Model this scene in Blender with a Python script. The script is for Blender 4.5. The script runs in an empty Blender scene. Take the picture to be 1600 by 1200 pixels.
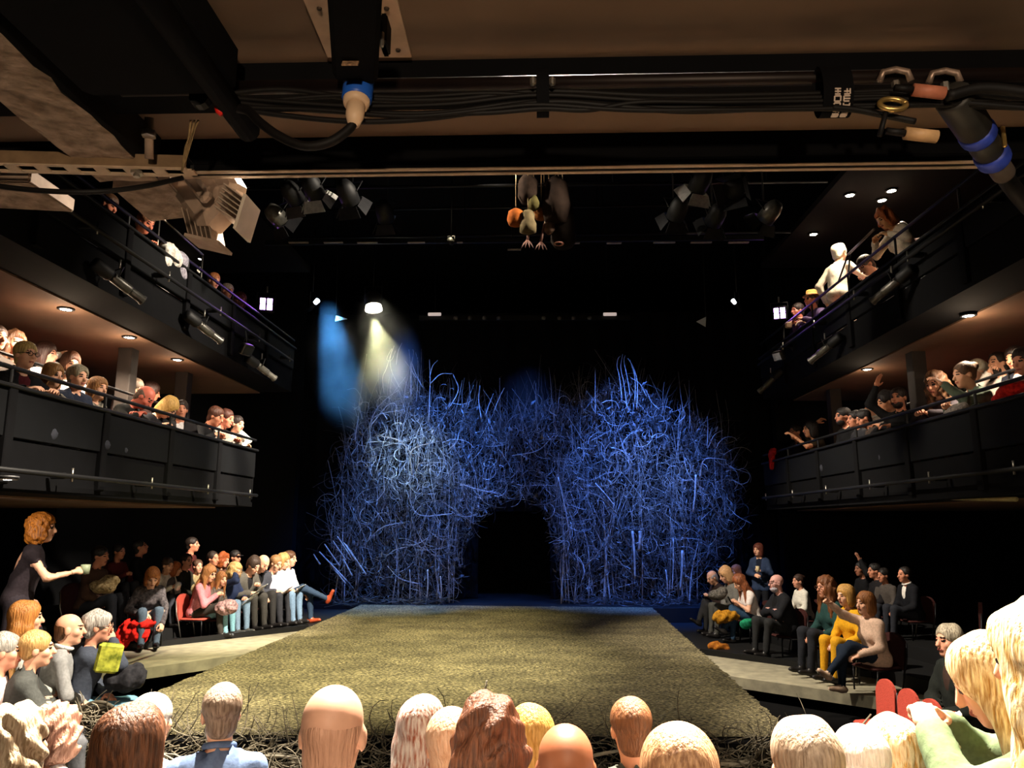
import bpy, math, random
import numpy as np
from mathutils import Vector, Matrix

random.seed(11)
np.random.seed(11)
S = bpy.context.scene
COL = S.collection

# ------------------------------------------------------------------ camera
F_PX, CAM_Z = 1200.0, 1.7
PITCH, YAW = math.radians(10.35), math.radians(1.7)
cam = bpy.data.cameras.new('camera')
cam.sensor_fit = 'HORIZONTAL'
cam.sensor_width = 36.0
cam.lens = 36.0 * F_PX / 1600.0
cam.clip_start = 0.05
cam.clip_end = 100
camo = bpy.data.objects.new('camera', cam)
COL.objects.link(camo)
camo.location = (0, 0, CAM_Z)
camo.rotation_euler = (math.pi / 2 + PITCH, 0, YAW)
S.camera = camo

# ------------------------------------------------------------------ world, view
w = bpy.data.worlds.new('world')
S.world = w
w.use_nodes = True
w.node_tree.nodes['Background'].inputs[0].default_value = (0.30, 0.22, 0.17, 1)
w.node_tree.nodes['Background'].inputs[1].default_value = 0.0
S.view_settings.view_transform = 'Standard'
S.view_settings.look = 'None'
S.view_settings.exposure = 0.0
S.view_settings.gamma = 1.0
S.view_settings.use_curve_mapping = False
S.cycles.use_denoising = True
S.cycles.max_bounces = 6
S.cycles.diffuse_bounces = 3
S.cycles.volume_bounces = 0


def spot(name, loc, aim, watts, color, deg, blend=0.6, radius=0.08):
    l = bpy.data.lights.new(name, 'SPOT')
    l.energy = watts
    l.color = color
    l.spot_size = math.radians(deg)
    l.spot_blend = blend
    l.shadow_soft_size = radius
    o = bpy.data.objects.new(name, l)
    COL.objects.link(o)
    o.location = loc
    d = Vector(aim) - Vector(loc)
    o.rotation_euler = d.to_track_quat('-Z', 'Y').to_euler()
    return o


WARM = (1.0, 0.76, 0.52)
WARMW = (1.0, 0.87, 0.70)
BLUE = (0.10, 0.30, 1.0)
ICE = (0.36, 0.66, 1.0)
# house lanterns hung from the grid over the auditorium, and an added rear fill
for nm, loc, aim, wt, col, deg, bl in [
    ('house_lamp_stage', (-1.9, 7.0, 7.9), (-2.3, 10.0, 0), 12000, (1.0, .90, .56), 50, .9),
    ('house_lamp_stage_far', (-1.2, 11.0, 7.9), (-1.9, 14.2, 0), 3600, (1.0, .85, .50), 40, .9),
    ('house_lamp_left', (0.5, 9.0, 7.6), (-5.3, 13.4, .8), 19000, WARMW, 30, .7),
    ('house_lamp_left_near', (1.0, 5.5, 7.4), (-4.2, 6.6, .6), 11000, WARMW, 34, .7),
    ('house_lamp_right', (-1.5, 10.0, 7.6), (4.0, 12.4, .6), 5400, WARMW, 44, .7),
    ('house_lamp_right_near', (-1.0, 5.5, 7.4), (3.4, 6.8, .6), 7000, WARMW, 30, .7),
    ('house_lamp_front', (-0.3, 6.2, 7.6), (-0.3, 3.3, .6), 24000, WARMW, 48, .6),
    ('house_lamp_front_left', (-2.2, 6.2, 7.4), (-2.4, 4.2, .5), 20000, WARMW, 40, .6),
    ('house_lamp_front_right', (1.8, 6.2, 7.4), (1.6, 2.9, .9), 22000, WARMW, 28, .6),
    ('soffit_lamp_1', (-1.3, .5, 3.09), (-1.1, 3.4, .7), 110, WARMW, 80, .7),
    ('soffit_lamp_2', (0.1, .5, 3.09), (0.1, 3.2, .7), 110, WARMW, 80, .7),
    ('soffit_lamp_3', (1.4, .5, 3.09), (1.4, 3.2, .8), 110, WARMW, 80, .7),
    ('rear_bounce_fill', (0.2, -2.9, 2.2), (0.0, 2.6, 3.0), 560, WARM, 130, .8),  # added fill from behind, stands in for bounce off the lit audience
    ('under_gallery_lamp', (-5.3, 7.3, 1.93), (-5.3, 8.4, 1.2), 60, WARMW, 90, .6),
    ('ice_lamp_right', (4.2, 13.2, 4.9), (2.6, 17.2, 2.8), 900, (.3, .5, 1.0), 30, 1.0),
    ('house_lamp_stage_right', (1.6, 8.0, 7.9), (1.1, 9.6, 0), 2600, (1.0, .88, .68), 50, 1.0),
    ('gallery_lamp_left', (2.6, 8.5, 6.9), (-5, 9.5, 3.2), 3600, WARMW, 36, .8),
    ('gallery_lamp_right', (-2.6, 9.5, 6.9), (5, 10.0, 3.2), 1900, WARMW, 36, .8),
    ('upper_lamp_left', (2.6, 8.5, 7.6), (-5, 9.8, 5.3), 3500, WARMW, 30, .8),
    ('upper_lamp_right', (-2.6, 9.5, 7.6), (5, 11.5, 5.4), 300, WARMW, 30, .8),
    ('blue_lamp_1', (-1.0, 14.0, 8.1), (-2.7, 17.4, 2.0), 8000, (.07, .24, 1.0), 44, .9),
    ('blue_lamp_2', (2.0, 14.2, 8.1), (2.4, 17.4, 1.8), 10000, (.07, .22, 1.0), 44, .9),
    ('blue_lamp_3', (-.4, 14.6, 8.1), (-.4, 17.6, 2.6), 2600, (.05, .2, 1.0), 40, .9),
    ('ice_lamp', (-4.2, 12.6, 4.9), (-2.9, 17.2, 3.3), 4200, (.42, .70, 1.0), 24, 1.0)]:
    spot(nm, loc, aim, wt, col, deg, bl)
# ------------------------------------------------------------------ pixel helpers (direction only; depth comes from a plane)
_fw = np.array([-math.sin(YAW) * math.cos(PITCH), math.cos(YAW) * math.cos(PITCH), math.sin(PITCH)])
_rt = np.array([math.cos(YAW), math.sin(YAW), 0.0])
_up = np.cross(_rt, _fw)
_C = np.array([0, 0, CAM_Z])


def ray(x, y):
    return _fw + _rt * (x - 800) / F_PX + _up * (600 - y) / F_PX


def on_z(x, y, z):
    d = ray(x, y)
    return _C + d * ((z - CAM_Z) / d[2])


def on_x(x, y, X):
    d = ray(x, y)
    return _C + d * (X / d[0])


def on_y(x, y, Y):
    d = ray(x, y)
    return _C + d * (Y / d[1])


def on_line(x, y, A, B):
    """vertical plane through ground points A, B"""
    n = np.array([-(B[1] - A[1]), B[0] - A[0], 0.0])
    d = ray(x, y)
    t = (n @ (np.array([A[0], A[1], 0]) - _C)) / (n @ d)
    return _C + d * t


# ------------------------------------------------------------------ materials
_M = {}


def nt(m):
    m.use_nodes = True
    return m.node_tree, m.node_tree.nodes['Principled BSDF']


def hexc(h):
    c = [int(h[i:i + 2], 16) / 255 for i in (0, 2, 4)]
    return tuple(x / 12.92 if x <= 0.04045 else ((x + 0.055) / 1.055) ** 2.4 for x in c)


def mat(kind, hx, rough=0.7, var=0.25, scale=30.0, bump=0.2, metal=0.0, hx2=None, stretch=None, spec=0.3, dist=0.01):
    """procedural material: base colour with noise variation to hx2 (or a darker tone) and fine relief"""
    key = (kind, hx, rough, var, scale, bump, metal, hx2, stretch)
    if key in _M:
        return _M[key]
    m = bpy.data.materials.new(kind + '_' + hx)
    t, b = nt(m)
    c = hexc(hx)
    c2 = hexc(hx2) if hx2 else tuple(x * (1 - var) for x in c)
    tc = t.nodes.new('ShaderNodeTexCoord')
    mp = t.nodes.new('ShaderNodeMapping')
    t.links.new(tc.outputs['Object'], mp.inputs[0])
    if stretch:
        mp.inputs['Scale'].default_value = stretch
    n = t.nodes.new('ShaderNodeTexNoise')
    n.inputs['Scale'].default_value = scale
    n.inputs['Detail'].default_value = 4
    t.links.new(mp.outputs[0], n.inputs['Vector'])
    r = t.nodes.new('ShaderNodeValToRGB')
    r.color_ramp.elements[0].position = 0.35
    r.color_ramp.elements[1].position = 0.65
    r.color_ramp.elements[0].color = (*c2, 1)
    r.color_ramp.elements[1].color = (*c, 1)
    t.links.new(n.outputs[0], r.inputs[0])
    t.links.new(r.outputs[0], b.inputs['Base Color'])
    b.inputs['Roughness'].default_value = rough
    b.inputs['Metallic'].default_value = metal
    b.inputs['Specular IOR Level'].default_value = spec
    if bump:
        bp = t.nodes.new('ShaderNodeBump')
        bp.inputs['Strength'].default_value = bump
        bp.inputs['Distance'].default_value = dist
        t.links.new(n.outputs[0], bp.inputs['Height'])
        t.links.new(bp.outputs[0], b.inputs['Normal'])
    _M[key] = m
    return m


def emit(hx, strength):
    key = ('emit', hx, strength)
    if key not in _M:
        m = bpy.data.materials.new('glow_' + hx)
        t, b = nt(m)
        c = hexc(hx)
        b.inputs['Base Color'].default_value = (*c, 1)
        b.inputs['Emission Color'].default_value = (*c, 1)
        b.inputs['Emission Strength'].default_value = strength
        _M[key] = m
    return _M[key]


def fabric(hx, hx2=None, scale=45, var=0.22):
    return mat('fabric', hx, 0.85, var, scale, 0.25, hx2=hx2, spec=0.15)


def plaid(hx, hx2):
    return mat('patterned', hx, 0.85, 0.2, 28, 0.15, hx2=hx2, spec=0.15)


def skin_mat(hx):
    key = ('skin', hx)
    if key in _M:
        return _M[key]
    m = mat('skin', hx, 0.5, 0.08, 25, 0.05, spec=0.35)
    b = m.node_tree.nodes['Principled BSDF']
    _M[key] = m
    return m


def hair_mat(hx, hx2=None):
    m = mat('hair', hx, 0.5, 0.55, 40, 0.9, hx2=hx2, stretch=(2.4, 2.4, 0.32), spec=0.4, dist=0.012)
    return m


BLACK = mat('black_paint', '0c0c0d', 0.55, 0.3, 12, 0.05)
BLACKM = mat('black_matt', '08080a', 0.9, 0.3, 8, 0.05, spec=0.1)
BLKMETAL = mat('black_metal', '141416', 0.38, 0.3, 20, 0.05, metal=0.3)
STEEL = mat('steel', 'b0aaa0', 0.3, 0.25, 40, 0.05, metal=0.9)
RUBBER = mat('rubber', '0c0908', 0.62, 0.3, 20, 0.08, spec=.2)


# ------------------------------------------------------------------ mesh builder
class MB:
    def __init__(self):
        self.v, self.f, self.m = [], [], []

    def add(self, v, f, mi=0):
        o = len(self.v)
        self.v.extend([tuple(p) for p in v])
        self.f.extend([tuple(i + o for i in q) for q in f])
        self.m.extend([mi] * len(f))
        return self

    def box(self, c, s, R=None, mi=0, bev=0.0):
        hx, hy, hz = s[0] / 2, s[1] / 2, s[2] / 2
        if bev <= 0:
            v = [(x, y, z) for z in (-hz, hz) for x, y in ((-hx, -hy), (hx, -hy), (hx, hy), (-hx, hy))]
            f = [(3, 2, 1, 0), (4, 5, 6, 7), (0, 1, 5, 4), (1, 2, 6, 5), (2, 3, 7, 6), (3, 0, 4, 7)]
        else:
            b = min(bev, hx * .95, hy * .95, hz * .95)
            v = []
            for z, e in ((-hz, b), (-hz + b, 0), (hz - b, 0), (hz, b)):
                x1, y1 = hx - e, hy - e
                for x, y in ((-x1 + b, -y1), (x1 - b, -y1), (x1, -y1 + b), (x1, y1 - b), (x1 - b, y1), (-x1 + b, y1), (-x1, y1 - b), (-x1, -y1 + b)):
                    v.append((x, y, z))
            f = [tuple(range(7, -1, -1)), tuple(range(24, 32))]
            for k in range(3):
                for i in range(8):
                    j = (i + 1) % 8
                    f.append((k * 8 + i, k * 8 + j, k * 8 + 8 + j, k * 8 + 8 + i))
        if R is not None:
            v = [R @ Vector(p) for p in v]
        return self.add([(p[0] + c[0], p[1] + c[1], p[2] + c[2]) for p in v], f, mi)

    def bar(self, a, b, wdt, hgt, mi=0, bev=0.0):
        """box running from a to b"""
        a, b = Vector(a), Vector(b)
        d = b - a
        R = d.to_track_quat('X', 'Z').to_matrix()
        return self.box((a + b) / 2, (d.length, wdt, hgt), R, mi, bev)

    def tube(self, pts, r, n=8, mi=0, caps=True):
        pts = [Vector(p) for p in pts]
        rr = r if isinstance(r, (list, tuple)) else [r] * len(pts)
        t0 = (pts[1] - pts[0]).normalized()
        u = t0.orthogonal().normalized()
        v, f = [], []
        for i, p in enumerate(pts):
            t = (pts[min(i + 1, len(pts) - 1)] - pts[max(i - 1, 0)])
            t = t.normalized() if t.length > 1e-9 else t0
            u = (u - t * u.dot(t))
            u = u.normalized() if u.length > 1e-6 else t.orthogonal().normalized()
            w_ = t.cross(u)
            for k in range(n):
                a = 2 * math.pi * k / n
                v.append(p + (u * math.cos(a) + w_ * math.sin(a)) * rr[i])
        for i in range(len(pts) - 1):
            for k in range(n):
                k2 = (k + 1) % n
                f.append((i * n + k, i * n + k2, i * n + n + k2, i * n + n + k))
        if caps:
            f.append(tuple(range(n - 1, -1, -1)))
            f.append(tuple(range((len(pts) - 1) * n, len(pts) * n)))
        return self.add(v, f, mi)

    def lathe(self, c, axis, prof, n=16, mi=0):
        """prof: list of (r, h) along axis from c"""
        ax = Vector(axis).normalized()
        u = ax.orthogonal().normalized()
        w_ = ax.cross(u)
        c = Vector(c)
        v, f = [], []
        for r, h in prof:
            for k in range(n):
                a = 2 * math.pi * k / n
                v.append(c + ax * h + (u * math.cos(a) + w_ * math.sin(a)) * r)
        for i in range(len(prof) - 1):
            for k in range(n):
                k2 = (k + 1) % n
                f.append((i * n + k, i * n + k2, i * n + n + k2, i * n + n + k))
        f.append(tuple(range(n - 1, -1, -1)))
        f.append(tuple(range((len(prof) - 1) * n, len(prof) * n)))
        return self.add(v, f, mi)

    def prism(self, poly, z0, z1, mi=0):
        n = len(poly)
        v = [(x, y, z0) for x, y in poly] + [(x, y, z1) for x, y in poly]
        f = [tuple(range(n - 1, -1, -1)), tuple(range(n, 2 * n))]
        f += [(i, (i + 1) % n, n + (i + 1) % n, n + i) for i in range(n)]
        return self.add(v, f, mi)

    def build(self, name, mats, parent=None, smooth=False):
        me = bpy.data.meshes.new(name)
        me.from_pydata(self.v, [], self.f)
        for m in (mats if isinstance(mats, (list, tuple)) else [mats]):
            me.materials.append(m)
        if any(self.m):
            me.polygons.foreach_set('material_index', self.m)
        if smooth:
            me.polygons.foreach_set('use_smooth', [True] * len(me.polygons))
        me.update()
        return link(name, me, parent)


def link(name, me, parent=None):
    o = bpy.data.objects.new(name, me)
    COL.objects.link(o)
    if parent is not None:
        o.parent = parent
    return o


def tag(o, label=None, cat=None, group=None, kind=None):
    if label:
        o['label'] = label
    if cat:
        o['category'] = cat
    if group:
        o['group'] = group
    if kind:
        o['kind'] = kind
    return o


def empty(name, loc=(0, 0, 0), rz=0):
    o = bpy.data.objects.new(name, None)
    COL.objects.link(o)
    o.location = loc
    o.rotation_euler = (0, 0, rz)
    o.empty_display_size = 0.1
    return o


def struct(o):
    o['kind'] = 'structure'
    return o


def copy_tree(o, parent=None):
    c = o.copy()
    COL.objects.link(c)
    c.parent = parent
    for ch in o.children:
        copy_tree(ch, c)
    return c


def smooth_pts(ctrl, n=8):
    """Catmull-Rom through control points"""
    P = [np.array(p, float) for p in ctrl]
    P = [2 * P[0] - P[1]] + P + [2 * P[-1] - P[-2]]
    out = []
    for i in range(1, len(P) - 2):
        for k in range(n):
            t = k / n
            a, b, c, d = P[i - 1], P[i], P[i + 1], P[i + 2]
            out.append(tuple(0.5 * (2 * b + (c - a) * t + (2 * a - 5 * b + 4 * c - d) * t * t + (3 * b - a - 3 * c + d) * t ** 3)))
    out.append(tuple(P[-2]))
    return out


# ------------------------------------------------------------------ figure modelling: blended solid shapes -> one closed surface
def axis_pts(lo, hi, fines, hf, hc):
    p, out = lo, [lo]
    while p < hi:
        st = hf if any(a - hc < p < b for a, b in fines) else hc
        p += st
        out.append(p)
    return np.array(out)


class Field:
    def __init__(self, ax, ay, az):
        self.ax = (ax, ay, az)
        self.f = np.full((len(ax), len(ay), len(az)), 1.0)

    def sl(self, lo, hi):
        s = []
        for a, l, h in zip(self.ax, lo, hi):
            i0 = max(int(np.searchsorted(a, l)) - 1, 0)
            i1 = min(int(np.searchsorted(a, h)) + 1, len(a))
            if i1 - i0 < 1:
                return None
            s.append(slice(i0, i1))
        return tuple(s)

    def grid(self, s):
        return (self.ax[0][s[0]][:, None, None], self.ax[1][s[1]][None, :, None], self.ax[2][s[2]][None, None, :])

    def put(self, s, d, k, op):
        a = self.f[s]
        if op == 'add':
            h = np.clip(0.5 + 0.5 * (d - a) / k, 0, 1)
            self.f[s] = d + (a - d) * h - k * h * (1 - h)
        else:                                   # cut d away
            d = -d
            h = np.clip(0.5 - 0.5 * (d - a) / k, 0, 1)
            self.f[s] = d + (a - d) * h + k * h * (1 - h)

    def cone(self, a, b, ra, rb, k=0.03, op='add', grow=0.0):
        a, b = np.asarray(a, float), np.asarray(b, float)
        m = max(ra, rb) + grow + k + 0.05
        s = self.sl(np.minimum(a, b) - m, np.maximum(a, b) + m)
        if s is None:
            return
        X, Y, Z = self.grid(s)
        d = b - a
        L2 = max(float(d @ d), 1e-9)
        t = np.clip(((X - a[0]) * d[0] + (Y - a[1]) * d[1] + (Z - a[2]) * d[2]) / L2, 0, 1)
        dist = np.sqrt((X - a[0] - t * d[0]) ** 2 + (Y - a[1] - t * d[1]) ** 2 + (Z - a[2] - t * d[2]) ** 2)
        self.put(s, dist - (ra + (rb - ra) * t) - grow, k, op)

    def ell(self, c, r, R=None, k=0.02, op='add', grow=0.0, noise=None):
        c = np.asarray(c, float)
        r = np.asarray(r, float) + grow
        m = r.max() + k + 0.05
        s = self.sl(c - m, c + m)
        if s is None:
            return
        X, Y, Z = self.grid(s)
        X, Y, Z = X - c[0], Y - c[1], Z - c[2]
        if R is not None:
            X, Y, Z = (X * R[0, 0] + Y * R[1, 0] + Z * R[2, 0], X * R[0, 1] + Y * R[1, 1] + Z * R[2, 1],
                       X * R[0, 2] + Y * R[1, 2] + Z * R[2, 2])
        k0 = np.sqrt((X / r[0]) ** 2 + (Y / r[1]) ** 2 + (Z / r[2]) ** 2)
        k1 = np.sqrt((X / r[0] ** 2) ** 2 + (Y / r[1] ** 2) ** 2 + (Z / r[2] ** 2) ** 2) + 1e-9
        d = k0 * (k0 - 1) / k1
        self.put(s, d, k, op)

    def wrinkle(self, amp, fr, seed=0):
        rs = np.random.RandomState(seed)
        X, Y, Z = self.grid((slice(None),) * 3)
        for i in range(4):
            q = rs.uniform(-1, 1, 3) * fr * (1 + 0.6 * i)
            self.f = self.f + amp / (1 + 0.5 * i) * np.sin(q[0] * X + q[1] * Y + q[2] * Z + rs.uniform(0, 6))

    def surface(self):
        f = self.f
        f[0] = f[-1] = 1
        f[:, 0] = f[:, -1] = 1
        f[:, :, 0] = f[:, :, -1] = 1
        neg = f < 0
        n = np.array(f.shape)
        cnt = np.zeros(tuple(n - 1), np.int8)
        for dx in (0, 1):
            for dy in (0, 1):
                for dz in (0, 1):
                    cnt += neg[dx:n[0] - 1 + dx, dy:n[1] - 1 + dy, dz:n[2] - 1 + dz]
        act = (cnt > 0) & (cnt < 8)
        I, J, K = np.nonzero(act)
        if len(I) == 0:
            return np.zeros((0, 3)), np.zeros((0, 4), int)
        idx = np.full(act.shape, -1, np.int64)
        idx[I, J, K] = np.arange(len(I))
        acc = np.zeros((len(I), 3))
        wgt = np.zeros(len(I))
        ax, ay, az = self.ax
        co = [(0, 0, 0), (1, 0, 0), (0, 1, 0), (1, 1, 0), (0, 0, 1), (1, 0, 1), (0, 1, 1), (1, 1, 1)]
        ed = [(0, 1), (2, 3), (4, 5), (6, 7), (0, 2), (1, 3), (4, 6), (5, 7), (0, 4), (1, 5), (2, 6), (3, 7)]
        for a, b in ed:
            A, B = co[a], co[b]
            fa, fb = f[I + A[0], J + A[1], K + A[2]], f[I + B[0], J + B[1], K + B[2]]
            m = (fa < 0) != (fb < 0)
            t = np.where(m, fa / np.where(fa == fb, 1, fa - fb), 0)
            pa = np.stack([ax[I + A[0]], ay[J + A[1]], az[K + A[2]]], 1)
            pb = np.stack([ax[I + B[0]], ay[J + B[1]], az[K + B[2]]], 1)
            acc += (pa + (pb - pa) * t[:, None]) * m[:, None]
            wgt += m
        V = acc / wgt[:, None]
        quads = []
        for d in range(3):
            u, v = [(1, 2), (2, 0), (0, 1)][d]
            lo = [slice(1, -1)] * 3
            lo[d] = slice(0, -1)
            hi = list(lo)
            hi[d] = slice(1, None)
            s0, s1 = neg[tuple(lo)], neg[tuple(hi)]
            E = np.argwhere(s0 != s1)
            if not len(E):
                continue
            off = np.ones(3, int)
            off[d] = 0
            E = E + off
            eu, ev = np.zeros(3, int), np.zeros(3, int)
            eu[u] = 1
            ev[v] = 1
            c = [E - eu - ev, E - ev, E, E - eu]
            q = np.stack([idx[tuple(x.T)] for x in c], 1)
            fl = ~neg[tuple(E.T)]
            q[fl] = q[fl][:, ::-1]
            quads.append(q)
        Q = np.concatenate(quads)
        return V, Q


def mesh_np(name, V, Q, mats, mi=None, parent=None):
    me = bpy.data.meshes.new(name)
    me.vertices.add(len(V))
    me.vertices.foreach_set('co', np.asarray(V, np.float32).ravel())
    me.loops.add(len(Q) * 4)
    me.loops.foreach_set('vertex_index', np.asarray(Q, np.int32).ravel())
    me.polygons.add(len(Q))
    me.polygons.foreach_set('loop_start', np.arange(0, len(Q) * 4, 4, dtype=np.int32))
    me.polygons.foreach_set('use_smooth', np.ones(len(Q), bool))
    for m in mats:
        me.materials.append(m)
    if mi is not None:
        me.polygons.foreach_set('material_index', np.asarray(mi, np.int32))
    me.update(calc_edges=True)
    me.validate()
    return link(name, me, parent)


def rotm(yaw=0, pitch=0, roll=0):
    """columns = right, forward, up of a frame turned yaw clockwise seen from above, pitched down, rolled to its right"""
    cy, sy = math.cos(-yaw), math.sin(-yaw)
    Rz = np.array([[cy, -sy, 0], [sy, cy, 0], [0, 0, 1]])
    cp, sp = math.cos(-pitch), math.sin(-pitch)
    Rx = np.array([[1, 0, 0], [0, cp, -sp], [0, sp, cp]])
    cr, sr = math.cos(roll), math.sin(roll)
    Ry = np.array([[cr, 0, sr], [0, 1, 0], [-sr, 0, cr]])
    return Rz @ Rx @ Ry


def ik(S0, T, a, b, pole):
    S0, T, pole = map(lambda q: np.asarray(q, float), (S0, T, pole))
    d = T - S0
    L = np.linalg.norm(d)
    if L > (a + b) * 0.985:
        T = S0 + d / L * (a + b) * 0.985
        d = T - S0
        L = np.linalg.norm(d)
    L = max(L, abs(a - b) + 0.02)
    u = d / np.linalg.norm(d)
    x = (a * a - b * b + L * L) / (2 * L)
    h = math.sqrt(max(a * a - x * x, 0))
    p = pole - u * (pole @ u)
    p = p / (np.linalg.norm(p) + 1e-9)
    return S0 + u * x + p * h, S0 + u * L


_HAND = {}


def hand_template(kind, h):
    """right hand, wrist at origin, fingers to +y, back of the hand +z, thumb to -x"""
    if (kind, h) in _HAND:
        return _HAND[(kind, h)]
    hf = h
    F = Field(axis_pts(-.085, .075, [(-1, 1)], hf, hf), axis_pts(-.05, .22, [(-1, 1)], hf, hf), axis_pts(-.10, .05, [(-1, 1)], hf, hf))
    F.cone((0, -.035, 0), (0, .02, 0), .024, .024, .02)
    F.ell((0, .055, 0), (.041, .052, .0155), None, .02)
    F.cone((-.018, .03, -.008), (.02, .03, -.008), .017, .017, .02)
    curl = {'relax': (20, 28, 22), 'grip': (48, 62, 45), 'flat': (4, 6, 5), 'point': (60, 80, 50)}[kind]
    for i, (x, l) in enumerate([(-.0315, .072), (-.0105, .080), (.0105, .074), (.0315, .058)]):
        cu = (5, 5, 5) if (kind == 'point' and i == 0) else tuple(c * (1 + .08 * i) for c in curl)
        p = np.array([x, .095 - .004 * abs(i - 1.3), .0])
        ang = 0
        spread = (x * 2.2)
        for s_, c in zip((.44, .31, .25), cu):
            ang += math.radians(c)
            q = p + np.array([spread * .35, math.cos(ang), -math.sin(ang)]) * l * s_ * 1.02
            F.cone(p, q, .0092, .0082, .004)
            p = q
    tp = np.array([-.028, .018, -.004])
    bend = {'relax': (-.75, .62, -.25), 'grip': (-.35, .70, -.62), 'flat': (-.85, .5, -.1), 'point': (-.3, .75, -.6)}[kind]
    b = np.array(bend)
    q = tp + b / np.linalg.norm(b) * .042
    F.cone(tp, q, .014, .0115, .012)
    b2 = b + np.array([.35, .35, -.15])
    F.cone(q, q + b2 / np.linalg.norm(b2) * .036, .0112, .009, .004)
    V, Q = F.surface()
    _HAND[(kind, h)] = (V, Q)
    return V, Q


ARMS = {   # hand target (x mirrored for the left), elbow pole, hand shape; metres in the hip frame of an adult
    'lap': ((.10, .33, .61), (.6, -.4, -.6), 'relax'),
    'lapmid': ((.035, .24, .62), (.9, -.2, -.4), 'relax'),
    'phone': ((.06, .34, .82), (.6, -.2, -.8), 'grip'),
    'paper': ((.13, .36, .72), (.7, -.3, -.7), 'grip'),
    'fold': ((-.02, .21, .80), (.9, .1, -.3), 'relax'),
    'chin': ((.015, .24, 1.08), (.5, .3, -.8), 'grip'),
    'mouth': ((.02, .21, 1.17), (.5, .5, -.8), 'relax'),
    'railf': ((.15, .40, .83), (.7, .0, -.6), 'relax'),
    'railx': ((.0, .38, .83), (.9, .1, -.3), 'relax'),
    'point': ((.12, .62, 1.24), (.5, .0, -.9), 'point'),
    'reach': ((.18, .60, 1.02), (.5, .0, -.9), 'relax'),
    'raise': ((.22, .26, 1.36), (.8, .2, -.4), 'flat'),
    'down': ((.26, .06, .50), (.4, -.8, -.1), 'relax'),
    'cup': ((.14, .42, .96), (.5, -.2, -.8), 'grip'),
    'floor': ((.16, .52, .42), (.5, -.1, .2), 'grip'),
    'head': ((.12, .06, 1.30), (.8, .5, -.1), 'relax'),
}
LEGS = {   # foot target and knee pole
    'sit': ((.10, .47, .07), (.05, .6, .9)),
    'fwd': ((.11, .62, .07), (.05, .5, .9)),
    'back': ((.11, .34, .07), (.05, .7, .8)),
    'wide': ((.20, .45, .07), (.3, .6, .9)),
    'over': ((-.10, .74, .40), (.3, .2, .9)),
    'cross': ((-.12, .62, .22), (.1, .4, .9)),
    'tuck': ((.10, .20, .07), (.05, .9, .5)),
    'stand': ((.09, .02, .07), (.05, 1, 0)),
    'walkf': ((.08, .26, .07), (.05, 1, .1)),
    'walkb': ((.08, -.28, .10), (.05, 1, .1)),
}


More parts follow.
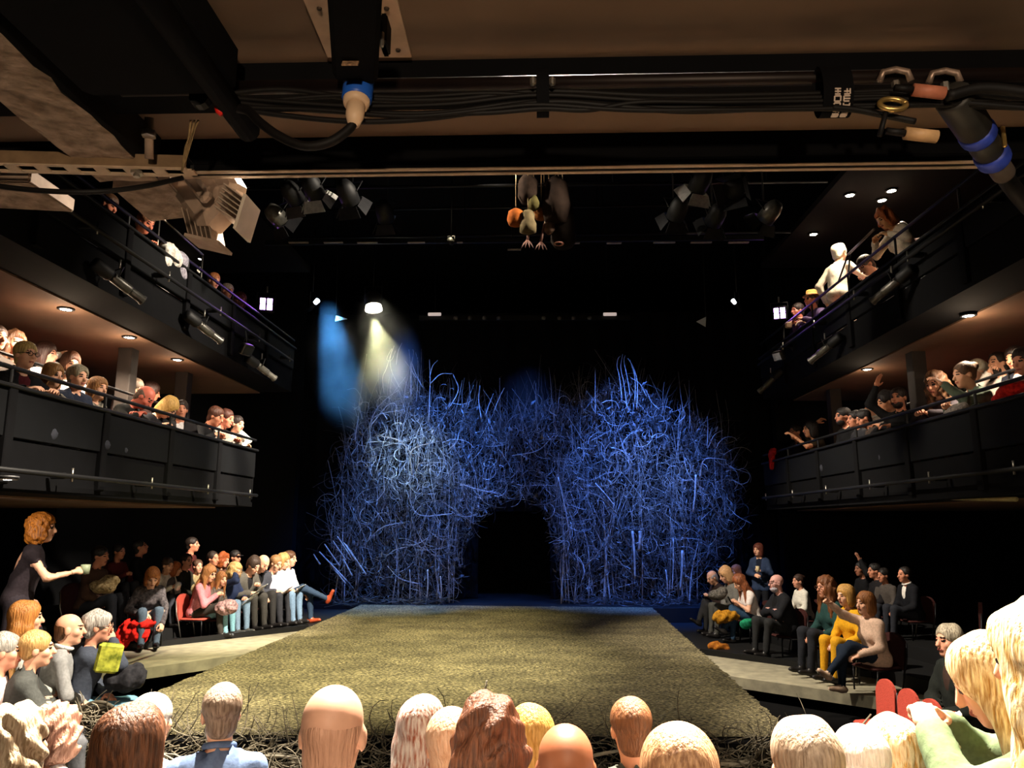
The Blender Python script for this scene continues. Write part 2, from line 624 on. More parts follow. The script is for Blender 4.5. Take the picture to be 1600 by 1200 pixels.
def person(label, pos, face, floor=None, group=None, stand=False, lean=8, twist=0, side=0, hy=0, hp=0, hr=0,
           al='lap', ar='lap', ll='sit', lr='sit', fem=False, girth=1.0, skin='d9a487', hair='short', hairc='3b281c',
           hairc2=None, top='40424a', top2=None, sleeve=1.0, jacket=None, trou='2a2c33', shoe='1c1a1a', collar=None, beard=None,
           glasses=None, scarf=None, hat=None, hf=0.0125, hc=0.031, seed=None, scale=None, lod_hand=0.0085, backless=False, hem=0.0, skirt=None,
           coat_hf=None, tail=None, low=0.0):
    """pos = where the middle of the head is; face = compass bearing (0 = away from the camera, 90 = to the right)"""
    sd = seed if seed is not None else abs(hash((label, round(float(pos[0]), 2)))) % 9973
    sd = sum(ord(c) * (i + 1) for i, c in enumerate(label)) % 9973
    R_ = math.radians
    RZ = rotm(R_(face))
    hipz = 0.93 if stand else 0.54 - low
    hip = np.array([0, 0, hipz])
    T = rotm(R_(twist), R_(lean), R_(side))
    U = T[:, 2]
    ch = lambda x, y, z: hip + T @ np.array([x, y, z])
    sw = .142 if fem else .165
    neck = ch(0, .0, .50)
    T2 = rotm(R_(twist + hy * .4), R_(lean * .55 + hp * .5), R_(side * .5 + hr * .5))
    H = rotm(R_(twist + hy), R_(hp + lean * .12), R_(hr))
    hc_ = neck + T2 @ np.array([0, .025, .075]) + H @ np.array([0, .012, .085])
    # fit to floor
    z_f = floor if floor is not None else pos[2] - hc_[2]
    s = (pos[2] - z_f) / hc_[2] if scale is None else scale
    s = min(max(s, 0.8), 1.12)
    root = np.array([pos[0], pos[1], z_f]) - np.append((RZ @ (hc_ * s))[:2], 0)
    # limbs
    SH = [ch(-sw, 0, .425), ch(sw, 0, .425)]
    arms = []
    for i, nm in enumerate((al, ar)):
        sg = -1 if i == 0 else 1
        if isinstance(nm, str):
            tg, pl, hk = ARMS[nm]
        else:
            tg, pl, hk = nm
        tg = np.array([tg[0] * sg, tg[1], tg[2] + (0.40 if stand else -low)])
        pl = np.array([pl[0] * sg, pl[1], pl[2]])
        e, hnd = ik(SH[i], tg, .285, .25, pl)
        arms.append((SH[i], e, hnd, hk))
    HP = [hip + np.array([-.085, 0, -.02]), hip + np.array([.085, 0, -.02])]
    legs = []
    for i, nm in enumerate((ll, lr)):
        sg = -1 if i == 0 else 1
        if stand and nm == 'sit':
            nm = 'stand'
        tg, pl = LEGS[nm]
        kn, an = ik(HP[i], np.array([tg[0] * sg, tg[1], tg[2] + .01]), .44, .43, np.array([pl[0] * sg, pl[1], pl[2]]))
        legs.append((HP[i], kn, an))
    g = girth
    # ---- bounds
    allp = [hc_, neck, hip] + [p for a in arms for p in a[:3]] + [p for l in legs for p in l]
    lo = np.min(allp, 0) - .22
    hi = np.max(allp, 0) + .22
    lo[2] = min(lo[2], -.03)

    def axes(fine_head=True, h1=hf, h2=hc, lo_=lo, hi_=hi):
        fr = [[(hc_[i] - .15, hc_[i] + .15)] if fine_head else [] for i in range(3)]
        return [axis_pts(lo_[i], hi_[i], fr[i], h1, h2) for i in range(3)]

    def torso(F, grow=0.0, low=True):
        F.ell(ch(0, -.005, .16), (.145 * g, .105 * g + (.02 if g > 1.1 else 0), .16), T, .05, grow=grow)
        F.ell(ch(0, 0, .32), (.160 * (g * .5 + .5), .108 * (g * .5 + .5), .17), T, .05, grow=grow)
        F.cone(SH[0], SH[1], .052, .052, .05, grow=grow)
        F.cone(ch(-.07, -.01, .455), ch(.07, -.01, .455), .045, .045, .05, grow=grow)
        if fem:
            for q in (-.07, .07):
                F.ell(ch(q, .085, .285), (.06, .05, .06), T, .03, grow=grow)
        if low:
            F.ell(hip + np.array([0, -.01, 0]), (.165 * g, .125 * g, .12), None, .05, grow=grow)

    def armf(F, i, grow=0.0, upto=1.0):
        a, e, h, _ = arms[i]
        u1 = min(upto * 2, 1)
        F.cone(a, a + (e - a) * u1, .046, .040, .025, grow=grow)
        if upto > .5:
            F.cone(e, e + (h - e) * min((upto - .5) * 2, 1), .041, .029, .02, grow=grow)

    def legf(F, i, grow=0.0):
        a, k_, n_ = legs[i]
        F.cone(a, k_, .080 * (g * .5 + .5), .056, .04, grow=grow)
        F.cone(k_, n_, .055, .036, .03, grow=grow)

    # ---- body: one closed surface
    F = Field(*axes(False, hc * 1.2, hc * 1.2))
    torso(F)
    for i in (0, 1):
        armf(F, i)
        legf(F, i)
        k_, n_ = legs[i][1], legs[i][2]
        F.cone(n_, n_ + np.array([0, .05, -.03]), .032, .026, .03)
    F.cone(neck - U * .03, neck + (hc_ - neck) * .45, .055 if not fem else .048, .046 if not fem else .040, .03)
    V0, Q0 = F.surface()
    hd = lambda x, y, z: hc_ + H @ np.array([x, y, z])
    nb = neck - U * .045
    loh, hih = np.minimum(hc_ - .15, nb - .075), np.maximum(hc_ + .15, nb + .075)
    F = Field(*[axis_pts(loh[i], hih[i], [(-9, 9)], hf, hf) for i in range(3)])
    F.cone(nb, hc_ + H @ np.array([0, -.02, -.05]), .060 if not fem else .052, .050 if not fem else .046, .03)
    F.ell(hd(0, -.015, .035), (.074, .093, .082), H, .02)
    F.ell(hd(0, .022, -.038), (.056, .068, .083), H, .03)
    F.ell(hd(0, .062, -.098), (.026, .022, .018), H, .025)
    for q in (-1, 1):
        F.ell(hd(.042 * q, .052, -.022), (.022, .025, .024), H, .02)
        F.ell(hd(.031 * q, .100, .010), (.017, .017, .011), H, .012, op='cut')
        F.ell(hd(.031 * q, .076, .008), (.013, .0125, .012), H, .006)
        F.ell(hd(.074 * q, -.008, -.008), (.011, .022, .031), H, .008)
    F.cone(hd(0, .084, .018), hd(0, .106, -.026), .009, .0145, .012)
    F.ell(hd(0, .089, -.060), (.024, .011, .010), H, .010)
    F.ell(hd(0, .078, .032), (.048, .014, .009), H, .012)
    V, Q = F.surface()
    pv = hd(0, -.02, -.09)
    HSC = 1.09

    def hs(v):
        """head a little larger, growing from the top of the neck"""
        v = np.asarray(v)
        w_ = np.clip(((v - pv) @ H[:, 2] + .05) / .06, 0, 1)[..., None]
        return pv + (v - pv) * (1 + (HSC - 1) * w_)
    cen = V[Q].mean(1)
    loc = (cen - hc_) @ H
    mi = np.zeros(len(Q), int)
    fr = loc[:, 1] > .055
    axx = np.abs(loc[:, 0])
    mi[fr & (np.abs(axx - .031) < .014) & (np.abs(loc[:, 2] - .008) < .0075)] = 1
    mi[fr & (axx > .014) & (axx < .05) & (np.abs(loc[:, 2] - .031) < .0055)] = 1
    mi[fr & (axx < .023) & (np.abs(loc[:, 2] + .060) < .009)] = 2
    V = hs(V)
    Q = np.concatenate([Q, Q0 + len(V)])
    V = np.concatenate([V, V0])
    mi = np.concatenate([mi, np.zeros(len(Q0), int)])
    for i in (0, 1):
        a, e, h, hk = arms[i]
        hv, hq = hand_template(hk, lod_hand)
        d = (h - e) / np.linalg.norm(h - e)
        bk = np.array([(.5 if i else -.5), -.1, 1.0]) if not stand else np.array([(1.0 if i else -1.0), 0.0, .5])
        bk = bk - d * (bk @ d)
        bk /= np.linalg.norm(bk)
        xr = np.cross(d, bk)
        Rm = np.stack([xr, d, bk], 1)
        vv = hv.copy()
        qq = hq
        if i == 0:
            vv = vv * np.array([-1, 1, 1])
            qq = hq[:, ::-1]
        vv = h + vv @ Rm.T
        Q = np.concatenate([Q, qq + len(V)])
        V = np.concatenate([V, vv])
        mi = np.concatenate([mi, np.zeros(len(qq), int)])
    lipc = skin
    xf = lambda v: v * s
    body = mesh_np('person', xf(V), Q, [skin_mat(skin), mat('eye', '1d1410', 0.4, 0.2, 20, 0),
                                        mat('lip', '8e4a40', 0.5, 0.1, 20, 0)], mi)
    body.location = root
    body.rotation_euler = (0, 0, -R_(face))
    tag(body, label, 'person', group)

    # ---- hair
    if hair != 'bald':
        hg = hf
        ext = .50 if hair in ('long', 'longcurl', 'plait') else .26
        lo2, hi2 = hc_ - np.array([.22, .24, ext]), hc_ + np.array([.22, .22, .22])
        G = Field(*[axis_pts(lo2[i], hi2[i], [(-9, 9)], hg, hg) for i in range(3)])
        hl = .016 if hair in ('bob', 'long', 'curly', 'longcurl', 'thick', 'plait') else .006
        if hair == 'fringe':
            G.ell(hd(0, -.020, .018), (.0775, .0905, .072), H, .01)
            G.ell(hd(0, .0, .115), (.095, .115, .075), H, .03, op='cut')
        else:
            G.ell(hd(0, -.020, .042), (.080 + hl, .098 + hl, .086 + hl), H, .01)
        if hair in ('short', 'fringe', 'thick', 'crop', 'recede'):
            G.ell(hd(0, -.05, -.045), (.064, .052, .055), H, .03)
        if hair == 'bun':
            G.ell(hd(0, -.115, .07), (.042, .038, .04), H, .015)
            G.ell(hd(0, -.05, -.03), (.066, .05, .05), H, .03)
        if hair == 'pony':
            G.ell(hd(0, -.05, -.03), (.066, .05, .05), H, .03)
            G.cone(hd(0, -.10, .03), hd(0, -.145, -.03), .03, .034, .02)
            G.cone(hd(0, -.145, -.03), hd(0, -.13, -.19), .034, .014, .02)
        if hair in ('bob', 'curly', 'long', 'longcurl', 'plait'):
            wd = .015 if hair in ('curly', 'longcurl') else 0
            for q in (-1, 1):
                G.ell(hd(.070 * q, -.015, -.045), (.030 + wd, .062 + wd, .095), H, .03)
            G.ell(hd(0, -.065, -.045), (.085 + wd, .05 + wd, .10), H, .03)
        if hair in ('long', 'longcurl'):
            wd = .012 if hair == 'longcurl' else 0
            dn = np.array([0, -.03, -.34])
            for q in (-1, 0, 1):
                p0 = hd(.062 * q, -.06, -.06)
                G.cone(p0, p0 + T @ np.array([.02 * q, -.075, -.28]), .042 + wd, .030 + wd, .03)
            for q in (-1, 1):
                p0 = hd(.075 * q, .005, -.07)
                G.cone(p0, p0 + T @ np.array([.035 * q, .045, -.24]), .030 + wd, .02 + wd, .03)
        # clear the face
        if hair != 'fringe':
            yb = {'recede': .085, 'crop': .112, 'short': .114, 'thick': .118, 'bun': .11, 'pony': .11}.get(hair, .118)
            G.ell(hd(0, yb + .012, -.03), (.069, .097, .104 if hair != 'recede' else .125), H, .012, op='cut')
            G.ell(hd(0, .10, -.14), (.062, .115, .10), H, .012, op='cut')
        if hair in ('short', 'crop', 'recede', 'fringe', 'thick', 'bun', 'pony'):
            for q in (-1, 1):
                G.ell(hd(.082 * q, .018, -.045), (.03, .048, .052), H, .008, op='cut')
        G.cone(neck - U * .05, hd(0, -.01, -.08), .05, .042, .01, op='cut')
        rs = np.random.RandomState(sd)
        X, Y, Z = G.grid((slice(None),) * 3)
        amp = {'curly': .0075, 'longcurl': .0075, 'thick': .006, 'crop': .0012, 'bob': .0035, 'long': .004}.get(hair, .003)
        fr_ = 95 if hair in ('curly', 'longcurl') else 60
        for i in range(4):
            q = rs.uniform(-1, 1, 3) * fr_ * np.array([1, 1, .9 if 'curl' in hair else .25])
            G.f = G.f + amp * np.sin(q[0] * X + q[1] * Y + q[2] * Z + rs.uniform(0, 6)) * .6
        V, Q = G.surface()
        if len(Q):
            mesh_np('hair', xf(pv + (V - pv) * HSC), Q, [hair_mat(hairc, hairc2)], None, body)
    if beard:
        lo2, hi2 = hc_ - .17, hc_ + .17
        G = Field(*[axis_pts(lo2[i], hi2[i], [(-9, 9)], hf, hf) for i in range(3)])
        G.ell(hd(0, .032, -.075), (.058, .066, .058), H, .02)
        G.ell(hd(0, .10, -.062), (.021, .03, .009), H, .006, op='cut')
        G.ell(hd(0, .075, -.005), (.06, .08, .045), H, .012, op='cut')
        G.ell(hd(0, -.06, -.05), (.1, .07, .1), H, .01, op='cut')
        V, Q = G.surface()
        if len(Q):
            mesh_np('beard', xf(hs(V)), Q, [hair_mat(beard)], None, body)
    if glasses:
        b = MB()
        for q in (-1, 1):
            ring = [xf(hs(hd(.032 * q + .023 * math.cos(a), .108, .006 + .019 * math.sin(a)))) for a in np.linspace(0, 2 * math.pi, 13)]
            b.tube(ring, .0032 * s, 5)
            b.tube([xf(hs(hd(.055 * q, .106, .010))), xf(hs(hd(.078 * q, .05, .012))), xf(hs(hd(.082 * q, -.01, .008)))], .003 * s, 5)
        b.tube([xf(hs(hd(-.010, .110, .010))), xf(hs(hd(0, .113, .013))), xf(hs(hd(.010, .110, .010)))], .003 * s, 5)
        b.build('glasses', mat('frame', glasses, 0.3, 0.1, 10, 0), body, True)
    # ---- garments
    cl_h = coat_hf or hc
    upl = min(p[2] for p in (hip,)) - .14

    def garment(name, grow, m, sl, cut_v=False, hemz=0.0, wr=.0035):
        pts = [neck, hip] + [p for a in arms for p in a[:3]]
        lo3, hi3 = np.min(pts, 0) - .24, np.max(pts, 0) + .2
        G = Field(*[axis_pts(lo3[i], hi3[i], [], cl_h, cl_h) for i in range(3)])
        torso(G, grow)
        for i in (0, 1):
            armf(G, i, grow + .003, sl)
        if hemz > 0:
            for i in (0, 1):
                a, k_, n_ = legs[i]
                G.cone(a, a + (k_ - a) * hemz, .09 * g, .085 * g, .04, grow=grow)
        G.cone(neck - U * .02, neck + (hc_ - neck) * .32, .058 + grow, .056 + grow, .02)
        G.wrinkle(wr, 34, sd + len(name))
        G.cone(neck + (hc_ - neck) * .16, hc_, .066, .075, .006, op='cut')
        if backless:
            G.ell(ch(0, -.15, .37), (.15, .10, .15), T, .01, op='cut')
        if cut_v:
            a0, b0 = ch(0, .16, .16), ch(0, .13, .56)
            G.cone(a0, b0, .012, .105, .008, op='cut')
        V, Q = G.surface()
        return mesh_np(name, xf(V), Q, [m], None, body)

    if jacket:
        garment('shirt', .006, top if not isinstance(top, str) else fabric(top, top2), 1.0)
        garment('jacket', .021, jacket if not isinstance(jacket, str) else fabric(jacket), .97, True, hem, .004)
    else:
        garment('top', .014, top if not isinstance(top, str) else fabric(top, top2), sleeve, False, hem)
    if collar:
        b = MB()
        c0 = neck + (hc_ - neck) * .18
        ring = [xf(c0 + T @ np.array([.066 * math.cos(a), .066 * math.sin(a) + .006, .012 * -math.sin(a)])) for a in np.linspace(0, 2 * math.pi, 17)]
        b.tube(ring, .016 * s, 6)
        b.build('collar', fabric(collar), body, True)
    if scarf:
        b = MB()
        c0 = neck + (hc_ - neck) * .15
        ring = [xf(c0 + T @ np.array([.075 * math.cos(a), .07 * math.sin(a) + .012, .02 * math.sin(a * 2) - .012 * math.sin(a)])) for a in np.linspace(0, 2 * math.pi, 19)]
        b.tube(ring, .032 * s, 8)
        b.build('scarf', fabric(scarf, None, 30, .4), body, True)
    pts = [p for l in legs for p in l] + [hip]
    lo3, hi3 = np.min(pts, 0) - .2, np.max(pts, 0) + .2
    G = Field(*[axis_pts(lo3[i], hi3[i], [], hc * 1.15, hc * 1.15) for i in range(3)])
    G.ell(hip + np.array([0, -.01, 0]), (.165 * g, .125 * g, .12), None, .05, grow=.008)
    for i in (0, 1):
        legf(G, i, .012)
        G.cone(legs[i][2], legs[i][2] + (legs[i][2] - legs[i][1]) * .06, .042, .042, .02)
    G.wrinkle(.003, 40, sd + 3)
    V, Q = G.surface()
    mesh_np('trousers', xf(V), Q, [fabric(trou)], None, body)
    for i in (0, 1):
        k_, n_ = legs[i][1], legs[i][2]
        sh = n_ - k_
        sh = sh / np.linalg.norm(sh)
        fwd = np.array([0, 1.0, 0]) if abs(sh[1]) < .8 else np.array([0, .5, .9])
        fwd = fwd - sh * (fwd @ sh)
        fwd /= np.linalg.norm(fwd)
        G = Field(*[axis_pts(n_[j] - .26, n_[j] + .26, [], .025, .025) for j in range(3)])
        base = n_ + sh * .045
        G.cone(base - fwd * .05, base + fwd * .16, .040, .032, .03)
        G.cone(n_ - sh * .02, base, .043, .042, .03)
        V, Q = G.surface()
        mesh_np('shoe', xf(V), Q, [mat('leather', shoe, .35, .15, 20, .05)], None, body)
    if hat:
        b = MB()
        kind, hcx = hat
        up = H[:, 2]
        if kind == 'brim':
            b.lathe(xf(hs(hd(0, -.015, .06))), up, [(.145 * s, 0), (.138 * s, .006 * s), (.088 * s, .012 * s), (.084 * s, .07 * s), (.074 * s, .095 * s), (.03 * s, .085 * s)], 20)
        else:
            b.lathe(xf(hs(hd(0, -.018, .045))), up, [(.086 * s, 0), (.090 * s, .02 * s), (.080 * s, .055 * s), (.05 * s, .082 * s), (.012 * s, .09 * s)], 18)
            b.box(xf(hd(0, .105, .05)), (.12 * s, .085 * s, .012 * s), Matrix(H.tolist()).to_3x3(), 0, .005)
        b.build('hat', fabric(hcx), body, True)
    body['_d'] = 0
    del body['_d']
    return body, s, root, RZ, dict(head=hc_, hands=[arms[0][2], arms[1][2]], hip=hip, H=H, arms=arms)


def to_world(P, local):
    """a point of the figure's own frame in the room"""
    _, s, root, RZ, _d = P
    return root + RZ @ (np.asarray(local) * s)
# ================================================================== the room
EARTH = bpy.data.materials.new('earth_floor')


def earth_material(m):
    t, b = nt(m)
    tc = t.nodes.new('ShaderNodeTexCoord')
    n1 = t.nodes.new('ShaderNodeTexNoise'); n1.inputs['Scale'].default_value = 34; n1.inputs['Detail'].default_value = 8
    n2 = t.nodes.new('ShaderNodeTexNoise'); n2.inputs['Scale'].default_value = 1.6; n2.inputs['Detail'].default_value = 5
    mp = t.nodes.new('ShaderNodeMapping'); mp.inputs['Scale'].default_value = (0.8, 1.2, 1)
    n3 = t.nodes.new('ShaderNodeTexVoronoi'); n3.inputs['Scale'].default_value = 55
    mp2 = t.nodes.new('ShaderNodeMapping'); mp2.inputs['Scale'].default_value = (0.8, 1.3, 1)
    t.links.new(tc.outputs['Object'], mp2.inputs[0]); t.links.new(mp2.outputs[0], n1.inputs['Vector'])
    t.links.new(tc.outputs['Object'], mp.inputs[0]); t.links.new(mp.outputs[0], n2.inputs['Vector'])
    t.links.new(tc.outputs['Object'], n3.inputs['Vector'])
    r1 = t.nodes.new('ShaderNodeValToRGB')
    r1.color_ramp.elements[0].position = 0.36; r1.color_ramp.elements[0].color = (*hexc('39352a'), 1)
    r1.color_ramp.elements[1].position = 0.66; r1.color_ramp.elements[1].color = (*hexc('a89c76'), 1)
    e = r1.color_ramp.elements.new(0.5); e.color = (*hexc('6e664a'), 1)
    t.links.new(n1.outputs[0], r1.inputs[0])
    r2 = t.nodes.new('ShaderNodeValToRGB')
    r2.color_ramp.elements[0].position = 0.33; r2.color_ramp.elements[0].color = (0.55, 0.55, 0.55, 1)
    r2.color_ramp.elements[1].position = 0.62; r2.color_ramp.elements[1].color = (1, 1, 1, 1)
    t.links.new(n2.outputs[0], r2.inputs[0])
    mx = t.nodes.new('ShaderNodeMixRGB'); mx.blend_type = 'MULTIPLY'; mx.inputs[0].default_value = 1
    t.links.new(r1.outputs[0], mx.inputs[1]); t.links.new(r2.outputs[0], mx.inputs[2])
    t.links.new(mx.outputs[0], b.inputs['Base Color'])
    b.inputs['Roughness'].default_value = 0.75
    b.inputs['Specular IOR Level'].default_value = 0.25
    bp = t.nodes.new('ShaderNodeBump'); bp.inputs['Strength'].default_value = 0.9; bp.inputs['Distance'].default_value = 0.03
    ad = t.nodes.new('ShaderNodeMath'); ad.operation = 'ADD'
    t.links.new(n1.outputs[0], ad.inputs[0]); t.links.new(n3.outputs[0], ad.inputs[1])
    t.links.new(ad.outputs[0], bp.inputs['Height']); t.links.new(bp.outputs[0], b.inputs['Normal'])


earth_material(EARTH)
DARKFLOOR = mat('black_floor', '0b0b0c', 0.7, 0.3, 3, 0.05)
GANG = mat('worn_grey_paint', '98927c', 0.6, 0.25, 6, 0.06, hx2='7e7968')
FASCIA = mat('fascia_paint', '090a0c', 0.75, 0.2, 7, 0.04, spec=.12)
SOFFIT = mat('soffit_brown', '6e5340', 0.8, 0.15, 3, 0.03)
PILLAR = mat('pillar_taupe', '332c28', 0.75, 0.2, 5, 0.05)
CONC = mat('flaking_coating', '9c8774', 0.9, 0.4, 14, 1.0, hx2='6d5a49', dist=0.02)

struct(MB().box((0, 9, -0.75), (20, 30, 0.3)).build('floor', BLACKM))
struct(MB().box((0, 21.5, 4), (20, 0.2, 10)).build('wall_back', BLACKM))
struct(MB().box((-9.1, 9, 4), (0.2, 26, 10)).build('wall_left', BLACKM))
struct(MB().box((9.1, 9, 4), (0.2, 26, 10)).build('wall_right', BLACKM))
struct(MB().box((0, -3.6, 4), (20, 0.2, 10)).build('wall_rear', BLACKM))
struct(MB().box((0, 9, 8.35), (20, 26, 0.2)).build('ceiling', BLACKM))

# stage: a slightly lumpy floor of earth on a black block
ST = [(-3.74, 17.0), (2.42, 16.6), (2.12, 6.72), (-3.95, 6.62)]
nx, ny = 150, 230
vs, fs = [], []
for j in range(ny + 1):
    v_ = j / ny
    for i in range(nx + 1):
        u_ = i / nx
        a = np.array(ST[3]) * (1 - u_) + np.array(ST[2]) * u_
        b = np.array(ST[0]) * (1 - u_) + np.array(ST[1]) * u_
        p = a * (1 - v_) + b * v_
        ed = min(u_, 1 - u_, v_, 1 - v_)
        h = 0.006 * math.sin(p[0] * 7.3 + 2 * math.sin(p[1] * 3)) * math.sin(p[1] * 6.1 + p[0]) + random.uniform(-.006, .006)
        vs.append((p[0] + (random.uniform(-.02, .02) if ed < .001 else 0), p[1], h if ed > .003 else 0))
for j in range(ny):
    for i in range(nx):
        k = j * (nx + 1) + i
        fs.append((k, k + 1, k + nx + 2, k + nx + 1))
stage = empty('stage', (0, 0, 0))
tag(stage, 'long low thrust stage covered in trodden olive earth between the audience blocks', 'stage')
MB().add(vs, fs).build('earth_surface', EARTH, stage, True)
MB().prism(ST[::-1], -0.6, -0.012).build('stage_block', BLACK, stage)
struct(MB().prism([(-7.5, 21.4), (-7.5, 17.6), (-3.9, 17.03), (-3.7, 17.03), (2.6, 16.63), (7.5, 17.2), (7.5, 21.4)], -0.6, -0.02).build('floor_upstage', DARKFLOOR))

# gangways and side platforms
ZL, ZR = -0.12, -0.33


def px_poly(pix, z):
    return [tuple(on_z(x, y, z)[:2]) for x, y in pix]


def ext(p, q, X):
    """the line p-q carried on to x = X"""
    t = (X - p[0]) / (q[0] - p[0])
    return (X, p[1] + (q[1] - p[1]) * t)


lu0, lu1, ll1, ll0 = px_poly([(430, 990), (180, 1018), (180, 1050), (370, 1024)], ZL)
ru0, ru1, rl1, rl0 = px_poly([(1095, 1022), (1418, 1066), (1347, 1086), (1130, 1055)], ZR)


def ccw(p):
    ar = sum(p[i][0] * p[(i + 1) % len(p)][1] - p[(i + 1) % len(p)][0] * p[i][1] for i in range(len(p)))
    return p if ar > 0 else p[::-1]


struct(MB().prism(ccw([ext(lu0, lu1, -3.97), ext(lu0, lu1, -9), ext(ll0, ll1, -9), ext(ll0, ll1, -3.97)]), ZL - .14, ZL).build('floor_gangway_left', GANG))
struct(MB().prism(ccw([ext(ru0, ru1, 2.5), ext(ru0, ru1, 9), ext(rl0, rl1, 9), ext(rl0, rl1, 2.35)]), ZR - .14, ZR).build('floor_gangway_right', GANG))
struct(MB().prism(ccw([ext(lu0, lu1, -3.97), ext(lu0, lu1, -9), (-9, 17.2), (-3.97, 17.0)]), -0.6, ZL + .02).build('floor_side_left', DARKFLOOR))
struct(MB().prism(ccw([ext(ru0, ru1, 2.5), ext(ru0, ru1, 9), (9, 17.2), (2.5, 16.6)]), -0.6, ZR + .02).build('floor_side_right', DARKFLOOR))
for k, (p, q, z, xa, xb) in enumerate([(lu0, lu1, ZL, -3.99, -8.9), (ru0, ru1, ZR, 2.52, 8.9)]):
    p1, q1 = ext(p, q, xa), ext(p, q, xb)
    t1 = MB(); t1.bar((*p1, z + .04), (*q1, z + .04), .05, .09)
    struct(t1.build('trim_%d' % (k + 1), BLACK))
# raised rows at the sides
LA, LB = np.array([-5.75, 11.7]), np.array([-4.6, 14.7])
LN = np.array([LB[1] - LA[1], -(LB[0] - LA[0])]); LN = LN / np.linalg.norm(LN)     # faces the stage
RA, RB = np.array([4.2, 10.3]), np.array([3.4, 15.2])
RN = np.array([-(RB[1] - RA[1]), RB[0] - RA[0]]); RN = RN / np.linalg.norm(RN)
LZ = [ZL + .02, ZL + .18, ZL + .36]
RZW = [ZR + .02, ZR + .18, ZR + .36]


def tier(A, B, N, back, z, name):
    d = (B - A) / np.linalg.norm(B - A)
    a, b = A - N * back - d * 1.3, B - N * back + d * 1.0
    c, e = b - N * 2.6, a - N * 2.6
    poly = [tuple(a), tuple(b), tuple(c), tuple(e)]
    ar = sum(poly[i][0] * poly[(i + 1) % 4][1] - poly[(i + 1) % 4][0] * poly[i][1] for i in range(4))
    struct(MB().prism(poly if ar > 0 else poly[::-1], -0.55, z).build(name, DARKFLOOR))


tier(LA, LB, LN, .42, LZ[1], 'floor_tier_left')
tier(LA, LB, LN, 1.22, LZ[2], 'floor_tier_left_high')
tier(RA, RB, RN, .42, RZW[1], 'floor_tier_right')
tier(RA, RB, RN, 1.22, RZW[2], 'floor_tier_right_high')
# stepped rows in front of the camera
FROWS = [(3.35, 6.2, -0.40), (2.45, 3.35, -0.22), (1.5, 2.45, -0.05), (0.55, 1.5, 0.18), (-3, 0.55, 0.45)]
for i, (y0, y1, z) in enumerate(FROWS):
    struct(MB().box((0.0, (y0 + y1) / 2, (z - 0.6) / 2), (9.6, y1 - y0, z + 0.6)).build('floor_row_%d' % (i + 1), DARKFLOOR))
struct(MB().box((-6.0, 7.0, -0.5), (4.0, 1.6, 0.2)).build('floor_corner_left', BLACKM))
struct(MB().box((4.6, 6.6, -0.5), (3.8, 1.4, 0.2)).build('floor_corner_right', BLACKM))


# galleries
def gallery(side, level, y0, y1, zt, xf):
    """zt = (underside, floor, fascia bottom, fascia top, rail)"""
    zu, zf, zb, ztp, zr = zt
    sg = -1 if side == 'left' else 1
    root = struct(empty('gallery_%s_%s' % (level, side)))
    X0, X1 = sg * xf, sg * 9.0
    MB().box(((X0 + X1) / 2, (y0 + y1) / 2, (zu + zf) / 2), (abs(X1 - X0), y1 - y0, zf - zu)).build('gallery_floor', BLACKM, root)
    MB().box(((X0 + X1) / 2 + sg * .3, (y0 + y1) / 2, zu - .012), (abs(X1 - X0) - .6, y1 - y0, .02)).build('soffit', SOFFIT, root)
    n = max(int(round((y1 - y0) / 1.55)), 1)
    L = (y1 - y0) / n
    for i in range(n):
        yc = y0 + L * (i + .5)
        h1 = (ztp - zb) * .52
        MB().box((X0, yc, ztp - h1 / 2), (.05, L - .05, h1 - .012), bev=.006).build('fascia_panel', FASCIA, root)
        MB().box((X0 + sg * .03, yc, zb + (ztp - zb - h1) / 2), (.05, L - .05, ztp - zb - h1 - .012), bev=.006).build('fascia_panel', BLACKM, root)
        if i:
            p = MB(); p.box((X0 - sg * .015, yc - L / 2, (zb + ztp) / 2 + .02), (.07, .11, ztp - zb + .06), bev=.008)
            p.build('fascia_post', BLACKM, root)
            p = MB(); p.tube([(X0, yc - L / 2, ztp), (X0, yc - L / 2, zr)], .016, 8)
            p.build('rail_post', BLACK, root)
    MB().box((X0, (y0 + y1) / 2, ztp + .02), (.13, y1 - y0, .035), bev=.008).build('ledge', BLACK, root)
    p = MB(); p.tube([(X0, y0, zr), (X0, y1, zr)], .021, 10)
    p.build('handrail', BLACK, root, True)
    MB().box(((X0 + X1) / 2, y1 - .03, (zb + ztp) / 2), (abs(X1 - X0), .06, ztp - zb)).build('end_panel', BLACKM, root)
    return root


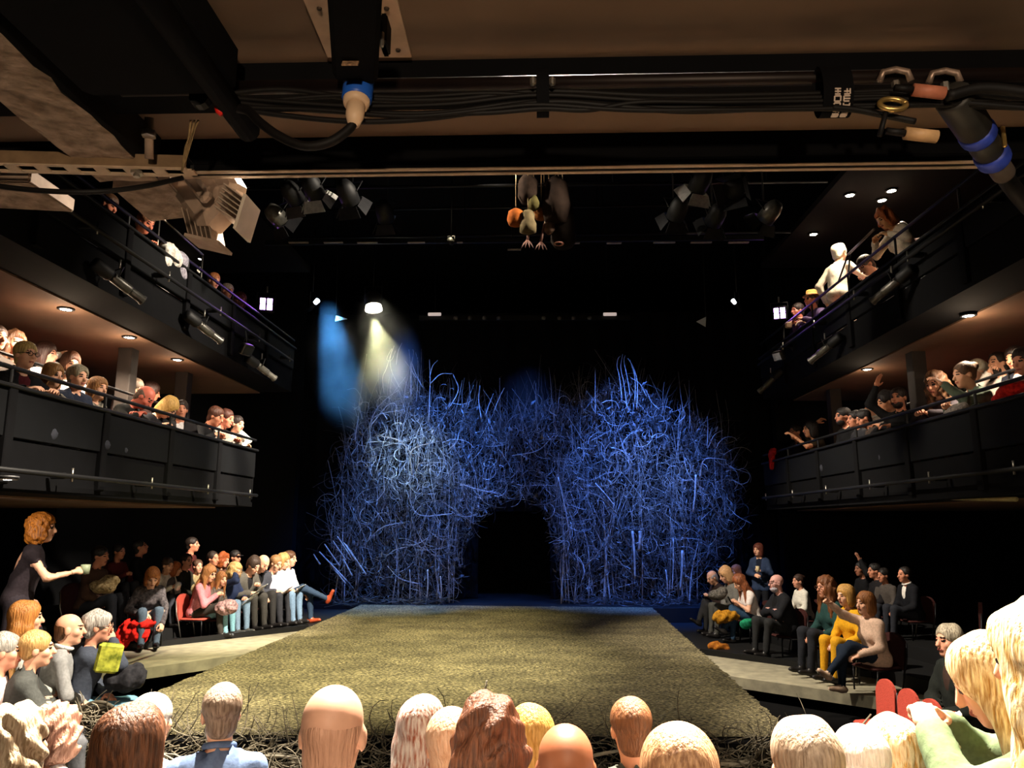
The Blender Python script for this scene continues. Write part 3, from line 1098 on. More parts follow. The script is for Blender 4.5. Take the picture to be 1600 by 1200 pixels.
XF = 4.6
gl_m = gallery('left', 'middle', -1.0, 12.5, (1.98, 2.10, 2.05, 2.87, 3.06), XF)
gr_m = gallery('right', 'middle', -1.0, 15.6, (1.98, 2.10, 2.05, 2.87, 3.06), XF)
gl_u = gallery('left', 'upper', -1.0, 14.2, (4.16, 4.30, 4.22, 4.98, 5.16), XF)
gr_u = gallery('right', 'upper', -1.0, 15.4, (4.16, 4.30, 4.22, 4.98, 5.30), XF)
for sg, nm in ((-1, 'left'), (1, 'right')):
    r = struct(empty('rear_rail_' + nm))
    for k, (x, z, ya, yb) in enumerate([(5.55, 3.46, 4.5, 12.0)]):
        p = MB(); p.tube([(sg * x, ya, z), (sg * x, yb, z)], .02, 8)
        for y in np.arange(ya, yb + .1, 1.5):
            p.tube([(sg * x, y, 2.1), (sg * x, y, z)], .015, 6)
        p.build('rail', BLKMETAL, r)
    struct(MB().box((sg * 7.0, 6.3, 2.25), (3.2, 12.4, .30)).build('floor_rear_tier_' + nm, DARKFLOOR))
    struct(MB().box((sg * 6.8, 7, 6.85), (4.4, 16, .1)).build('ceiling_gallery_' + nm, mat('dark_soffit', '100d0c', .9, .2, 3, .03, spec=.1)))
# columns that carry the galleries
for k, (x, y, z0, z1) in enumerate([(-5.74, 10.45, 2.1, 4.16), (-5.74, 12.2, 2.1, 4.16), (5.5, 11.0, 2.1, 4.16), (5.5, 14.1, 2.1, 4.16)]):
    struct(MB().box((x, y, (z0 + z1) / 2), (.2, .2, z1 - z0), bev=.01).build('pillar', PILLAR))
struct(MB().box((-6.9, 9.0, 1.0), (.75, .5, 1.96), bev=.01).build('pillar_low', PILLAR))
struct(MB().box((6.6, 9.4, 1.0), (1.0, .5, 1.96), bev=.01).build('pillar_low', PILLAR))
# proscenium returns
struct(MB().box((-7.2, 17.4, 3.8), (3.6, .3, 8.8)).build('wall_return_left', BLACKM))
struct(MB().box((7.2, 17.4, 3.8), (3.6, .3, 8.8)).build('wall_return_right', BLACKM))
# ================================================================== the thicket of branches at the back of the stage
TWIG = mat('bare_twig', '5a5552', 0.36, 0.5, 5, 0.1, hx2='161413', spec=0.5)
PALE = mat('pale_twig', 'e4ded6', 0.28, 0.5, 9, 0.1, hx2='8a847e', spec=0.8)
STEM = mat('pale_stem', 'b4aea6', 0.38, 0.4, 14, 0.2, hx2='7a746e', spec=0.5)
LEAF = mat('dry_leaf', '6d6a68', 0.5, 0.5, 12, 0.1, hx2='3a3836', spec=0.4)
BARK = mat('brown_twig', '8a7a6c', 0.5, 0.4, 14, 0.2, hx2='5c4c40')
# outline of the mass (room x, z) at its front face
_out = [(525, 930), (512, 860), (528, 780), (532, 715), (550, 665), (585, 635), (640, 610), (690, 618), (735, 625), (765, 655),
        (800, 640), (850, 632), (905, 622), (950, 600), (975, 585), (1010, 605), (1045, 640), (1095, 655), (1135, 690), (1150, 750),
        (1146, 830), (1125, 880), (1090, 915), (1060, 942), (880, 948), (868, 890), (862, 835), (848, 795), (815, 778), (780, 790), (750, 812),
        (728, 850), (718, 900), (714, 938)]
TY = 17.25
OUT = [(on_y(x, y, TY)[0], max(on_y(x, y, TY)[2], 0.0)) for x, y in _out]


def inside(x, z):
    c = False
    n = len(OUT)
    for i in range(n):
        x1, z1 = OUT[i]
        x2, z2 = OUT[(i + 1) % n]
        if (z1 > z) != (z2 > z) and x < (x2 - x1) * (z - z1) / (z2 - z1) + x1:
            c = not c
    return c


rt_ = random.Random(5)


def strand(p, d, L, curl, n, rng, grav=0.0):
    p = np.array(p, float)
    d = np.array(d, float)
    d /= np.linalg.norm(d)
    ax = np.array([rng.gauss(0, .35), rng.gauss(0, 1), rng.gauss(0, .35)])
    ax /= np.linalg.norm(ax)
    pts = [p.copy()]
    k = curl * rng.uniform(.4, 1.4) * rng.choice((-1, 1)) / n
    for i in range(n):
        c = np.cross(ax, d)
        d = d + c * k + np.array([rng.gauss(0, .06), rng.gauss(0, .06), rng.gauss(0, .06) - grav])
        d /= np.linalg.norm(d)
        p = p + d * (L / n)
        pts.append(p.copy())
    return pts


def strands_mesh(name, specs, m, parent, sides=3):
    """many thin curved twigs in one mesh (uncountable tangle)"""
    V, Qd = [], []
    off = 0
    for pts, r0, r1 in specs:
        P = np.array(pts)
        n = len(P)
        T = np.gradient(P, axis=0)
        T /= np.linalg.norm(T, axis=1)[:, None] + 1e-9
        u = np.cross(T, np.array([.31, .9, .25]))
        u /= np.linalg.norm(u, axis=1)[:, None] + 1e-9
        v = np.cross(T, u)
        rr = np.linspace(r0, r1, n)[:, None]
        ring = [P + (u * math.cos(a) + v * math.sin(a)) * rr for a in np.arange(sides) * 2 * math.pi / sides]
        V.append(np.stack(ring, 1).reshape(-1, 3))
        i = np.arange(n - 1)[:, None] * sides
        k = np.arange(sides)[None, :]
        k2 = (k + 1) % sides
        q = np.stack([i + k, i + k2, i + sides + k2, i + sides + k], -1).reshape(-1, 4) + off
        Qd.append(q)
        off += n * sides
    return mesh_np(name, np.concatenate(V), np.concatenate(Qd), [m], None, parent)


thicket = empty('branch_thicket', (-.4, 17.6, 0))
tag(thicket, 'wall of tangled bare branches and canes with a dark arched opening, lit blue', 'branches')
thicket_loc = np.array([-.4, 17.6, 0])
SP = {0: [], 1: [], 2: [], 3: []}
xs = [p[0] for p in OUT]
zs = [p[1] for p in OUT]
cnt = 0
while cnt < 8200:
    x, z = rt_.uniform(min(xs), max(xs)), rt_.uniform(0, max(zs))
    if not inside(x, z):
        continue
    cnt += 1
    depth = rt_.random() ** 1.5 * 1.0
    bulge = -.25 * math.sin(min(max(z / 4, 0), 1) * math.pi)
    y = TY + depth + bulge
    kind = rt_.random()
    if kind < .34:
        d = (rt_.gauss(0, .7), rt_.gauss(0, .3), rt_.choice((1, 1, -1)) * rt_.uniform(.3, 1))
        pts = strand((x, y, z), d, rt_.uniform(.25, .8), rt_.uniform(.3, 2.0), 6, rt_)
        r = rt_.uniform(.0035, .007)
    elif kind < .93:
        d = (rt_.gauss(0, 1), rt_.gauss(0, .3), rt_.gauss(0, .8))
        pts = strand((x, y, z), d, rt_.uniform(.25, .9), rt_.uniform(1.2, 5.0), 8, rt_)
        r = rt_.uniform(.003, .0065)
    else:
        d = (rt_.gauss(0, .25), 0, 1)
        pts = strand((x, y, z), d, rt_.uniform(.5, 1.3), rt_.uniform(0, .5), 4, rt_)
        r = rt_.uniform(.004, .009)
    if pts[-1][2] < 0.01:
        continue
    mid = pts[len(pts) // 2]
    if not inside(mid[0], mid[2]) and mid[2] < 2.4 and -2.2 < mid[0] < 1.0:
        continue
    pts = [q - thicket_loc for q in pts]
    SP[0 if kind < .34 else (3 if kind < .50 else (1 if kind < .93 else 2))].append((pts, r, r * .5))
# feathery tips along the top
for i in range(520):
    k = rt_.randrange(4, 20)
    a, b = OUT[k], OUT[k + 1]
    t = rt_.random()
    x, z = a[0] + (b[0] - a[0]) * t, a[1] + (b[1] - a[1]) * t - rt_.uniform(.1, .8)
    pts = strand((x, TY + rt_.uniform(.1, .9), z), (rt_.gauss(0, .35), rt_.gauss(0, .2), 1), rt_.uniform(.5, 1.25), rt_.uniform(.2, 1.6), 7, rt_, .02)
    SP[0].append(([q - thicket_loc for q in pts], rt_.uniform(.005, .008), .002))
for k, nm, m in ((0, 'twig_tangle', TWIG), (1, 'vine_tangle', TWIG), (2, 'cane_tangle', STEM), (3, 'pale_vine_tangle', PALE)):
    o = strands_mesh(nm, SP[k], m, thicket)
    o['kind'] = 'stuff'
# dry leaves and shreds of bark caught among them
V, Qd = [], []
for i in range(2600):
    while True:
        x, z = rt_.uniform(min(xs), max(xs)), rt_.uniform(0, max(zs))
        if inside(x, z):
            break
    y = TY + rt_.uniform(.05, 1.0) - .2
    a = rt_.uniform(0, 6.3)
    tl = rt_.gauss(0, .5)
    L, w_ = rt_.uniform(.05, .2), rt_.uniform(.012, .035)
    d = np.array([math.sin(tl), rt_.gauss(0, .3), math.cos(tl)])
    d /= np.linalg.norm(d)
    s_ = np.cross(d, np.array([math.sin(a), math.cos(a), .2]))
    s_ /= np.linalg.norm(s_) + 1e-9
    nrm = np.cross(d, s_)
    c = np.array([x, y, z]) - thicket_loc
    o = len(V)
    for tt, ww, bb in ((0, .15, 0), (.45, 1, .22), (1, .1, 0)):
        for sg in (-1, 1):
            V.append(c + d * L * tt + s_ * w_ * ww * sg + nrm * L * bb)
    Qd += [(o, o + 1, o + 3, o + 2), (o + 2, o + 3, o + 5, o + 4)]
o = mesh_np('dry_leaves', np.array(V), np.array(Qd), [LEAF], None, thicket)
o['kind'] = 'stuff'


def branch(ctrl, r0, r1, m=STEM, n=6, sides=6):
    pts = smooth_pts(ctrl, n)
    b = MB()
    b.tube([np.array(p) - thicket_loc for p in pts], list(np.linspace(r0, r1, len(pts))), sides)
    return b.build('branch', m, thicket, True)


# the branches that can be picked out one by one
def P(x, y, dy=0.0):
    q = on_y(x, y, TY - .25 + dy)
    return (q[0], q[1], max(q[2], .01))


for i in range(34):                                              # upright canes standing in the mass
    for _ in range(50):
        x = rt_.uniform(min(xs), max(xs))
        if inside(x, .5):
            break
    z0 = 0.0
    zt = rt_.uniform(1.0, 3.2)
    for _ in range(12):
        if inside(x, zt):
            break
        zt *= .85
    y = TY + rt_.uniform(-.15, .5)
    branch([(x, y, z0), (x + rt_.gauss(0, .06), y + .03, zt * .5), (x + rt_.gauss(0, .14), y, zt)], rt_.uniform(.010, .022), rt_.uniform(.005, .010))
for i in range(60):                                              # bowed limbs
    for _ in range(200):
        x, z = rt_.uniform(min(xs), max(xs)), rt_.uniform(.4, 4.2)
        if inside(x, z):
            break
    a = rt_.uniform(-1.2, 1.2)
    L = rt_.uniform(.6, 1.5)
    bo = rt_.uniform(-.35, .35)
    y = TY - .2 + rt_.uniform(-.1, .25)
    e = (x + math.sin(a) * L, y, max(z + math.cos(a) * L * .7, .1))
    if not inside(e[0], e[2]):
        continue
    md = ((x + e[0]) / 2 + math.cos(a) * bo, y - .12, (z + e[2]) / 2 - math.sin(a) * bo)
    branch([(x, y, z), md, e], rt_.uniform(.008, .018), .005, rt_.choice((STEM, TWIG, BARK)))
# tall tips standing up against the smoke and the dark
for ctrl in [[(560, 640), (566, 600), (573, 553)], [(553, 640), (566, 628), (556, 608), (542, 609)], [(566, 655), (562, 632), (575, 629), (576, 640)],
             [(600, 615), (598, 590), (604, 575), (613, 545), (606, 556), (605, 563), (612, 562), (618, 548)], [(624, 605), (612, 580), (610, 560), (616, 540)],
             [(619, 570), (622, 550), (628, 536)], [(642, 620), (642, 580), (639, 546)], [(650, 590), (643, 575), (646, 552), (645, 546)], [(660, 605), (650, 585), (643, 565)],
             [(670, 660), (672, 600), (671, 562)], [(671, 590), (676, 572), (684, 563)], [(672, 600), (688, 585), (707, 584)], [(700, 640), (716, 610), (708, 585)],
             [(575, 670), (588, 640), (605, 622), (622, 610)], [(605, 655), (598, 645), (590, 640)], [(577, 668), (605, 634), (618, 632), (618, 650)],
             [(752, 655), (748, 625), (750, 602)], [(758, 650), (765, 630), (771, 615)], [(772, 642), (780, 622), (788, 606)], [(560, 650), (556, 690), (575, 698)],
             [(548, 712), (556, 700), (562, 690)], [(930, 650), (930, 600), (930, 575)], [(972, 625), (968, 590), (964, 572), (966, 560), (970, 556)],
             [(980, 640), (975, 600), (970, 575), (973, 553)], [(985, 620), (980, 590), (975, 565), (977, 555)], [(992, 630), (992, 590), (984, 562)],
             [(995, 640), (996, 600), (990, 575), (981, 560)], [(1010, 620), (1000, 600), (985, 590)], [(1030, 640), (1018, 628), (1010, 610)],
             [(940, 630), (950, 626), (962, 628), (968, 640)], [(970, 625), (978, 630), (984, 644), (992, 645)], [(1105, 700), (1106, 670), (1105, 650)],
             [(1106, 700), (1116, 680), (1130, 672)], [(1060, 660), (1070, 650), (1068, 640)], [(870, 650), (858, 642), (862, 630)], [(920, 690), (940, 680), (955, 672)],
             [(800, 712), (840, 704), (865, 680)]]:
    branch([P(x, y, .1 + .02 * (i_ % 3)) for i_, (x, y) in enumerate(ctrl)], .011, .005, STEM, 5, 5)
# broken poles leaning out at the left foot
for a, b in [((499, 862), (542, 908)), ((507, 850), (531, 885)), ((520, 845), (540, 875)), ((527, 838), (552, 876)), ((537, 848), (567, 892)),
             ((540, 850), (572, 898)), ((515, 880), (540, 912)), ((534, 868), (550, 900)), ((490, 866), (500, 882))]:
    branch([P(*a, -.05), P((a[0] + b[0]) / 2, (a[1] + b[1]) / 2, -.08), P(*b, -.05)], .012, .022, STEM)
# pale trunks at the right
for a, b, r in [((1066, 860), (1063, 922), .035), ((1052, 840), (1050, 925), .02), ((1087, 742), (1083, 800), .025), ((988, 830), (992, 905), .035), ((1000, 830), (998, 860), .045),
                ((1040, 890), (1043, 930), .02), ((930, 755), (960, 790), .018), ((872, 745), (893, 850), .015), ((668, 890), (667, 935), .02), ((640, 890), (640, 936), .014), ((688, 900), (689, 936), .016)]:
    branch([P(*a, -.12), P((a[0] + b[0]) / 2 + 1, (a[1] + b[1]) / 2, -.14), P(*b, -.12)], r * .8, r * .65, STEM)
# low rubble of sticks on the floor in front of the thicket
sp = []
for i in range(500):
    x = rt_.uniform(-4.3, 4.0)
    if -1.9 < x < .75:
        continue
    p = (x, TY - .25 + rt_.uniform(-.25, .2), rt_.uniform(.01, .12))
    pts = strand(p, (rt_.gauss(0, 1), rt_.gauss(0, .4), rt_.uniform(0, .5)), rt_.uniform(.15, .6), rt_.uniform(0, 2), 4, rt_)
    sp.append(([np.maximum(q, (-99, -99, .008)) - thicket_loc for q in pts], .006, .003))
o = strands_mesh('fallen_sticks', sp, TWIG, thicket)
o['kind'] = 'stuff'

# tangle hung on the front edge of the stage
fringe = empty('twig_edging', (-.9, 6.45, -.4))
tag(fringe, 'band of dark twigs and roots along the near edge of the stage', 'twigs')
fl = np.array([-.9, 6.45, -.4])
sp = []
for i in range(2300):
    x = rt_.uniform(-4.0, 2.2)
    p = (x, 6.62 - abs(rt_.gauss(0, .16)), rt_.uniform(-.32, .03))
    if rt_.random() < .6:
        pts = strand(p, (rt_.gauss(0, 1), rt_.gauss(0, .25), rt_.gauss(0, .35)), rt_.uniform(.12, .5), rt_.uniform(.3, 3), 6, rt_)
    else:
        pts = strand(p, (rt_.gauss(0, .5), -.5, rt_.gauss(0, .6)), rt_.uniform(.08, .25), rt_.uniform(.3, 2), 4, rt_)
    sp.append(([q - fl for q in pts], rt_.uniform(.004, .009), .003))
EDGE = mat('edge_twig', '8d8470', 0.55, 0.6, 9, 0.2, hx2='2e2a22')
o = strands_mesh('edging_tangle', sp, EDGE, fringe)
o['kind'] = 'stuff'
for i in range(26):
    x = rt_.uniform(-3.6, 2.0)
    y = 6.42 + rt_.uniform(-.15, .1)
    pts = strand((x, y, rt_.uniform(-.25, -.02)), (rt_.choice((-1, 1)), rt_.gauss(0, .15), rt_.gauss(0, .15)), rt_.uniform(.6, 1.3), rt_.uniform(.2, 1.1), 9, rt_)
    b = MB(); b.tube([q - fl for q in pts], list(np.linspace(rt_.uniform(.011, .018), .007, len(pts))), 6)
    b.build('branch', mat('pale_root', 'aaa28e', .5, .4, 20, .3), fringe, True)
MB().prism([(-3.95 - fl[0], 6.6 - fl[1]), (-3.95 - fl[0], 6.52 - fl[1]), (2.12 - fl[0], 6.6 - fl[1]), (2.12 - fl[0], 6.7 - fl[1])], -.2, .38).build('edge_board', BLACKM, fringe)


def hoop(x, y, wd, ht, label, ang):
    """arched wicker-like hoop stuffed with leaf litter at a stage corner"""
    o = empty('litter_hoop', (x, y, -.4))
    o.rotation_euler = (0, 0, ang)
    tag(o, label, 'twigs', 'stuffed hoops at the stage corners')
    b = MB()
    arc = [(wd * math.cos(a), .03 * math.sin(3 * a), ht * math.sin(a)) for a in np.linspace(0, math.pi, 21)]
    b.tube(arc, .016, 7)
    b.build('rim', mat('rim_bark', '4a4334', .7, .4, 20, .3), o, True)
    sp_ = []
    for i in range(480):
        a, q = rt_.uniform(0, math.pi), math.sqrt(rt_.random()) * .95
        p = (wd * q * math.cos(a), rt_.uniform(-.12, .02) + .0, ht * q * math.sin(a))
        sp_.append((strand(p, (rt_.gauss(0, 1), rt_.gauss(0, .5), rt_.gauss(0, 1)), rt_.uniform(.06, .22), rt_.uniform(.5, 3), 4, rt_), .006, .004))
    k = strands_mesh('litter', sp_, EDGE, o)
    k['kind'] = 'stuff'
    bk = MB(); bk.add([(wd * .96 * math.cos(a), .0, ht * .96 * math.sin(a)) for a in np.linspace(0, math.pi, 21)] + [(wd * .96 * math.cos(a), .05, ht * .96 * math.sin(a)) for a in np.linspace(0, math.pi, 21)],
                      [tuple(range(20, -1, -1)), tuple(range(21, 42))] + [(i, i + 1, 22 + i, 21 + i) for i in range(20)])
    bk.build('litter_bed', mat('litter_bed', '3a3428', .9, .5, 30, .6), o)


h1 = on_y(152, 1120, 6.35)
hoop(h1[0], h1[1], .30, .72, 'arched hoop of leaf litter beside the seated woman with folded arms', 0.25)
h2 = on_y(1228, 1160, 6.1)
hoop(h2[0], h2[1], .34, .52, 'arched hoop of leaf litter at the stage corner near the empty red seats', -0.25)

# added black sheet behind the branches, keeps stray light off the arch opening
dr = empty('light_block_sheet', (-.3, 18.6, 0)); tag(dr, 'added black sheet behind the branches that blocks light, with a gap at the arch', 'light block')
for xa, xb, z0, z1 in [(-8.5, -1.35, 0, 6.9), (.35, 8.5, 0, 6.9), (-1.35, .35, 2.0, 6.9)]:
    b = MB()
    n = int((xb - xa) / .12)
    v = []
    for i in range(n + 1):
        x = xa + (xb - xa) * i / n
        yy = .05 * math.sin(x * 11)
        v += [(x + .3, yy, z0), (x + .3, yy, z1)]
    b.add(v, [(2 * i, 2 * i + 2, 2 * i + 3, 2 * i + 1) for i in range(n)])
    b.build('sheet_panel', BLACKM, dr, True)
# ================================================================== furniture the audience sits on
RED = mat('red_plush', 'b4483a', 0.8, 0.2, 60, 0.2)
RED_SHADED = mat('shaded_plush', '3a1512', 0.85, 0.2, 60, 0.2)  # red plush again, with shade among the sitters put into the colour
_chair = None


def chair(label, x, y, z, face, group='red padded chairs', dark=False):
    """tubular chair with red padded seat and rounded back; x, y = middle of the seat"""
    global _chair
    if _chair is None:
        r = empty('red_chair')
        MB().box((0, .02, .43), (.43, .42, .055), bev=.022).build('seat', RED, r, True)
        pts = [(-.205, -.50), (.205, -.50), (.215, -.1)] + [(.215 * math.cos(a), -.1 + .2 * math.sin(a)) for a in np.linspace(.15, math.pi - .15, 11)] + [(-.215, -.1)]
        b = MB()
        n = len(pts)
        b.add([(px, -.245 - .06 * (pz + .5), .92 + pz - .02) for px, pz in pts] + [(px, -.195 - .06 * (pz + .5), .92 + pz - .02) for px, pz in pts],
              [tuple(range(n - 1, -1, -1)), tuple(range(n, 2 * n))] + [(i, (i + 1) % n, n + (i + 1) % n, n + i) for i in range(n)])
        b.build('backrest', RED, r)
        for sg in (-1, 1):
            b = MB(); b.tube([(sg * .215, .20, .0), (sg * .215, .19, .40), (sg * .215, -.16, .40)], .012, 7)
            b.build('leg', BLKMETAL, r, True)
            b = MB(); b.tube([(sg * .215, -.14, .0), (sg * .222, -.20, .40), (sg * .225, -.235, .55), (sg * .225, -.26, .86)], .012, 7)
            b.build('leg', STEEL if sg > 0 else BLKMETAL, r, True)
        _chair = r
        o = r
    else:
        o = copy_tree(_chair)
    o.location = (x, y, z)
    o.rotation_euler = (0, 0, -math.radians(face))
    if True:
        for ch in o.children:
            if ch.name.split('.')[0] in ('seat', 'backrest'):
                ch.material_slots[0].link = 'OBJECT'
                ch.material_slots[0].material = RED_SHADED if dark else RED
    tag(o, label, 'chair', group)
    return o


def bench(label, a, b, z, face):
    o = empty('bench', ((a[0] + b[0]) / 2, (a[1] + b[1]) / 2, z))
    d = math.hypot(b[0] - a[0], b[1] - a[1])
    o.rotation_euler = (0, 0, math.atan2(b[1] - a[1], b[0] - a[0]))
    MB().box((0, 0, .40), (d, .36, .07), bev=.02).build('seat', RED, o)
    for x in np.linspace(-d / 2 + .2, d / 2 - .2, max(int(d / 1.3), 2)):
        MB().box((x, 0, .183), (.06, .3, .366)).build('leg', BLKMETAL, o)
    tag(o, label, 'bench', 'padded benches in the galleries')
    return o


# ================================================================== the audience
PL = {}


def put(key, label, px, plane, face, floor, **kw):
    """px = pixel of the middle of the head; plane = ('x', X) / ('y', Y) / ('l', A, B)"""
    if plane[0] == 'x':
        p = on_x(px[0], px[1], plane[1])
    elif plane[0] == 'y':
        p = on_y(px[0], px[1], plane[1])
    else:
        p = on_line(px[0], px[1], plane[1], plane[2])
    PL[key] = person(label, p, face, floor, **kw)
    return PL[key]


def row(A, B, N, k):
    return ('l', tuple(A - N * k), tuple(B - N * k))


L1, L2, L3 = row(LA, LB, LN, 0), row(LA, LB, LN, .78), row(LA, LB, LN, 1.5)
R1, R2, R3 = row(RA, RB, RN, 0), row(RA, RB, RN, .8), row(RA, RB, RN, 1.6)
FL = 116
FR = -103
G1 = 'audience at the left of the stage'
G2 = 'audience at the right of the stage'
G3 = 'audience in the front rows'
G4 = 'audience in the middle gallery'
G5 = 'audience in the upper gallery'
SK1, SK2, SK3, SK4 = 'e0aa8c', 'd2957a', 'c07f62', '8a5a44'
W = 'e9e4da'

# ---- left side, front row of chairs
put('l1', 'person in dark mottled jacket bending over a red coat on the lap', (238, 903), L1, FL + 30, LZ[0], girth=1.1, low=.14, group=G1, fem=True, lean=26, hp=28, hair='bob', hairc='a8672e', hairc2='6d3c18',
    top=plaid('2c2a2c', '565052'), trou='4c5a68', al='floor', ar='lap', hem=.1, hf=.01)
put('l3', 'woman with long fair hair in a pink cardigan leaning to the girl beside her', (327, 897), L1, FL - 25, LZ[0], girth=1.1, low=.14, group=G1, fem=True, lean=14, side=6, hp=16, hy=12, hair='long', hairc='b07a48', hairc2='7c4a28',
    top='cf7f86', trou='37332f', al='phone', ar='phone', skin=SK1, hf=.0125)
put('l4', 'girl with open mouth in patterned scarf and pale blue jeans holding a striped bag', (346, 906), L1, FL - 8, LZ[0], girth=1.1, low=.14, group=G1, fem=True, lean=12, side=-8, hp=4, hy=12, hair='long', hairc='a86e3e', top=plaid('6d625a', '3a3430'),
    trou='7fb0bd', al='lapmid', ar='lapmid', shoe='404448', hf=.0125)
put('l5', 'blonde woman with glasses holding a hand to her mouth, denim waistcoat and navy sleeves', (367, 893), L1, FL, LZ[0], girth=1.1, low=.14, group=G1, fem=True, lean=16, hp=12, hair='curly', hairc='c9a468', glasses='c09060',
    top='28324e', trou='7d97b0', al='paper', ar='mouth', shoe='50504e', hf=.0125)
put('l6', 'dark haired person in grey coat looking down at white papers', (396, 884), L1, FL, LZ[0], girth=1.1, low=.14, group=G1, lean=18, hp=30, hair='thick', hairc='3a2a20', top='1d1c1e', jacket='55524c', trou='3e3c38', al='phone', ar='paper', hf=.0125)
put('l7', 'bald man in black bowing his head beside the grey coat', (411, 878), L1, FL, LZ[0], girth=1.1, low=.14, group=G1, lean=20, hp=34, hair='bald', top='141416', trou='2c2b2a', al='lap', ar='lap', hf=.0125)
put('l8', 'fair haired man in dark suit and white shirt reading a sheet of paper', (431, 881), L1, FL, LZ[0], girth=1.1, low=.14, group=G1, lean=14, hp=18, hair='short', hairc='a5794e', top='e8e6ea', jacket='3c3e46', trou='2e2f34', al='paper', ar='paper', hf=.0125)
put('l9', 'blonde woman in white cardigan next to the last seat by the branches', (443, 878), L1, FL - 10, LZ[0], girth=1.1, low=.14, group=G1, fem=True, lean=10, hp=12, hair='bob', hairc='c49a5e', top='d9d4e2', trou='6d86a0', al='paper', ar='paper', hf=.0125)
put('l10', 'brown haired person in white top with one leg stretched out in a tan shoe', (453, 874), L1, FL - 16, LZ[0], girth=1.1, low=.14, group=G1, lean=4, hp=4, hair='short', hairc='5b3a22', top='e4e2e8', trou='2e3f54', al='lap', ar='lapmid', lr='over', shoe='a8492c', hf=.0125)
# ---- left side, second and third rows
put('l2', 'person in white jumper holding a white drink carton behind the mottled jacket', (262, 884), L2, FL, LZ[1], girth=1.1, low=.14, group=G1, lean=8, hp=10, hair='short', hairc='4a3626', top='f0eee8', trou='3a3c44', al='phone', ar='phone')
put('l11', 'red haired woman in grey top looking round behind the pink cardigan', (274, 890), L2, FL - 40, LZ[1], girth=1.1, low=.14, group=G1, fem=True, hair='bob', hairc='b5622a', top='6a6664', hp=6)
put('l12', 'man in black shirt turning to talk to the smiling woman', (292, 878), L2, FL - 22, LZ[1], girth=1.1, low=.14, group=G1, hy=20, hair='recede', hairc='33241a', top='26261f', skin=SK2, lean=2)
put('l13', 'smiling woman in olive top behind the pink cardigan', (309, 886), L2, FL + 10, LZ[1], girth=1.1, low=.14, group=G1, fem=True, hair='bun', hairc='4a3020', top='8a7a58', skin=SK2)
put('l14', 'man with receding dark hair looking at the stage from the second row', (333, 874), L2, FL - 6, LZ[1], girth=1.1, low=.14, group=G1, hair='recede', hairc='2a1d16', top='2e2a28', skin=SK3)
put('l15', 'woman with curly auburn hair in the second row beside the receding man', (349, 876), L2, FL - 12, LZ[1], girth=1.1, low=.14, group=G1, fem=True, hair='curly', hairc='9a4c20', top='5a3a2a', skin=SK2, hp=10)
put('l16', 'man in a dark cap with a pale badge in the second row', (368, 872), L2, FL, LZ[1], girth=1.1, low=.14, group=G1, hair='crop', hairc='1c1512', top='1f1f22', skin=SK3, hat=('cap', '17171a'))
put('l17', 'person in dim light turning back above the second row', (301, 852), L3, FL - 30, LZ[2], girth=1.1, low=.14, group=G1, hair='short', hairc='241812', top='4a1e1a', skin=SK3, hp=-6)
put('l18', 'person in brown coat hugging a cream fur bag in the shade under the gallery', (157, 870), L2, FL - 20, LZ[1], girth=1.1, low=.14, group=G1, hair='short', hairc='1d1613', top='4a362c', skin=SK3, hp=4, al='lapmid', ar='lapmid')
put('l19', 'person in dark red with raised hands in the shade under the gallery', (186, 863), L3, FL - 10, LZ[2], girth=1.1, low=.14, group=G1, hair='short', hairc='1a1412', top='5a2224', skin=SK3, al='phone', ar='phone')
put('l20', 'person in black tipping back the head in the shade under the gallery', (219, 856), L3, FL - 45, LZ[2], girth=1.1, low=.14, group=G1, hair='short', hairc='161110', top='121214', skin=SK3, hp=-18)
put('w1', 'woman with red hair in a backless black top walking with a cup', (66, 826), ('y', 8.3), 62, -.12, group=G1, stand=True, fem=True, lean=10, hair='curly', hairc='b8701f', hairc2='6a3a12', top='2a2328', sleeve=.12, trou='2c262c', backless=True,
    ar=((.14, .46, .78), (.5, -.3, -.8), 'grip'), al='down', ll='walkf', lr='walkb', hy=6, hf=.0125)

# ---- seated block at the near left corner of the stage
put('f1', 'woman with very long straight ginger hair in a grey shirt', (42, 968), ('y', 6.5), 52, None, scale=1.0, group=G1, fem=True, hair='long', hairc='b5793a', hairc2='8a5424', top='b0b0a8', hf=.008, skin=SK1, trou='40424a')
put('f2', 'balding man in grey jumper over a pale shirt with clasped hands', (109, 985), ('y', 6.75), 58, None, scale=1.0, group=G1, hair='fringe', hairc='6b4526', top='8f9090', trou='3a3936', al='lapmid', ar='lapmid', hy=8, hf=.007, skin=SK1, collar='d8d8d4', lod_hand=.005)
put('f3', 'grey haired woman with glasses and hand on chin in a dark quilted jacket', (152, 981), ('y', 6.95), 62, None, scale=1.0, group=G1, fem=True, hair='thick', hairc='b5b1aa', hairc2='6f6a64', glasses='907060', top='3e4450', trou='6c9ab0', ar='chin', al='lapmid', hf=.007, skin=SK2, lod_hand=.005)
put('f4', 'blonde woman with tied back hair and folded arms in a charcoal cardigan', (58, 1016), ('y', 6.0), 60, None, scale=1.0, group=G1, fem=True, hair='pony', hairc='c09a62', hairc2='9a7440', top='4a4a48', jacket='383a38', trou='5a5c60', al='fold', ar='fold', hf=.007, skin=SK1, lod_hand=.005)
put('f5', 'older man with grey hair in a pale pink shirt', (8, 1020), ('y', 5.9), 66, None, scale=1.0, group=G1, hair='short', hairc='a5a19a', hairc2='6a665e', top='dcc4c0', trou='c9bcb4', hf=.007, skin=SK2, al='lap', ar='lap')

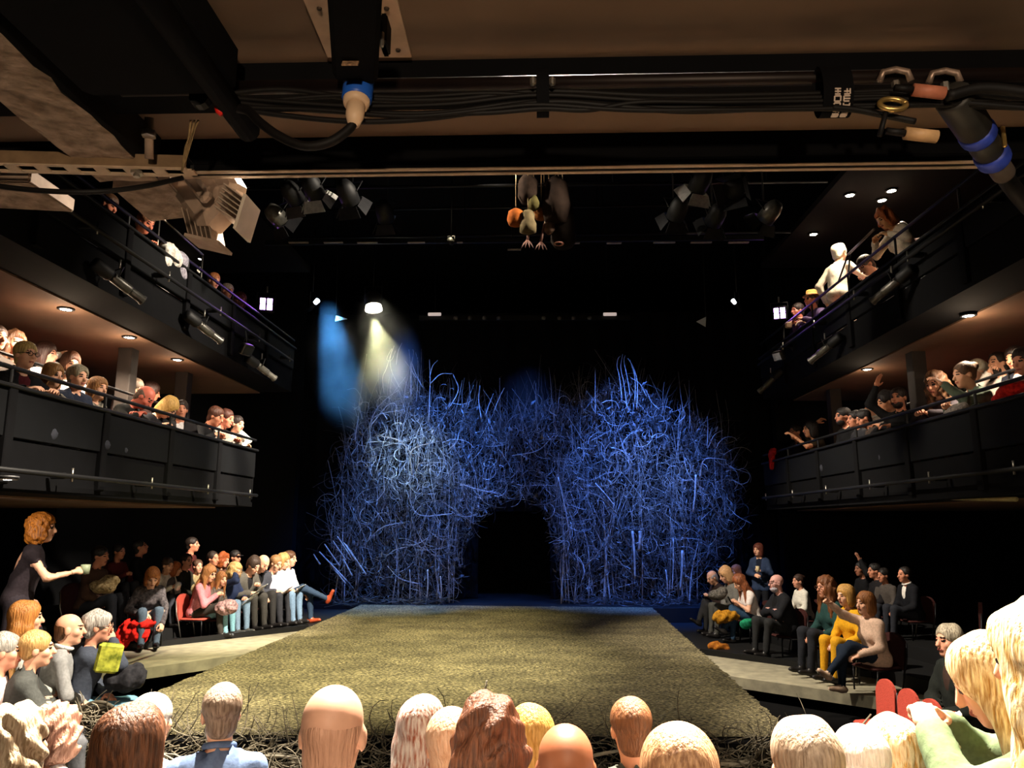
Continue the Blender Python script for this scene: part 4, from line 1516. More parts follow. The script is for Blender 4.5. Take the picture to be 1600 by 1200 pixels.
# ---- front rows seen from behind
put('b1', 'woman with curly auburn hair and pale highlights in a white top', (92, 1146), ('y', 4.4), 20, None, scale=1.0, group=G3, fem=True, hair='curly', hairc='b88a74', hairc2='8a5c48', top='e4e2e0', hf=.007)
put('b2', 'person with a smooth dark brown bob seen from behind', (206, 1174), ('y', 2.75), 8, None, scale=1.0, group=G3, fem=True, hair='bob', hairc='6b4127', hairc2='3a2012', top='3a3436', hf=.008, skin=SK1)
put('b3', 'white haired person in a white shirt seated beyond the brown bob', (238, 1130), ('y', 4.3), 18, None, scale=1.0, group=G3, hair='short', hairc='f2ede2', hairc2='d8cfc0', top='ececea', hf=.007, skin=SK1)
put('b0', 'person with shaggy brown hair streaked white behind the curly auburn hair', (22, 1168), ('y', 3.1), 25, None, scale=1.0, group=G3, fem=True, hair='longcurl', hairc='b8a68c', hairc2='7a6448', top='e0dcd8', hf=.007)
put('b4', 'balding man with glasses and grey beard in a slate blue jumper', (345, 1118), ('y', 3.9), -16, None, scale=1.0, group=G3, hair='recede', hairc='5d4a3a', hairc2='8a7868', top='5f7396', collar='566a8c', glasses='302820', beard='a09890', hy=-14, hf=.008, skin=SK1)
put('b5', 'bald man with a fringe of pale hair between the blue jumper and the red-brown hair', (521, 1152), ('y', 2.2), 0, None, scale=1.0, group=G3, hair='fringe', hairc='dca88c', hairc2='c8957a', top='d8cfc4', hf=.008, skin='e4ae92')
put('b6', 'woman with grey roots and long red-brown hair', (660, 1143), ('y', 3.7), 6, None, scale=1.0, group=G3, fem=True, hair='long', hairc='8a4a30', hairc2='c4bdb6', top='9a8f88', hf=.008)
put('b7', 'nearly bald man with thin fair hair between the red haired woman and the curly head', (706, 1172), ('y', 3.0), 4, None, scale=1.0, group=G3, hair='crop', hairc='c89a78', hairc2='d8b498', top='6a6058', hf=.008, skin='e0a888')
put('b8', 'person with thick wavy chestnut hair', (766, 1166), ('y', 2.65), 0, None, scale=1.0, group=G3, hair='curly', hairc='7a4a30', hairc2='4a2a1a', top='5a4a40', hf=.008)
put('b9', 'woman with smooth straight blonde hair beside the chestnut head', (828, 1160), ('y', 3.6), 6, None, scale=1.0, group=G3, fem=True, hair='long', hairc='e0b468', hairc2='b88838', top='b09a80', hf=.008)
put('b10', 'man with a shaved brown head below the smooth blonde hair', (884, 1206), ('y', 2.45), 0, None, scale=1.0, group=G3, hair='bald', top='5a4a44', hf=.008, skin='a86848')
put('b11', 'man with short brown hair in a grey suit jacket facing the stage', (985, 1142), ('y', 3.75), -8, None, scale=1.0, group=G3, hair='crop', hairc='8a5a38', hairc2='6a4228', top='d8d0c8', jacket='62665c', hf=.008, skin='dc9c78')
put('b12', 'person with wispy fair hair beside the grey suit', (1060, 1222), ('y', 2.4), 0, None, scale=1.0, group=G3, fem=True, hair='bob', hairc='c89a70', hairc2='8a6040', top='9a8a80', hf=.008)
put('b13', 'man with thinning grey brown hair by the hoop of leaf litter', (1258, 1206), ('y', 2.35), -10, None, scale=1.0, group=G3, hair='recede', hairc='8a7460', hairc2='c0a890', top='5a5048', hf=.008, skin='dca080')
put('b14', 'person with bright white hair next to the pale blonde streaked hair', (1342, 1198), ('y', 3.1), -12, None, scale=1.0, group=G3, hair='short', hairc='f4f0e8', hairc2='dcd4c8', top='d8d4cc', hf=.007, skin=SK1)
put('b15', 'woman with pale blonde streaked hair beside the white haired person', (1392, 1182), ('y', 3.3), -12, None, scale=1.0, group=G3, fem=True, hair='bob', hairc='f0e2c0', hairc2='c09048', top='e0dcd4', hf=.007)
put('b16', 'woman with long fair hair in a green coat bending forward over a cup', (1552, 1086), ('y', 2.75), -56, None, scale=1.03, group=G3, fem=True, lean=22, hp=24, hair='long', hairc='e8d8b0', hairc2='9a7030', top='4a5840', hem=.3, al=((.14, .46, 1.0), (.8, -.2, -.6), 'grip'), ar=((.14, .46, .97), (.8, -.2, -.6), 'grip'), jacket='5a6a4c', trou='3a4034', hf=.007, hc=.02)
put('b17', 'woman with long tousled blonde hair in a tan jacket at the end of the row', (1632, 1080), ('y', 2.3), -30, None, scale=1.06, group=G3, fem=True, lean=8, hp=10, hair='longcurl', hairc='eee0b8', hairc2='a87c30', top='a08850', hem=.2, al='lap', ar='lap', trou='3a4034', hf=.007, hc=.02)
put('m1', 'grey haired man in a black jacket sitting by the empty red seats', (1483, 1003), ('y', 6.6), -95, -.40, group=G2, hair='short', hairc='b0a690', hairc2='7a7060', top='3a2a24', jacket='1c1f1c', trou='16171a', al='lapmid', ar='lapmid', hy=-10, hf=.007, skin=SK2, lean=4, lod_hand=.005)

# ---- right side
put('r1', 'bald man in dark clothes holding up a phone by the foot of the branches', (1113, 903), R1, FR - 5, RZW[0], girth=1.1, low=.14, group=G2, hair='fringe', hairc='b0aab0', top='2e2220', trou='2a2a2a', al='phone', ar='phone', hp=24, lean=14, lr='cross', hf=.0125)
put('r2', 'blonde woman in grey coat looking down next to the man with the phone', (1134, 899), R1, FR, RZW[0], girth=1.1, low=.14, group=G2, fem=True, hair='bob', hairc='d8a878', top='6a6864', trou='4a4a46', hp=24, lean=12, al='lapmid', ar='lapmid', hf=.0125)
put('r2b', 'red haired head behind the blonde woman in grey', (1150, 893), R2, FR, RZW[1], girth=1.1, low=.14, group=G2, fem=True, hair='bob', hairc='b06a40', top='5a4a44', hp=10)
put('r3', 'woman with long auburn hair in a white t-shirt using a phone, ochre bag on lap', (1156, 911), R1, FR + 4, RZW[0], girth=1.1, low=.14, group=G2, fem=True, hair='long', hairc='9a5a34', hairc2='5a2c18', top='e6dcd8', sleeve=.28, trou='2e4660', hp=28, lean=16, al='phone', ar='phone', lr='cross', hf=.0125)
put('r4', 'woman in a navy coat standing with a drink behind the seats', (1185, 866), R2, FR - 48, RZW[1], girth=1.1, group=G2, fem=True, stand=True, scale=.86, hair='bob', hairc='6a3426', top='1a2030', jacket='2c3a56', hem=.3, trou='14161c', al=((.07, .30, .76), (.6, -.2, -.8), 'grip'), ar=((.07, .28, .66), (.6, -.2, -.8), 'relax'), hy=24, skin=SK1, hf=.0125)
put('r5', 'large bald man with glasses and white beard in a black jacket, arms folded', (1213, 912), R1, FR + 2, RZW[0], low=.14, group=G2, girth=1.35, hair='bald', beard='c8c0cc', glasses='302020', top='141416', jacket='1b1c20', trou='2a2b2c', al='fold', ar='fold', ll='wide', hem=.1, skin='cf9a90', hf=.008)
put('r6', 'woman with dark hair in a bun wearing a white top', (1247, 909), R2, FR, RZW[1], girth=1.1, low=.14, group=G2, fem=True, hair='bun', hairc='3a241a', top='dcd8cc', skin=SK2)
put('r7', 'woman with wavy brown hair and plait in a teal cardigan', (1290, 919), R1, FR - 2, RZW[0], girth=1.1, low=.14, group=G2, fem=True, hair='longcurl', hairc='7a4824', top='23403e', trou='22242a', glasses='402418', skin=SK2, hf=.0125)
put('r8', 'blonde woman in a mustard dress seated by the pointing woman', (1321, 932), R1, FR - 8, RZW[0], girth=1.1, low=.14, group=G2, fem=True, hair='bob', hairc='cf9c50', top='d9a01e', trou='d0981e', skin=SK1, hp=4, hf=.0125)
put('r9', 'woman with a chestnut bob in a pale pink blouse pointing with one arm', (1352, 944), ('l', (4.05, 10.2), (3.3, 15.2)), FR - 4, RZW[0], girth=1.1, low=.14, group=G2, fem=True, hair='bob', hairc='96602e', hairc2='6a3c1c', top='d9b8a2', trou='1e2838', ar='point', al='lap', ll='cross', shoe='d8b8a0', hem=.15, skin=SK1, hf=.008, lod_hand=.005)
put('r10', 'man in grey shirt holding a bag in the dim third row', (1380, 900), R3, FR - 10, RZW[2], girth=1.1, low=.14, group=G2, hair='short', hairc='18110e', top='4a4440', skin=SK3)
put('r10b', 'man in profile leaning behind the grey shirted man', (1366, 893), R3, FR + 8, RZW[2], girth=1.1, low=.14, group=G2, hair='short', hairc='14100e', top='1c1a1c', skin=SK3)
put('r11', 'man in dark suit with white collar in the dim third row', (1413, 899), R3, FR + 4, RZW[2], girth=1.1, low=.14, group=G2, hair='recede', hairc='1d1512', top='e4e0d8', jacket='14151a', collar='e4e0d8', skin=SK3)
put('r12', 'person in black raising a pale hand in the dim third row', (1345, 890), R3, FR, RZW[2], girth=1.1, low=.14, group=G2, hair='short', hairc='120e0c', top='101013', skin=SK4, al='raise')

# ---- left middle gallery
MX, MX2 = ('x', -4.95), ('x', -6.0)
FZ, FZ2 = 2.10, 2.40
put('g1', 'blonde woman with dark glasses in a black coat over a maroon top', (40, 557), MX, 112, FZ, group=G4, fem=True, hair='short', hairc='c0a468', glasses='14100e', top='5a2028', jacket='1c1c20', lean=10, al='railf', ar='railf', ll='tuck', lr='tuck', hf=.0125)
put('g2', 'woman with brown bob and pale patterned scarf', (83, 588), MX, 108, FZ, group=G4, fem=True, hair='bob', hairc='8a6234', hairc2='5a3c1c', top=plaid('a89e8c', '3c3a38'), lean=6, hp=8, al='railx', ar='railx', ll='tuck', lr='tuck', hf=.0125)
put('g3', 'man with flat grey hair in a navy jacket', (122, 591), MX, 110, FZ, group=G4, hair='thick', hairc='8a8068', hairc2='5a5444', top='232838', jacket='2a3040', lean=4, hp=6, ll='tuck', lr='tuck', hf=.0125)
put('g4', 'woman with light brown bob in a grey patterned scarf and cardigan', (153, 608), MX, 105, FZ, group=G4, fem=True, hair='bob', hairc='9c6c3c', hairc2='6a4424', top=plaid('9a9284', '34322e'), lean=6, hp=6, al='lapmid', ar='railx', ll='tuck', lr='tuck', hf=.0125)
put('g5', 'bald red faced man in black leaning his forehead over the rail', (226, 616), MX, 84, FZ, group=G4, hair='fringe', hairc='6a5444', top='161614', skin='cc6e5a', lean=34, hp=40, al='railx', ar='railf', ll='tuck', lr='tuck', hf=.0125)
put('g6', 'blonde haired person in dark coat bent forward with face hidden', (262, 638), MX, 100, FZ, group=G4, fem=True, hair='bob', hairc='cda45e', hairc2='a07c3c', top='1a1a1e', lean=26, hp=48, hy=-20, al='railx', ar='railf', ll='tuck', lr='tuck', hf=.0125)
put('g7', 'dark haired man in suit and pale shirt looking towards the camera', (283, 641), MX, 150, FZ, group=G4, hair='short', hairc='2a1a12', top='dcd8da', jacket='2c2a2c', skin=SK3, ll='tuck', lr='tuck', hf=.0125)
put('g8', 'man with brown hair in black leaning out over the rail', (337, 650), MX, 92, FZ, group=G4, hair='short', hairc='5a3424', top='0f0f11', skin=SK3, lean=30, hp=20, al='railf', ar='railf', ll='tuck', lr='tuck', hf=.0125)
put('g9', 'man with dark hair in grey jumper resting his arms on the rail', (354, 655), MX, 104, FZ, group=G4, hair='short', hairc='4a2418', top='8a8278', skin='cc7a60', lean=24, hp=10, al='railf', ar='railx', ll='tuck', lr='tuck', hf=.0125)
put('g10', 'dark haired person in white shirt with hands at the mouth, last along the rail', (371, 664), MX, 112, FZ, group=G4, hair='short', hairc='241612', top='e8e2d8', skin=SK2, lean=20, hp=6, al='chin', ar='railx', ll='tuck', lr='tuck', hf=.0125)
put('g11', 'woman with big curly brown hair in the rear gallery row', (24, 525), MX2, 118, FZ2, group=G4, fem=True, hair='longcurl', hairc='5a3820', top='4a382c', skin=SK2, ll='tuck', lr='tuck', hf=.0125)
put('g12', 'person with dark shoulder length hair lit white on top in the rear gallery row', (73, 543), MX2, 85, FZ2, group=G4, fem=True, hair='bob', hairc='3a2018', top='d8d4d0', skin=SK2, ll='tuck', lr='tuck', hf=.0125)
put('g13', 'woman with long brown hair in a bright white sweater in the rear gallery row', (113, 551), MX2, 128, FZ2, group=G4, fem=True, hair='long', hairc='5a3420', top='f2f0ea', skin=SK1, hp=10, ar='head', ll='tuck', lr='tuck', hf=.0125)
put('g14', 'man with glasses in a grey suit jacket bending his head in the rear gallery row', (212, 587), MX2, 96, FZ2, group=G4, hair='short', hairc='5a4a3c', glasses='1c1814', top='e4e0dc', jacket='8a807e', skin=SK2, lean=14, hp=26, ll='tuck', lr='tuck', hf=.0125)
put('g15', 'person with dark brown hair facing away beside the grey suit jacket', (237, 602), MX2, 60, FZ2, group=G4, fem=True, hair='bob', hairc='3a2018', top='2c1c1a', skin=SK3, hp=14, ll='tuck', lr='tuck', hf=.0125)
put('g16', 'person in dark clothing beyond the big curly hair in the rear gallery row', (-4, 518), MX2, 110, FZ2, group=G4, hair='short', hairc='3a2418', top='3a3430', skin=SK3, ll='tuck', lr='tuck', hf=.0125)

# ---- left upper gallery
UX, UX2 = ('x', -4.95), ('x', -5.75)
UZ = 4.30
put('u1', 'man with short brown hair and red checked shirt leaning on the upper rail', (170, 322), UX, 100, UZ, group=G5, hair='short', hairc='5a3a22', top=plaid('6a2028', '20202a'), jacket='141418', skin='cf7f60', lean=30, hp=24, al='railf', ar='railf', ll='tuck', lr='tuck', hf=.0125)
put('u2', 'person in grey t-shirt with bare forearms along the upper rail', (227, 349), UX, 108, UZ, group=G5, fem=True, hair='short', hairc='8a5a3a', top='8a8a78', sleeve=.3, skin='cf7a5c', lean=30, hp=26, al='railf', ar='railf', ll='tuck', lr='tuck', hf=.0125)
put('u3', 'person in bright white top standing back from the upper rail', (272, 343), UX2, 120, UZ, group=G5, hair='short', hairc='7a3a1c', top='f0eee8', sleeve=.4, skin='c87848', lean=10, hp=20, al='fold', ar='fold', ll='tuck', lr='tuck', hf=.0125)
put('u4', 'person with short ginger hair in a striped jumper at the upper rail', (334, 440), UX, 118, UZ, group=G5, fem=True, hair='short', hairc='b06a3c', top=plaid('8a8060', '2a2620'), skin='cc8a6a', lean=14, hp=14, ll='tuck', lr='tuck', hf=.0125)
put('u5', 'grey haired person beside the ginger hair at the upper rail', (355, 456), UX, 112, UZ, group=G5, hair='short', hairc='c0a898', top='4a4038', skin='c8846a', lean=14, hp=14, ll='tuck', lr='tuck', hf=.0125)
put('u6', 'person with curly reddish hair by the violet lamp', (375, 470), UX, 124, UZ, group=G5, fem=True, hair='curly', hairc='8a4a3a', top='5a3a4a', skin='cc8a7a', lean=12, hp=14, ll='tuck', lr='tuck', hf=.0125)
put('u7', 'person in black half hidden by the beam above the upper gallery', (150, 314), UX2, 104, UZ, group=G5, hair='short', hairc='b06030', top='101014', skin='d08050', lean=12, ll='tuck', lr='tuck', hf=.0125)

# ---- right middle gallery
QX, QX2 = ('x', 4.95), ('x', 6.0)
put('q1', 'dark haired person with glasses at the far end of the right gallery', (1243, 676), QX, -112, FZ, group=G4, hair='short', hairc='180f0c', top='1c1416', glasses='201410', skin=SK3, lean=18, ll='tuck', lr='tuck', hf=.0125)
put('q2', 'dark haired woman pointing along the rail over a red scarf', (1266, 672), QX, -96, FZ, group=G4, fem=True, hair='bob', hairc='140d0b', top='2c2418', sleeve=.3, skin='d09470', lean=22, al='reach', ar='head', ll='tuck', lr='tuck', hf=.0125)
put('q3', 'bearded man in black beside the dark pillar', (1317, 652), QX, -100, FZ, group=G4, hair='short', hairc='181110', beard='1c1210', top='121214', skin=SK3, lean=12, ll='tuck', lr='tuck', hf=.0125)
put('q4', 'man with short dark hair next to the bearded man in black', (1336, 656), QX, -92, FZ, group=G4, hair='short', hairc='1a1210', top='26262a', skin=SK3, lean=14, ll='tuck', lr='tuck', hf=.0125)
put('q5', 'man in brown jacket bowing his head by the rail', (1350, 655), QX, -88, FZ, group=G4, hair='short', hairc='1c1412', top='3a302a', skin=SK3, lean=18, hp=20, ll='tuck', lr='tuck', hf=.0125)
put('q6', 'person with brightly lit face and white collar in the rear row', (1361, 626), QX2, -100, FZ2, group=G4, hair='recede', hairc='3a2a20', top='e8e4dc', collar='f0ece4', skin='e8b898', ll='tuck', lr='tuck', hf=.0125)
put('q7', 'man with dark swept hair in black leaning to the left', (1385, 617), QX, -84, FZ, group=G4, hair='thick', hairc='1a100c', top='0e0e10', skin='c88a68', lean=22, hp=16, al='railf', ar='railx', ll='tuck', lr='tuck', hf=.0125)
put('q8', 'person with brown beard behind the man with swept hair', (1404, 623), QX, -130, FZ, group=G4, hair='short', hairc='241612', beard='241510', top='121214', skin=SK3, lean=12, al='railx', ar='raise', ll='tuck', lr='tuck', hf=.0125)
put('q9', 'woman with long curly brown hair and lit cheek leaning on the rail', (1462, 598), QX, -118, FZ, group=G4, fem=True, hair='longcurl', hairc='6a4628', hairc2='3a2414', top='3a3438', skin='d89a80', lean=20, hp=14, al='railx', ar='railf', ll='tuck', lr='tuck', hf=.0125)
put('q10', 'woman in profile with tied brown hair and a green cardigan, arms along the rail', (1506, 580), QX, -92, FZ, group=G4, fem=True, hair='bun', hairc='5a3a20', top='5a6656', skin='d8a080', lean=24, hp=6, al='reach', ar='railf', ll='tuck', lr='tuck', hf=.0125)
put('q11', 'white haired person in the rear row behind the green cardigan', (1524, 562), QX2, -100, FZ2, group=G4, hair='thick', hairc='f0e8d8', hairc2='c8b898', top='d8d0c4', skin=SK1, ll='tuck', lr='tuck', hf=.0125)
put('q12', 'balding bearded man with hand at his chin in the rear row', (1556, 535), QX2, -96, FZ2, group=G4, hair='recede', hairc='2a1c14', beard='1c120e', top='d8ccc0', skin='d8a080', ar='chin', ll='tuck', lr='tuck', hf=.0125)
put('q13', 'man with dark hair and navy waistcoat in the rear row', (1584, 538), QX2, -112, FZ2, group=G4, hair='short', hairc='241610', top='c8bcb4', jacket='20222c', skin='cc8a68', hp=14, ll='tuck', lr='tuck', hf=.0125)
put('q14', 'person in pale shirt with a red garment on the lap leaning by the gallery rail', (1599, 566), QX, -112, FZ, group=G4, hair='short', hairc='2a1a14', top='cfc4ba', skin='cc8a70', lean=14, hp=10, ll='tuck', lr='tuck', hf=.0125)

# ---- right upper gallery
VX, VX2 = ('x', 4.95), ('x', 5.5)
put('v1', 'white haired child in cream standing at the upper rail', (1312, 397), VX, 60, UZ, group=G5, stand=True, hair='thick', hairc='f0e6d4', hairc2='d8c8a8', top='d8ccb8', trou='a89f90', skin='d8a888', ar='railf', al='down', hf=.0125)
put('v2', 'person with bowed head and pale sleeves on the upper rail beside the child', (1352, 396), VX, -100, UZ, group=G5, hair='crop', hairc='3a2418', top='c8c4b8', skin='dca088', lean=34, hp=34, al='railf', ar='railx', ll='tuck', lr='tuck', hf=.0125)
put('v3', 'person with ginger hair lit from above bending over the upper rail', (1383, 342), VX, -100, UZ, group=G5, stand=True, fem=True, hair='curly', hairc='b05a20', top='e8d8c0', trou='14141a', skin='d8a070', lean=26, hp=30, al='railf', ar='railf', hf=.0125)
put('v4', 'person in a straw hat and purple top at the upper rail', (1267, 458), VX, -104, UZ, group=G5, hair='short', hairc='4a3424', top='4a3a5a', hat=('brim', 'a5793c'), skin='b87858', lean=12, al='railf', ar='railf', ll='tuck', lr='tuck', hf=.0125)
put('v5', 'dark haired person next to the straw hat near the violet lamp', (1245, 470), VX, -110, UZ, group=G5, hair='short', hairc='2a1a16', top='2a1c34', skin='b06a5a', lean=10, ll='tuck', lr='tuck', hf=.0125)
put('v6', 'person in a dark red top leaning on the upper rail behind the ginger hair', (1404, 330), VX2, -96, UZ, group=G5, stand=True, hair='short', hairc='241410', top='3a1e18', skin='a8583a', lean=24, hp=24, trou='14141a', hf=.0125)

# ---- chairs under the side and front audience
SEAT = {'l1': 0, 'l3': 0, 'l4': 0, 'l5': 0, 'l6': 0, 'l7': 0, 'l8': 0, 'l9': 0, 'l10': 0, 'l2': 1, 'l11': 1, 'l12': 1, 'l13': 1, 'l14': 1, 'l15': 1, 'l16': 1,
        'r1': 0, 'r2': 0, 'r3': 0, 'r5': 0, 'r7': 0, 'r8': 0, 'r9': 0, 'r6': 1, 'm1': 0}

SHORT = {'l1': 'person in the dark mottled jacket', 'l4': 'girl in pale blue jeans', 'l5': 'blonde woman with glasses', 'l6': 'person in the grey coat', 'l7': 'bald man in black', 'l8': 'fair haired man in the dark suit', 'l9': 'blonde woman in the white cardigan', 'l10': 'person with the tan shoe', 'l2': 'person in the white jumper', 'l11': 'red haired woman in grey', 'l12': 'man in the black shirt', 'l13': 'smiling woman in olive', 'l14': 'man with receding dark hair', 'l15': 'woman with curly auburn hair', 'l16': 'man in the dark cap', 'r1': 'bald man with the phone', 'r2': 'blonde woman in the grey coat', 'r3': 'woman in the white t-shirt', 'r5': 'large man with the white beard', 'r7': 'woman in the teal cardigan', 'r8': 'blonde woman in mustard', 'r9': 'woman in the pink blouse', 'r6': 'woman with the dark bun', 'l17': 'person in dim light above the second row', 'l18': 'person with the cream fur bag', 'l19': 'person in dark red', 'l20': 'person in black tipping back the head', 'r2b': 'red haired head behind the grey coat', 'r10': 'man in the grey shirt', 'r10b': 'man leaning behind the grey shirt', 'r11': 'man in the dark suit with white collar', 'r12': 'person raising a pale hand', 'f1': 'woman with very long ginger hair', 'f2': 'balding man in the grey jumper', 'f3': 'woman in the quilted jacket', 'f4': 'woman with folded arms', 'f5': 'man in the pale pink shirt', 'b0': 'person with shaggy streaked hair', 'b1': 'woman with curly auburn hair', 'b2': 'dark brown bob', 'b3': 'white haired person in white', 'b4': 'man in the slate blue jumper', 'b5': 'bald man with the pale fringe', 'b6': 'woman with grey roots', 'b7': 'man with thin fair hair', 'b8': 'person with chestnut hair', 'b9': 'woman with smooth blonde hair', 'b10': 'man with the shaved brown head', 'b11': 'man in the grey suit jacket', 'b12': 'person with wispy fair hair', 'b13': 'man with thinning grey brown hair', 'b14': 'person with bright white hair', 'b15': 'woman with blonde streaked hair', 'b16': 'woman in the green coat', 'b17': 'woman in the tan jacket'}
for key, k in SEAT.items():
    body, sc, root, RZ_, info = PL[key]
    hipw = to_world(PL[key], info['hip'])
    label = {'l3': 'red padded chair under the woman in the pink cardigan', 'm1': 'red padded chair under the man in the black jacket'}.get(key, 'red padded chair under the ' + SHORT.get(key, ''))
    fc = -math.degrees(body.rotation_euler[2])
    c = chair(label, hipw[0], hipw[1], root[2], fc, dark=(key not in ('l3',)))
    c.scale = (min(sc, 1), min(sc, 1), min(sc, 1) * (.7 if key != 'm1' else 1))
# empty seats
for (px, py), Y, lab in [((1505, 1000), 8.3, 'dark red chair standing empty in the shade by the taupe pillar')]:
    q = on_z(1492, 1075, -.40)
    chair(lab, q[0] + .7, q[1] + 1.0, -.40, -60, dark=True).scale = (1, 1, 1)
e0 = np.array(on_z(1352, 1180, -.40)[:2])
rowz = -.14
for k, (px, py) in enumerate([(1362, 1074), (1396, 1090), (1430, 1107), (1464, 1128)]):
    q = on_z(px, py, .40)
    chair('empty red padded seat in the short row beside the man in the black jacket', q[0], q[1], rowz, -104, 'row of empty red seats').scale = (.53, .53, .6)
qa, qb = on_z(1362, 1074, .40), on_z(1464, 1128, .40)
b = MB(); b.bar((qa[0] + .05, qa[1] + .2, -.37), (qb[0] + .05, qb[1] - .2, -.37), .5, .46)
struct(b.build('floor_seat_riser', DARKFLOOR))
# benches carrying the gallery audience
for lab, X, y0, y1, z in [('long padded bench behind the left middle gallery rail', -5.02, 6.2, 12.3, 2.10), ('long padded bench behind the right middle gallery rail', 5.02, 6.6, 15.2, 2.10),
                          ('rear padded bench in the left middle gallery', -6.15, 7.0, 12.2, 2.40), ('rear padded bench in the right middle gallery', 6.15, 8.5, 12.4, 2.40),
                          ('padded bench behind the left upper gallery rail', -5.05, 7.4, 12.9, 4.30), ('padded bench behind the right upper gallery rail', 5.05, 10.4, 14.6, 4.30)]:
    bench(lab, (X, y0), (X, y1), z, 0)
for key in ['l17', 'l18', 'l19', 'l20', 'r2b', 'r10', 'r10b', 'r11', 'r12']:
    body, sc, root, RZ_, info = PL[key]
    hipw = to_world(PL[key], info['hip'])
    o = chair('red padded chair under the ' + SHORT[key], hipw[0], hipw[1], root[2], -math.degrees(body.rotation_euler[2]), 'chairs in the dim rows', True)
    o.scale = (sc, sc, sc * .7)
for key in [k for k in PL if k[0] in 'bf']:
    body, sc, root, RZ_, info = PL[key]
    hipw = to_world(PL[key], info['hip'])
    o = empty('stool', (hipw[0], hipw[1], root[2]))
    MB().box((0, 0, .40 * sc), (.38, .36, .06), bev=.02).build('seat', RED, o)
    MB().box((0, 0, .185 * sc), (.3, .28, .37 * sc)).build('base', BLACK, o)
    tag(o, 'low backless red seat under the ' + SHORT[key], 'seat', 'seats of the front rows')
    fl_ = max([z for y0, y1, z in FROWS if y0 <= hipw[1] < y1] + [-.6])
# ================================================================== the low soffit over the camera and what hangs from it
NEARSOF = mat('near_soffit', '75604e', 0.85, 0.12, 2.5, 0.02)
CREAM = mat('cream_plastic', 'd8b898', 0.45, 0.1, 20, 0.02)
DUSTY = mat('dusty_metal', '9a8574', 0.6, 0.25, 12, 0.15, hx2='7c6858')
struct(MB().box((0, .35, 3.20), (9, 4.7, .16)).build('ceiling_soffit', NEARSOF))
b = MB(); b.box((0, 2.24, 3.085), (9, .16, .08)); struct(b.build('beam_soffit', BLACKM))
b = MB(); b.box((0, 2.655, 3.14), (9, .05, .24)); struct(b.build('beam_edge', BLACKM))


def Y(x, y, yy):
    return tuple(on_y(x, y, yy))


# slotted strut along the edge beam
root = empty('strut_channel', (0, 2.66, 2.99))
tag(root, 'pale steel strut channel with a dark open slot running across above the stage', 'channel')
x0, x1 = on_y(285, 265, 2.66)[0], on_y(1545, 265, 2.66)[0]
for dy, nm in ((-.020, 'lip'), (.020, 'lip')):
    MB().box(((x0 + x1) / 2, dy, 0.0), (x1 - x0, .019, .004)).build(nm, mat('galvanised', 'a8927e', .6, .15, 30, .05), root)
MB().box(((x0 + x1) / 2, 0, .02), (x1 - x0, .05, .03)).build('web', BLACKM, root)
# perforated strut at the left
root = empty('perforated_strut', Y(150, 262, 2.45))
tag(root, 'perforated pale metal strut with oval slots hanging under the coated beam', 'strut')
rl = Vector(root.location)
a, c = Vector(Y(-120, 258, 2.42)) - rl, Vector(Y(296, 269, 2.5)) - rl
d = (c - a).normalized()
sd_ = Vector((0, 0, 1)).cross(d).normalized()
PST = mat('strut_paint', 'b39c82', .55, .2, 20, .1)
Lh = (c - a).length
b = MB(); b.bar(a + sd_ * .028, c + sd_ * .028, .018, .006); b.build('flange', PST, root)
b = MB(); b.bar(a - sd_ * .028, c - sd_ * .028, .018, .006); b.build('flange', PST, root)
b = MB(); b.bar(a - sd_ * .036 + Vector((0, 0, .022)), c - sd_ * .036 + Vector((0, 0, .022)), .004, .045); b.build('side', mat('strut_side', '7a6248', .6, .3, 20, .1), root)
b = MB(); b.bar(a + sd_ * .036 + Vector((0, 0, .022)), c + sd_ * .036 + Vector((0, 0, .022)), .004, .045); b.build('side', BLACK, root)
b = MB(); b.bar(a + Vector((0, 0, .045)), c + Vector((0, 0, .045)), .07, .004); b.build('back', BLACK, root)
n = int(Lh / .095)
for i in range(n + 1):
    p = a + d * (Lh * i / n)
    b = MB(); b.bar(p - d * .021, p + d * .021, .042, .006); b.build('web', PST, root)
b = MB(); bp_ = a + d * (Lh * .80)
b.lathe(bp_ + Vector((0, 0, -.002)), (0, 0, -1), [(.021, 0), (.021, .012), (.012, .013), (.012, .022)], 6)
b.build('bolt', STEEL, root)
# coated girder overhead at the left
gx0, gx1 = -1.60, -1.38
root = empty('coated_girder', (-1.49, 1.5, 2.95))
tag(root, 'girder with flaking pale fire coating on its underside beside the black ducting', 'girder')
nseg = 26
vs, fs = [], []
for i in range(nseg + 1):
    yy = -.6 + (1.12 + .6) * i / nseg
    for j in range(7):
        u_ = j / 6
        xx = -.11 + .22 * u_ + (random.uniform(-.008, .008) if j in (0, 6) else 0)
        vs.append((xx, yy, random.uniform(-.004, .004)))
for i in range(nseg):
    for j in range(6):
        k = i * 7 + j
        fs.append((k, k + 7, k + 8, k + 1))
MB().add(vs, fs).build('coating', CONC, root, True)
MB().box((0, .26, .085), (.21, 1.7, .16)).build('girder_body', BLACK, root)
# black ducts between girder and soffit
root = empty('black_ducting', (-1.05, 1.3, 3.0))
tag(root, 'black painted steel ducting beside the coated girder', 'duct')
MB().box((-.05, -.05, .02), (.46, 1.6, .16), bev=.02).build('duct_body', BLACKM, root)
b = MB(); b.tube([(.16, -.8, -.09), (.16, .9, -.09)], .035, 12); b.build('conduit', BLACKM, root, True)
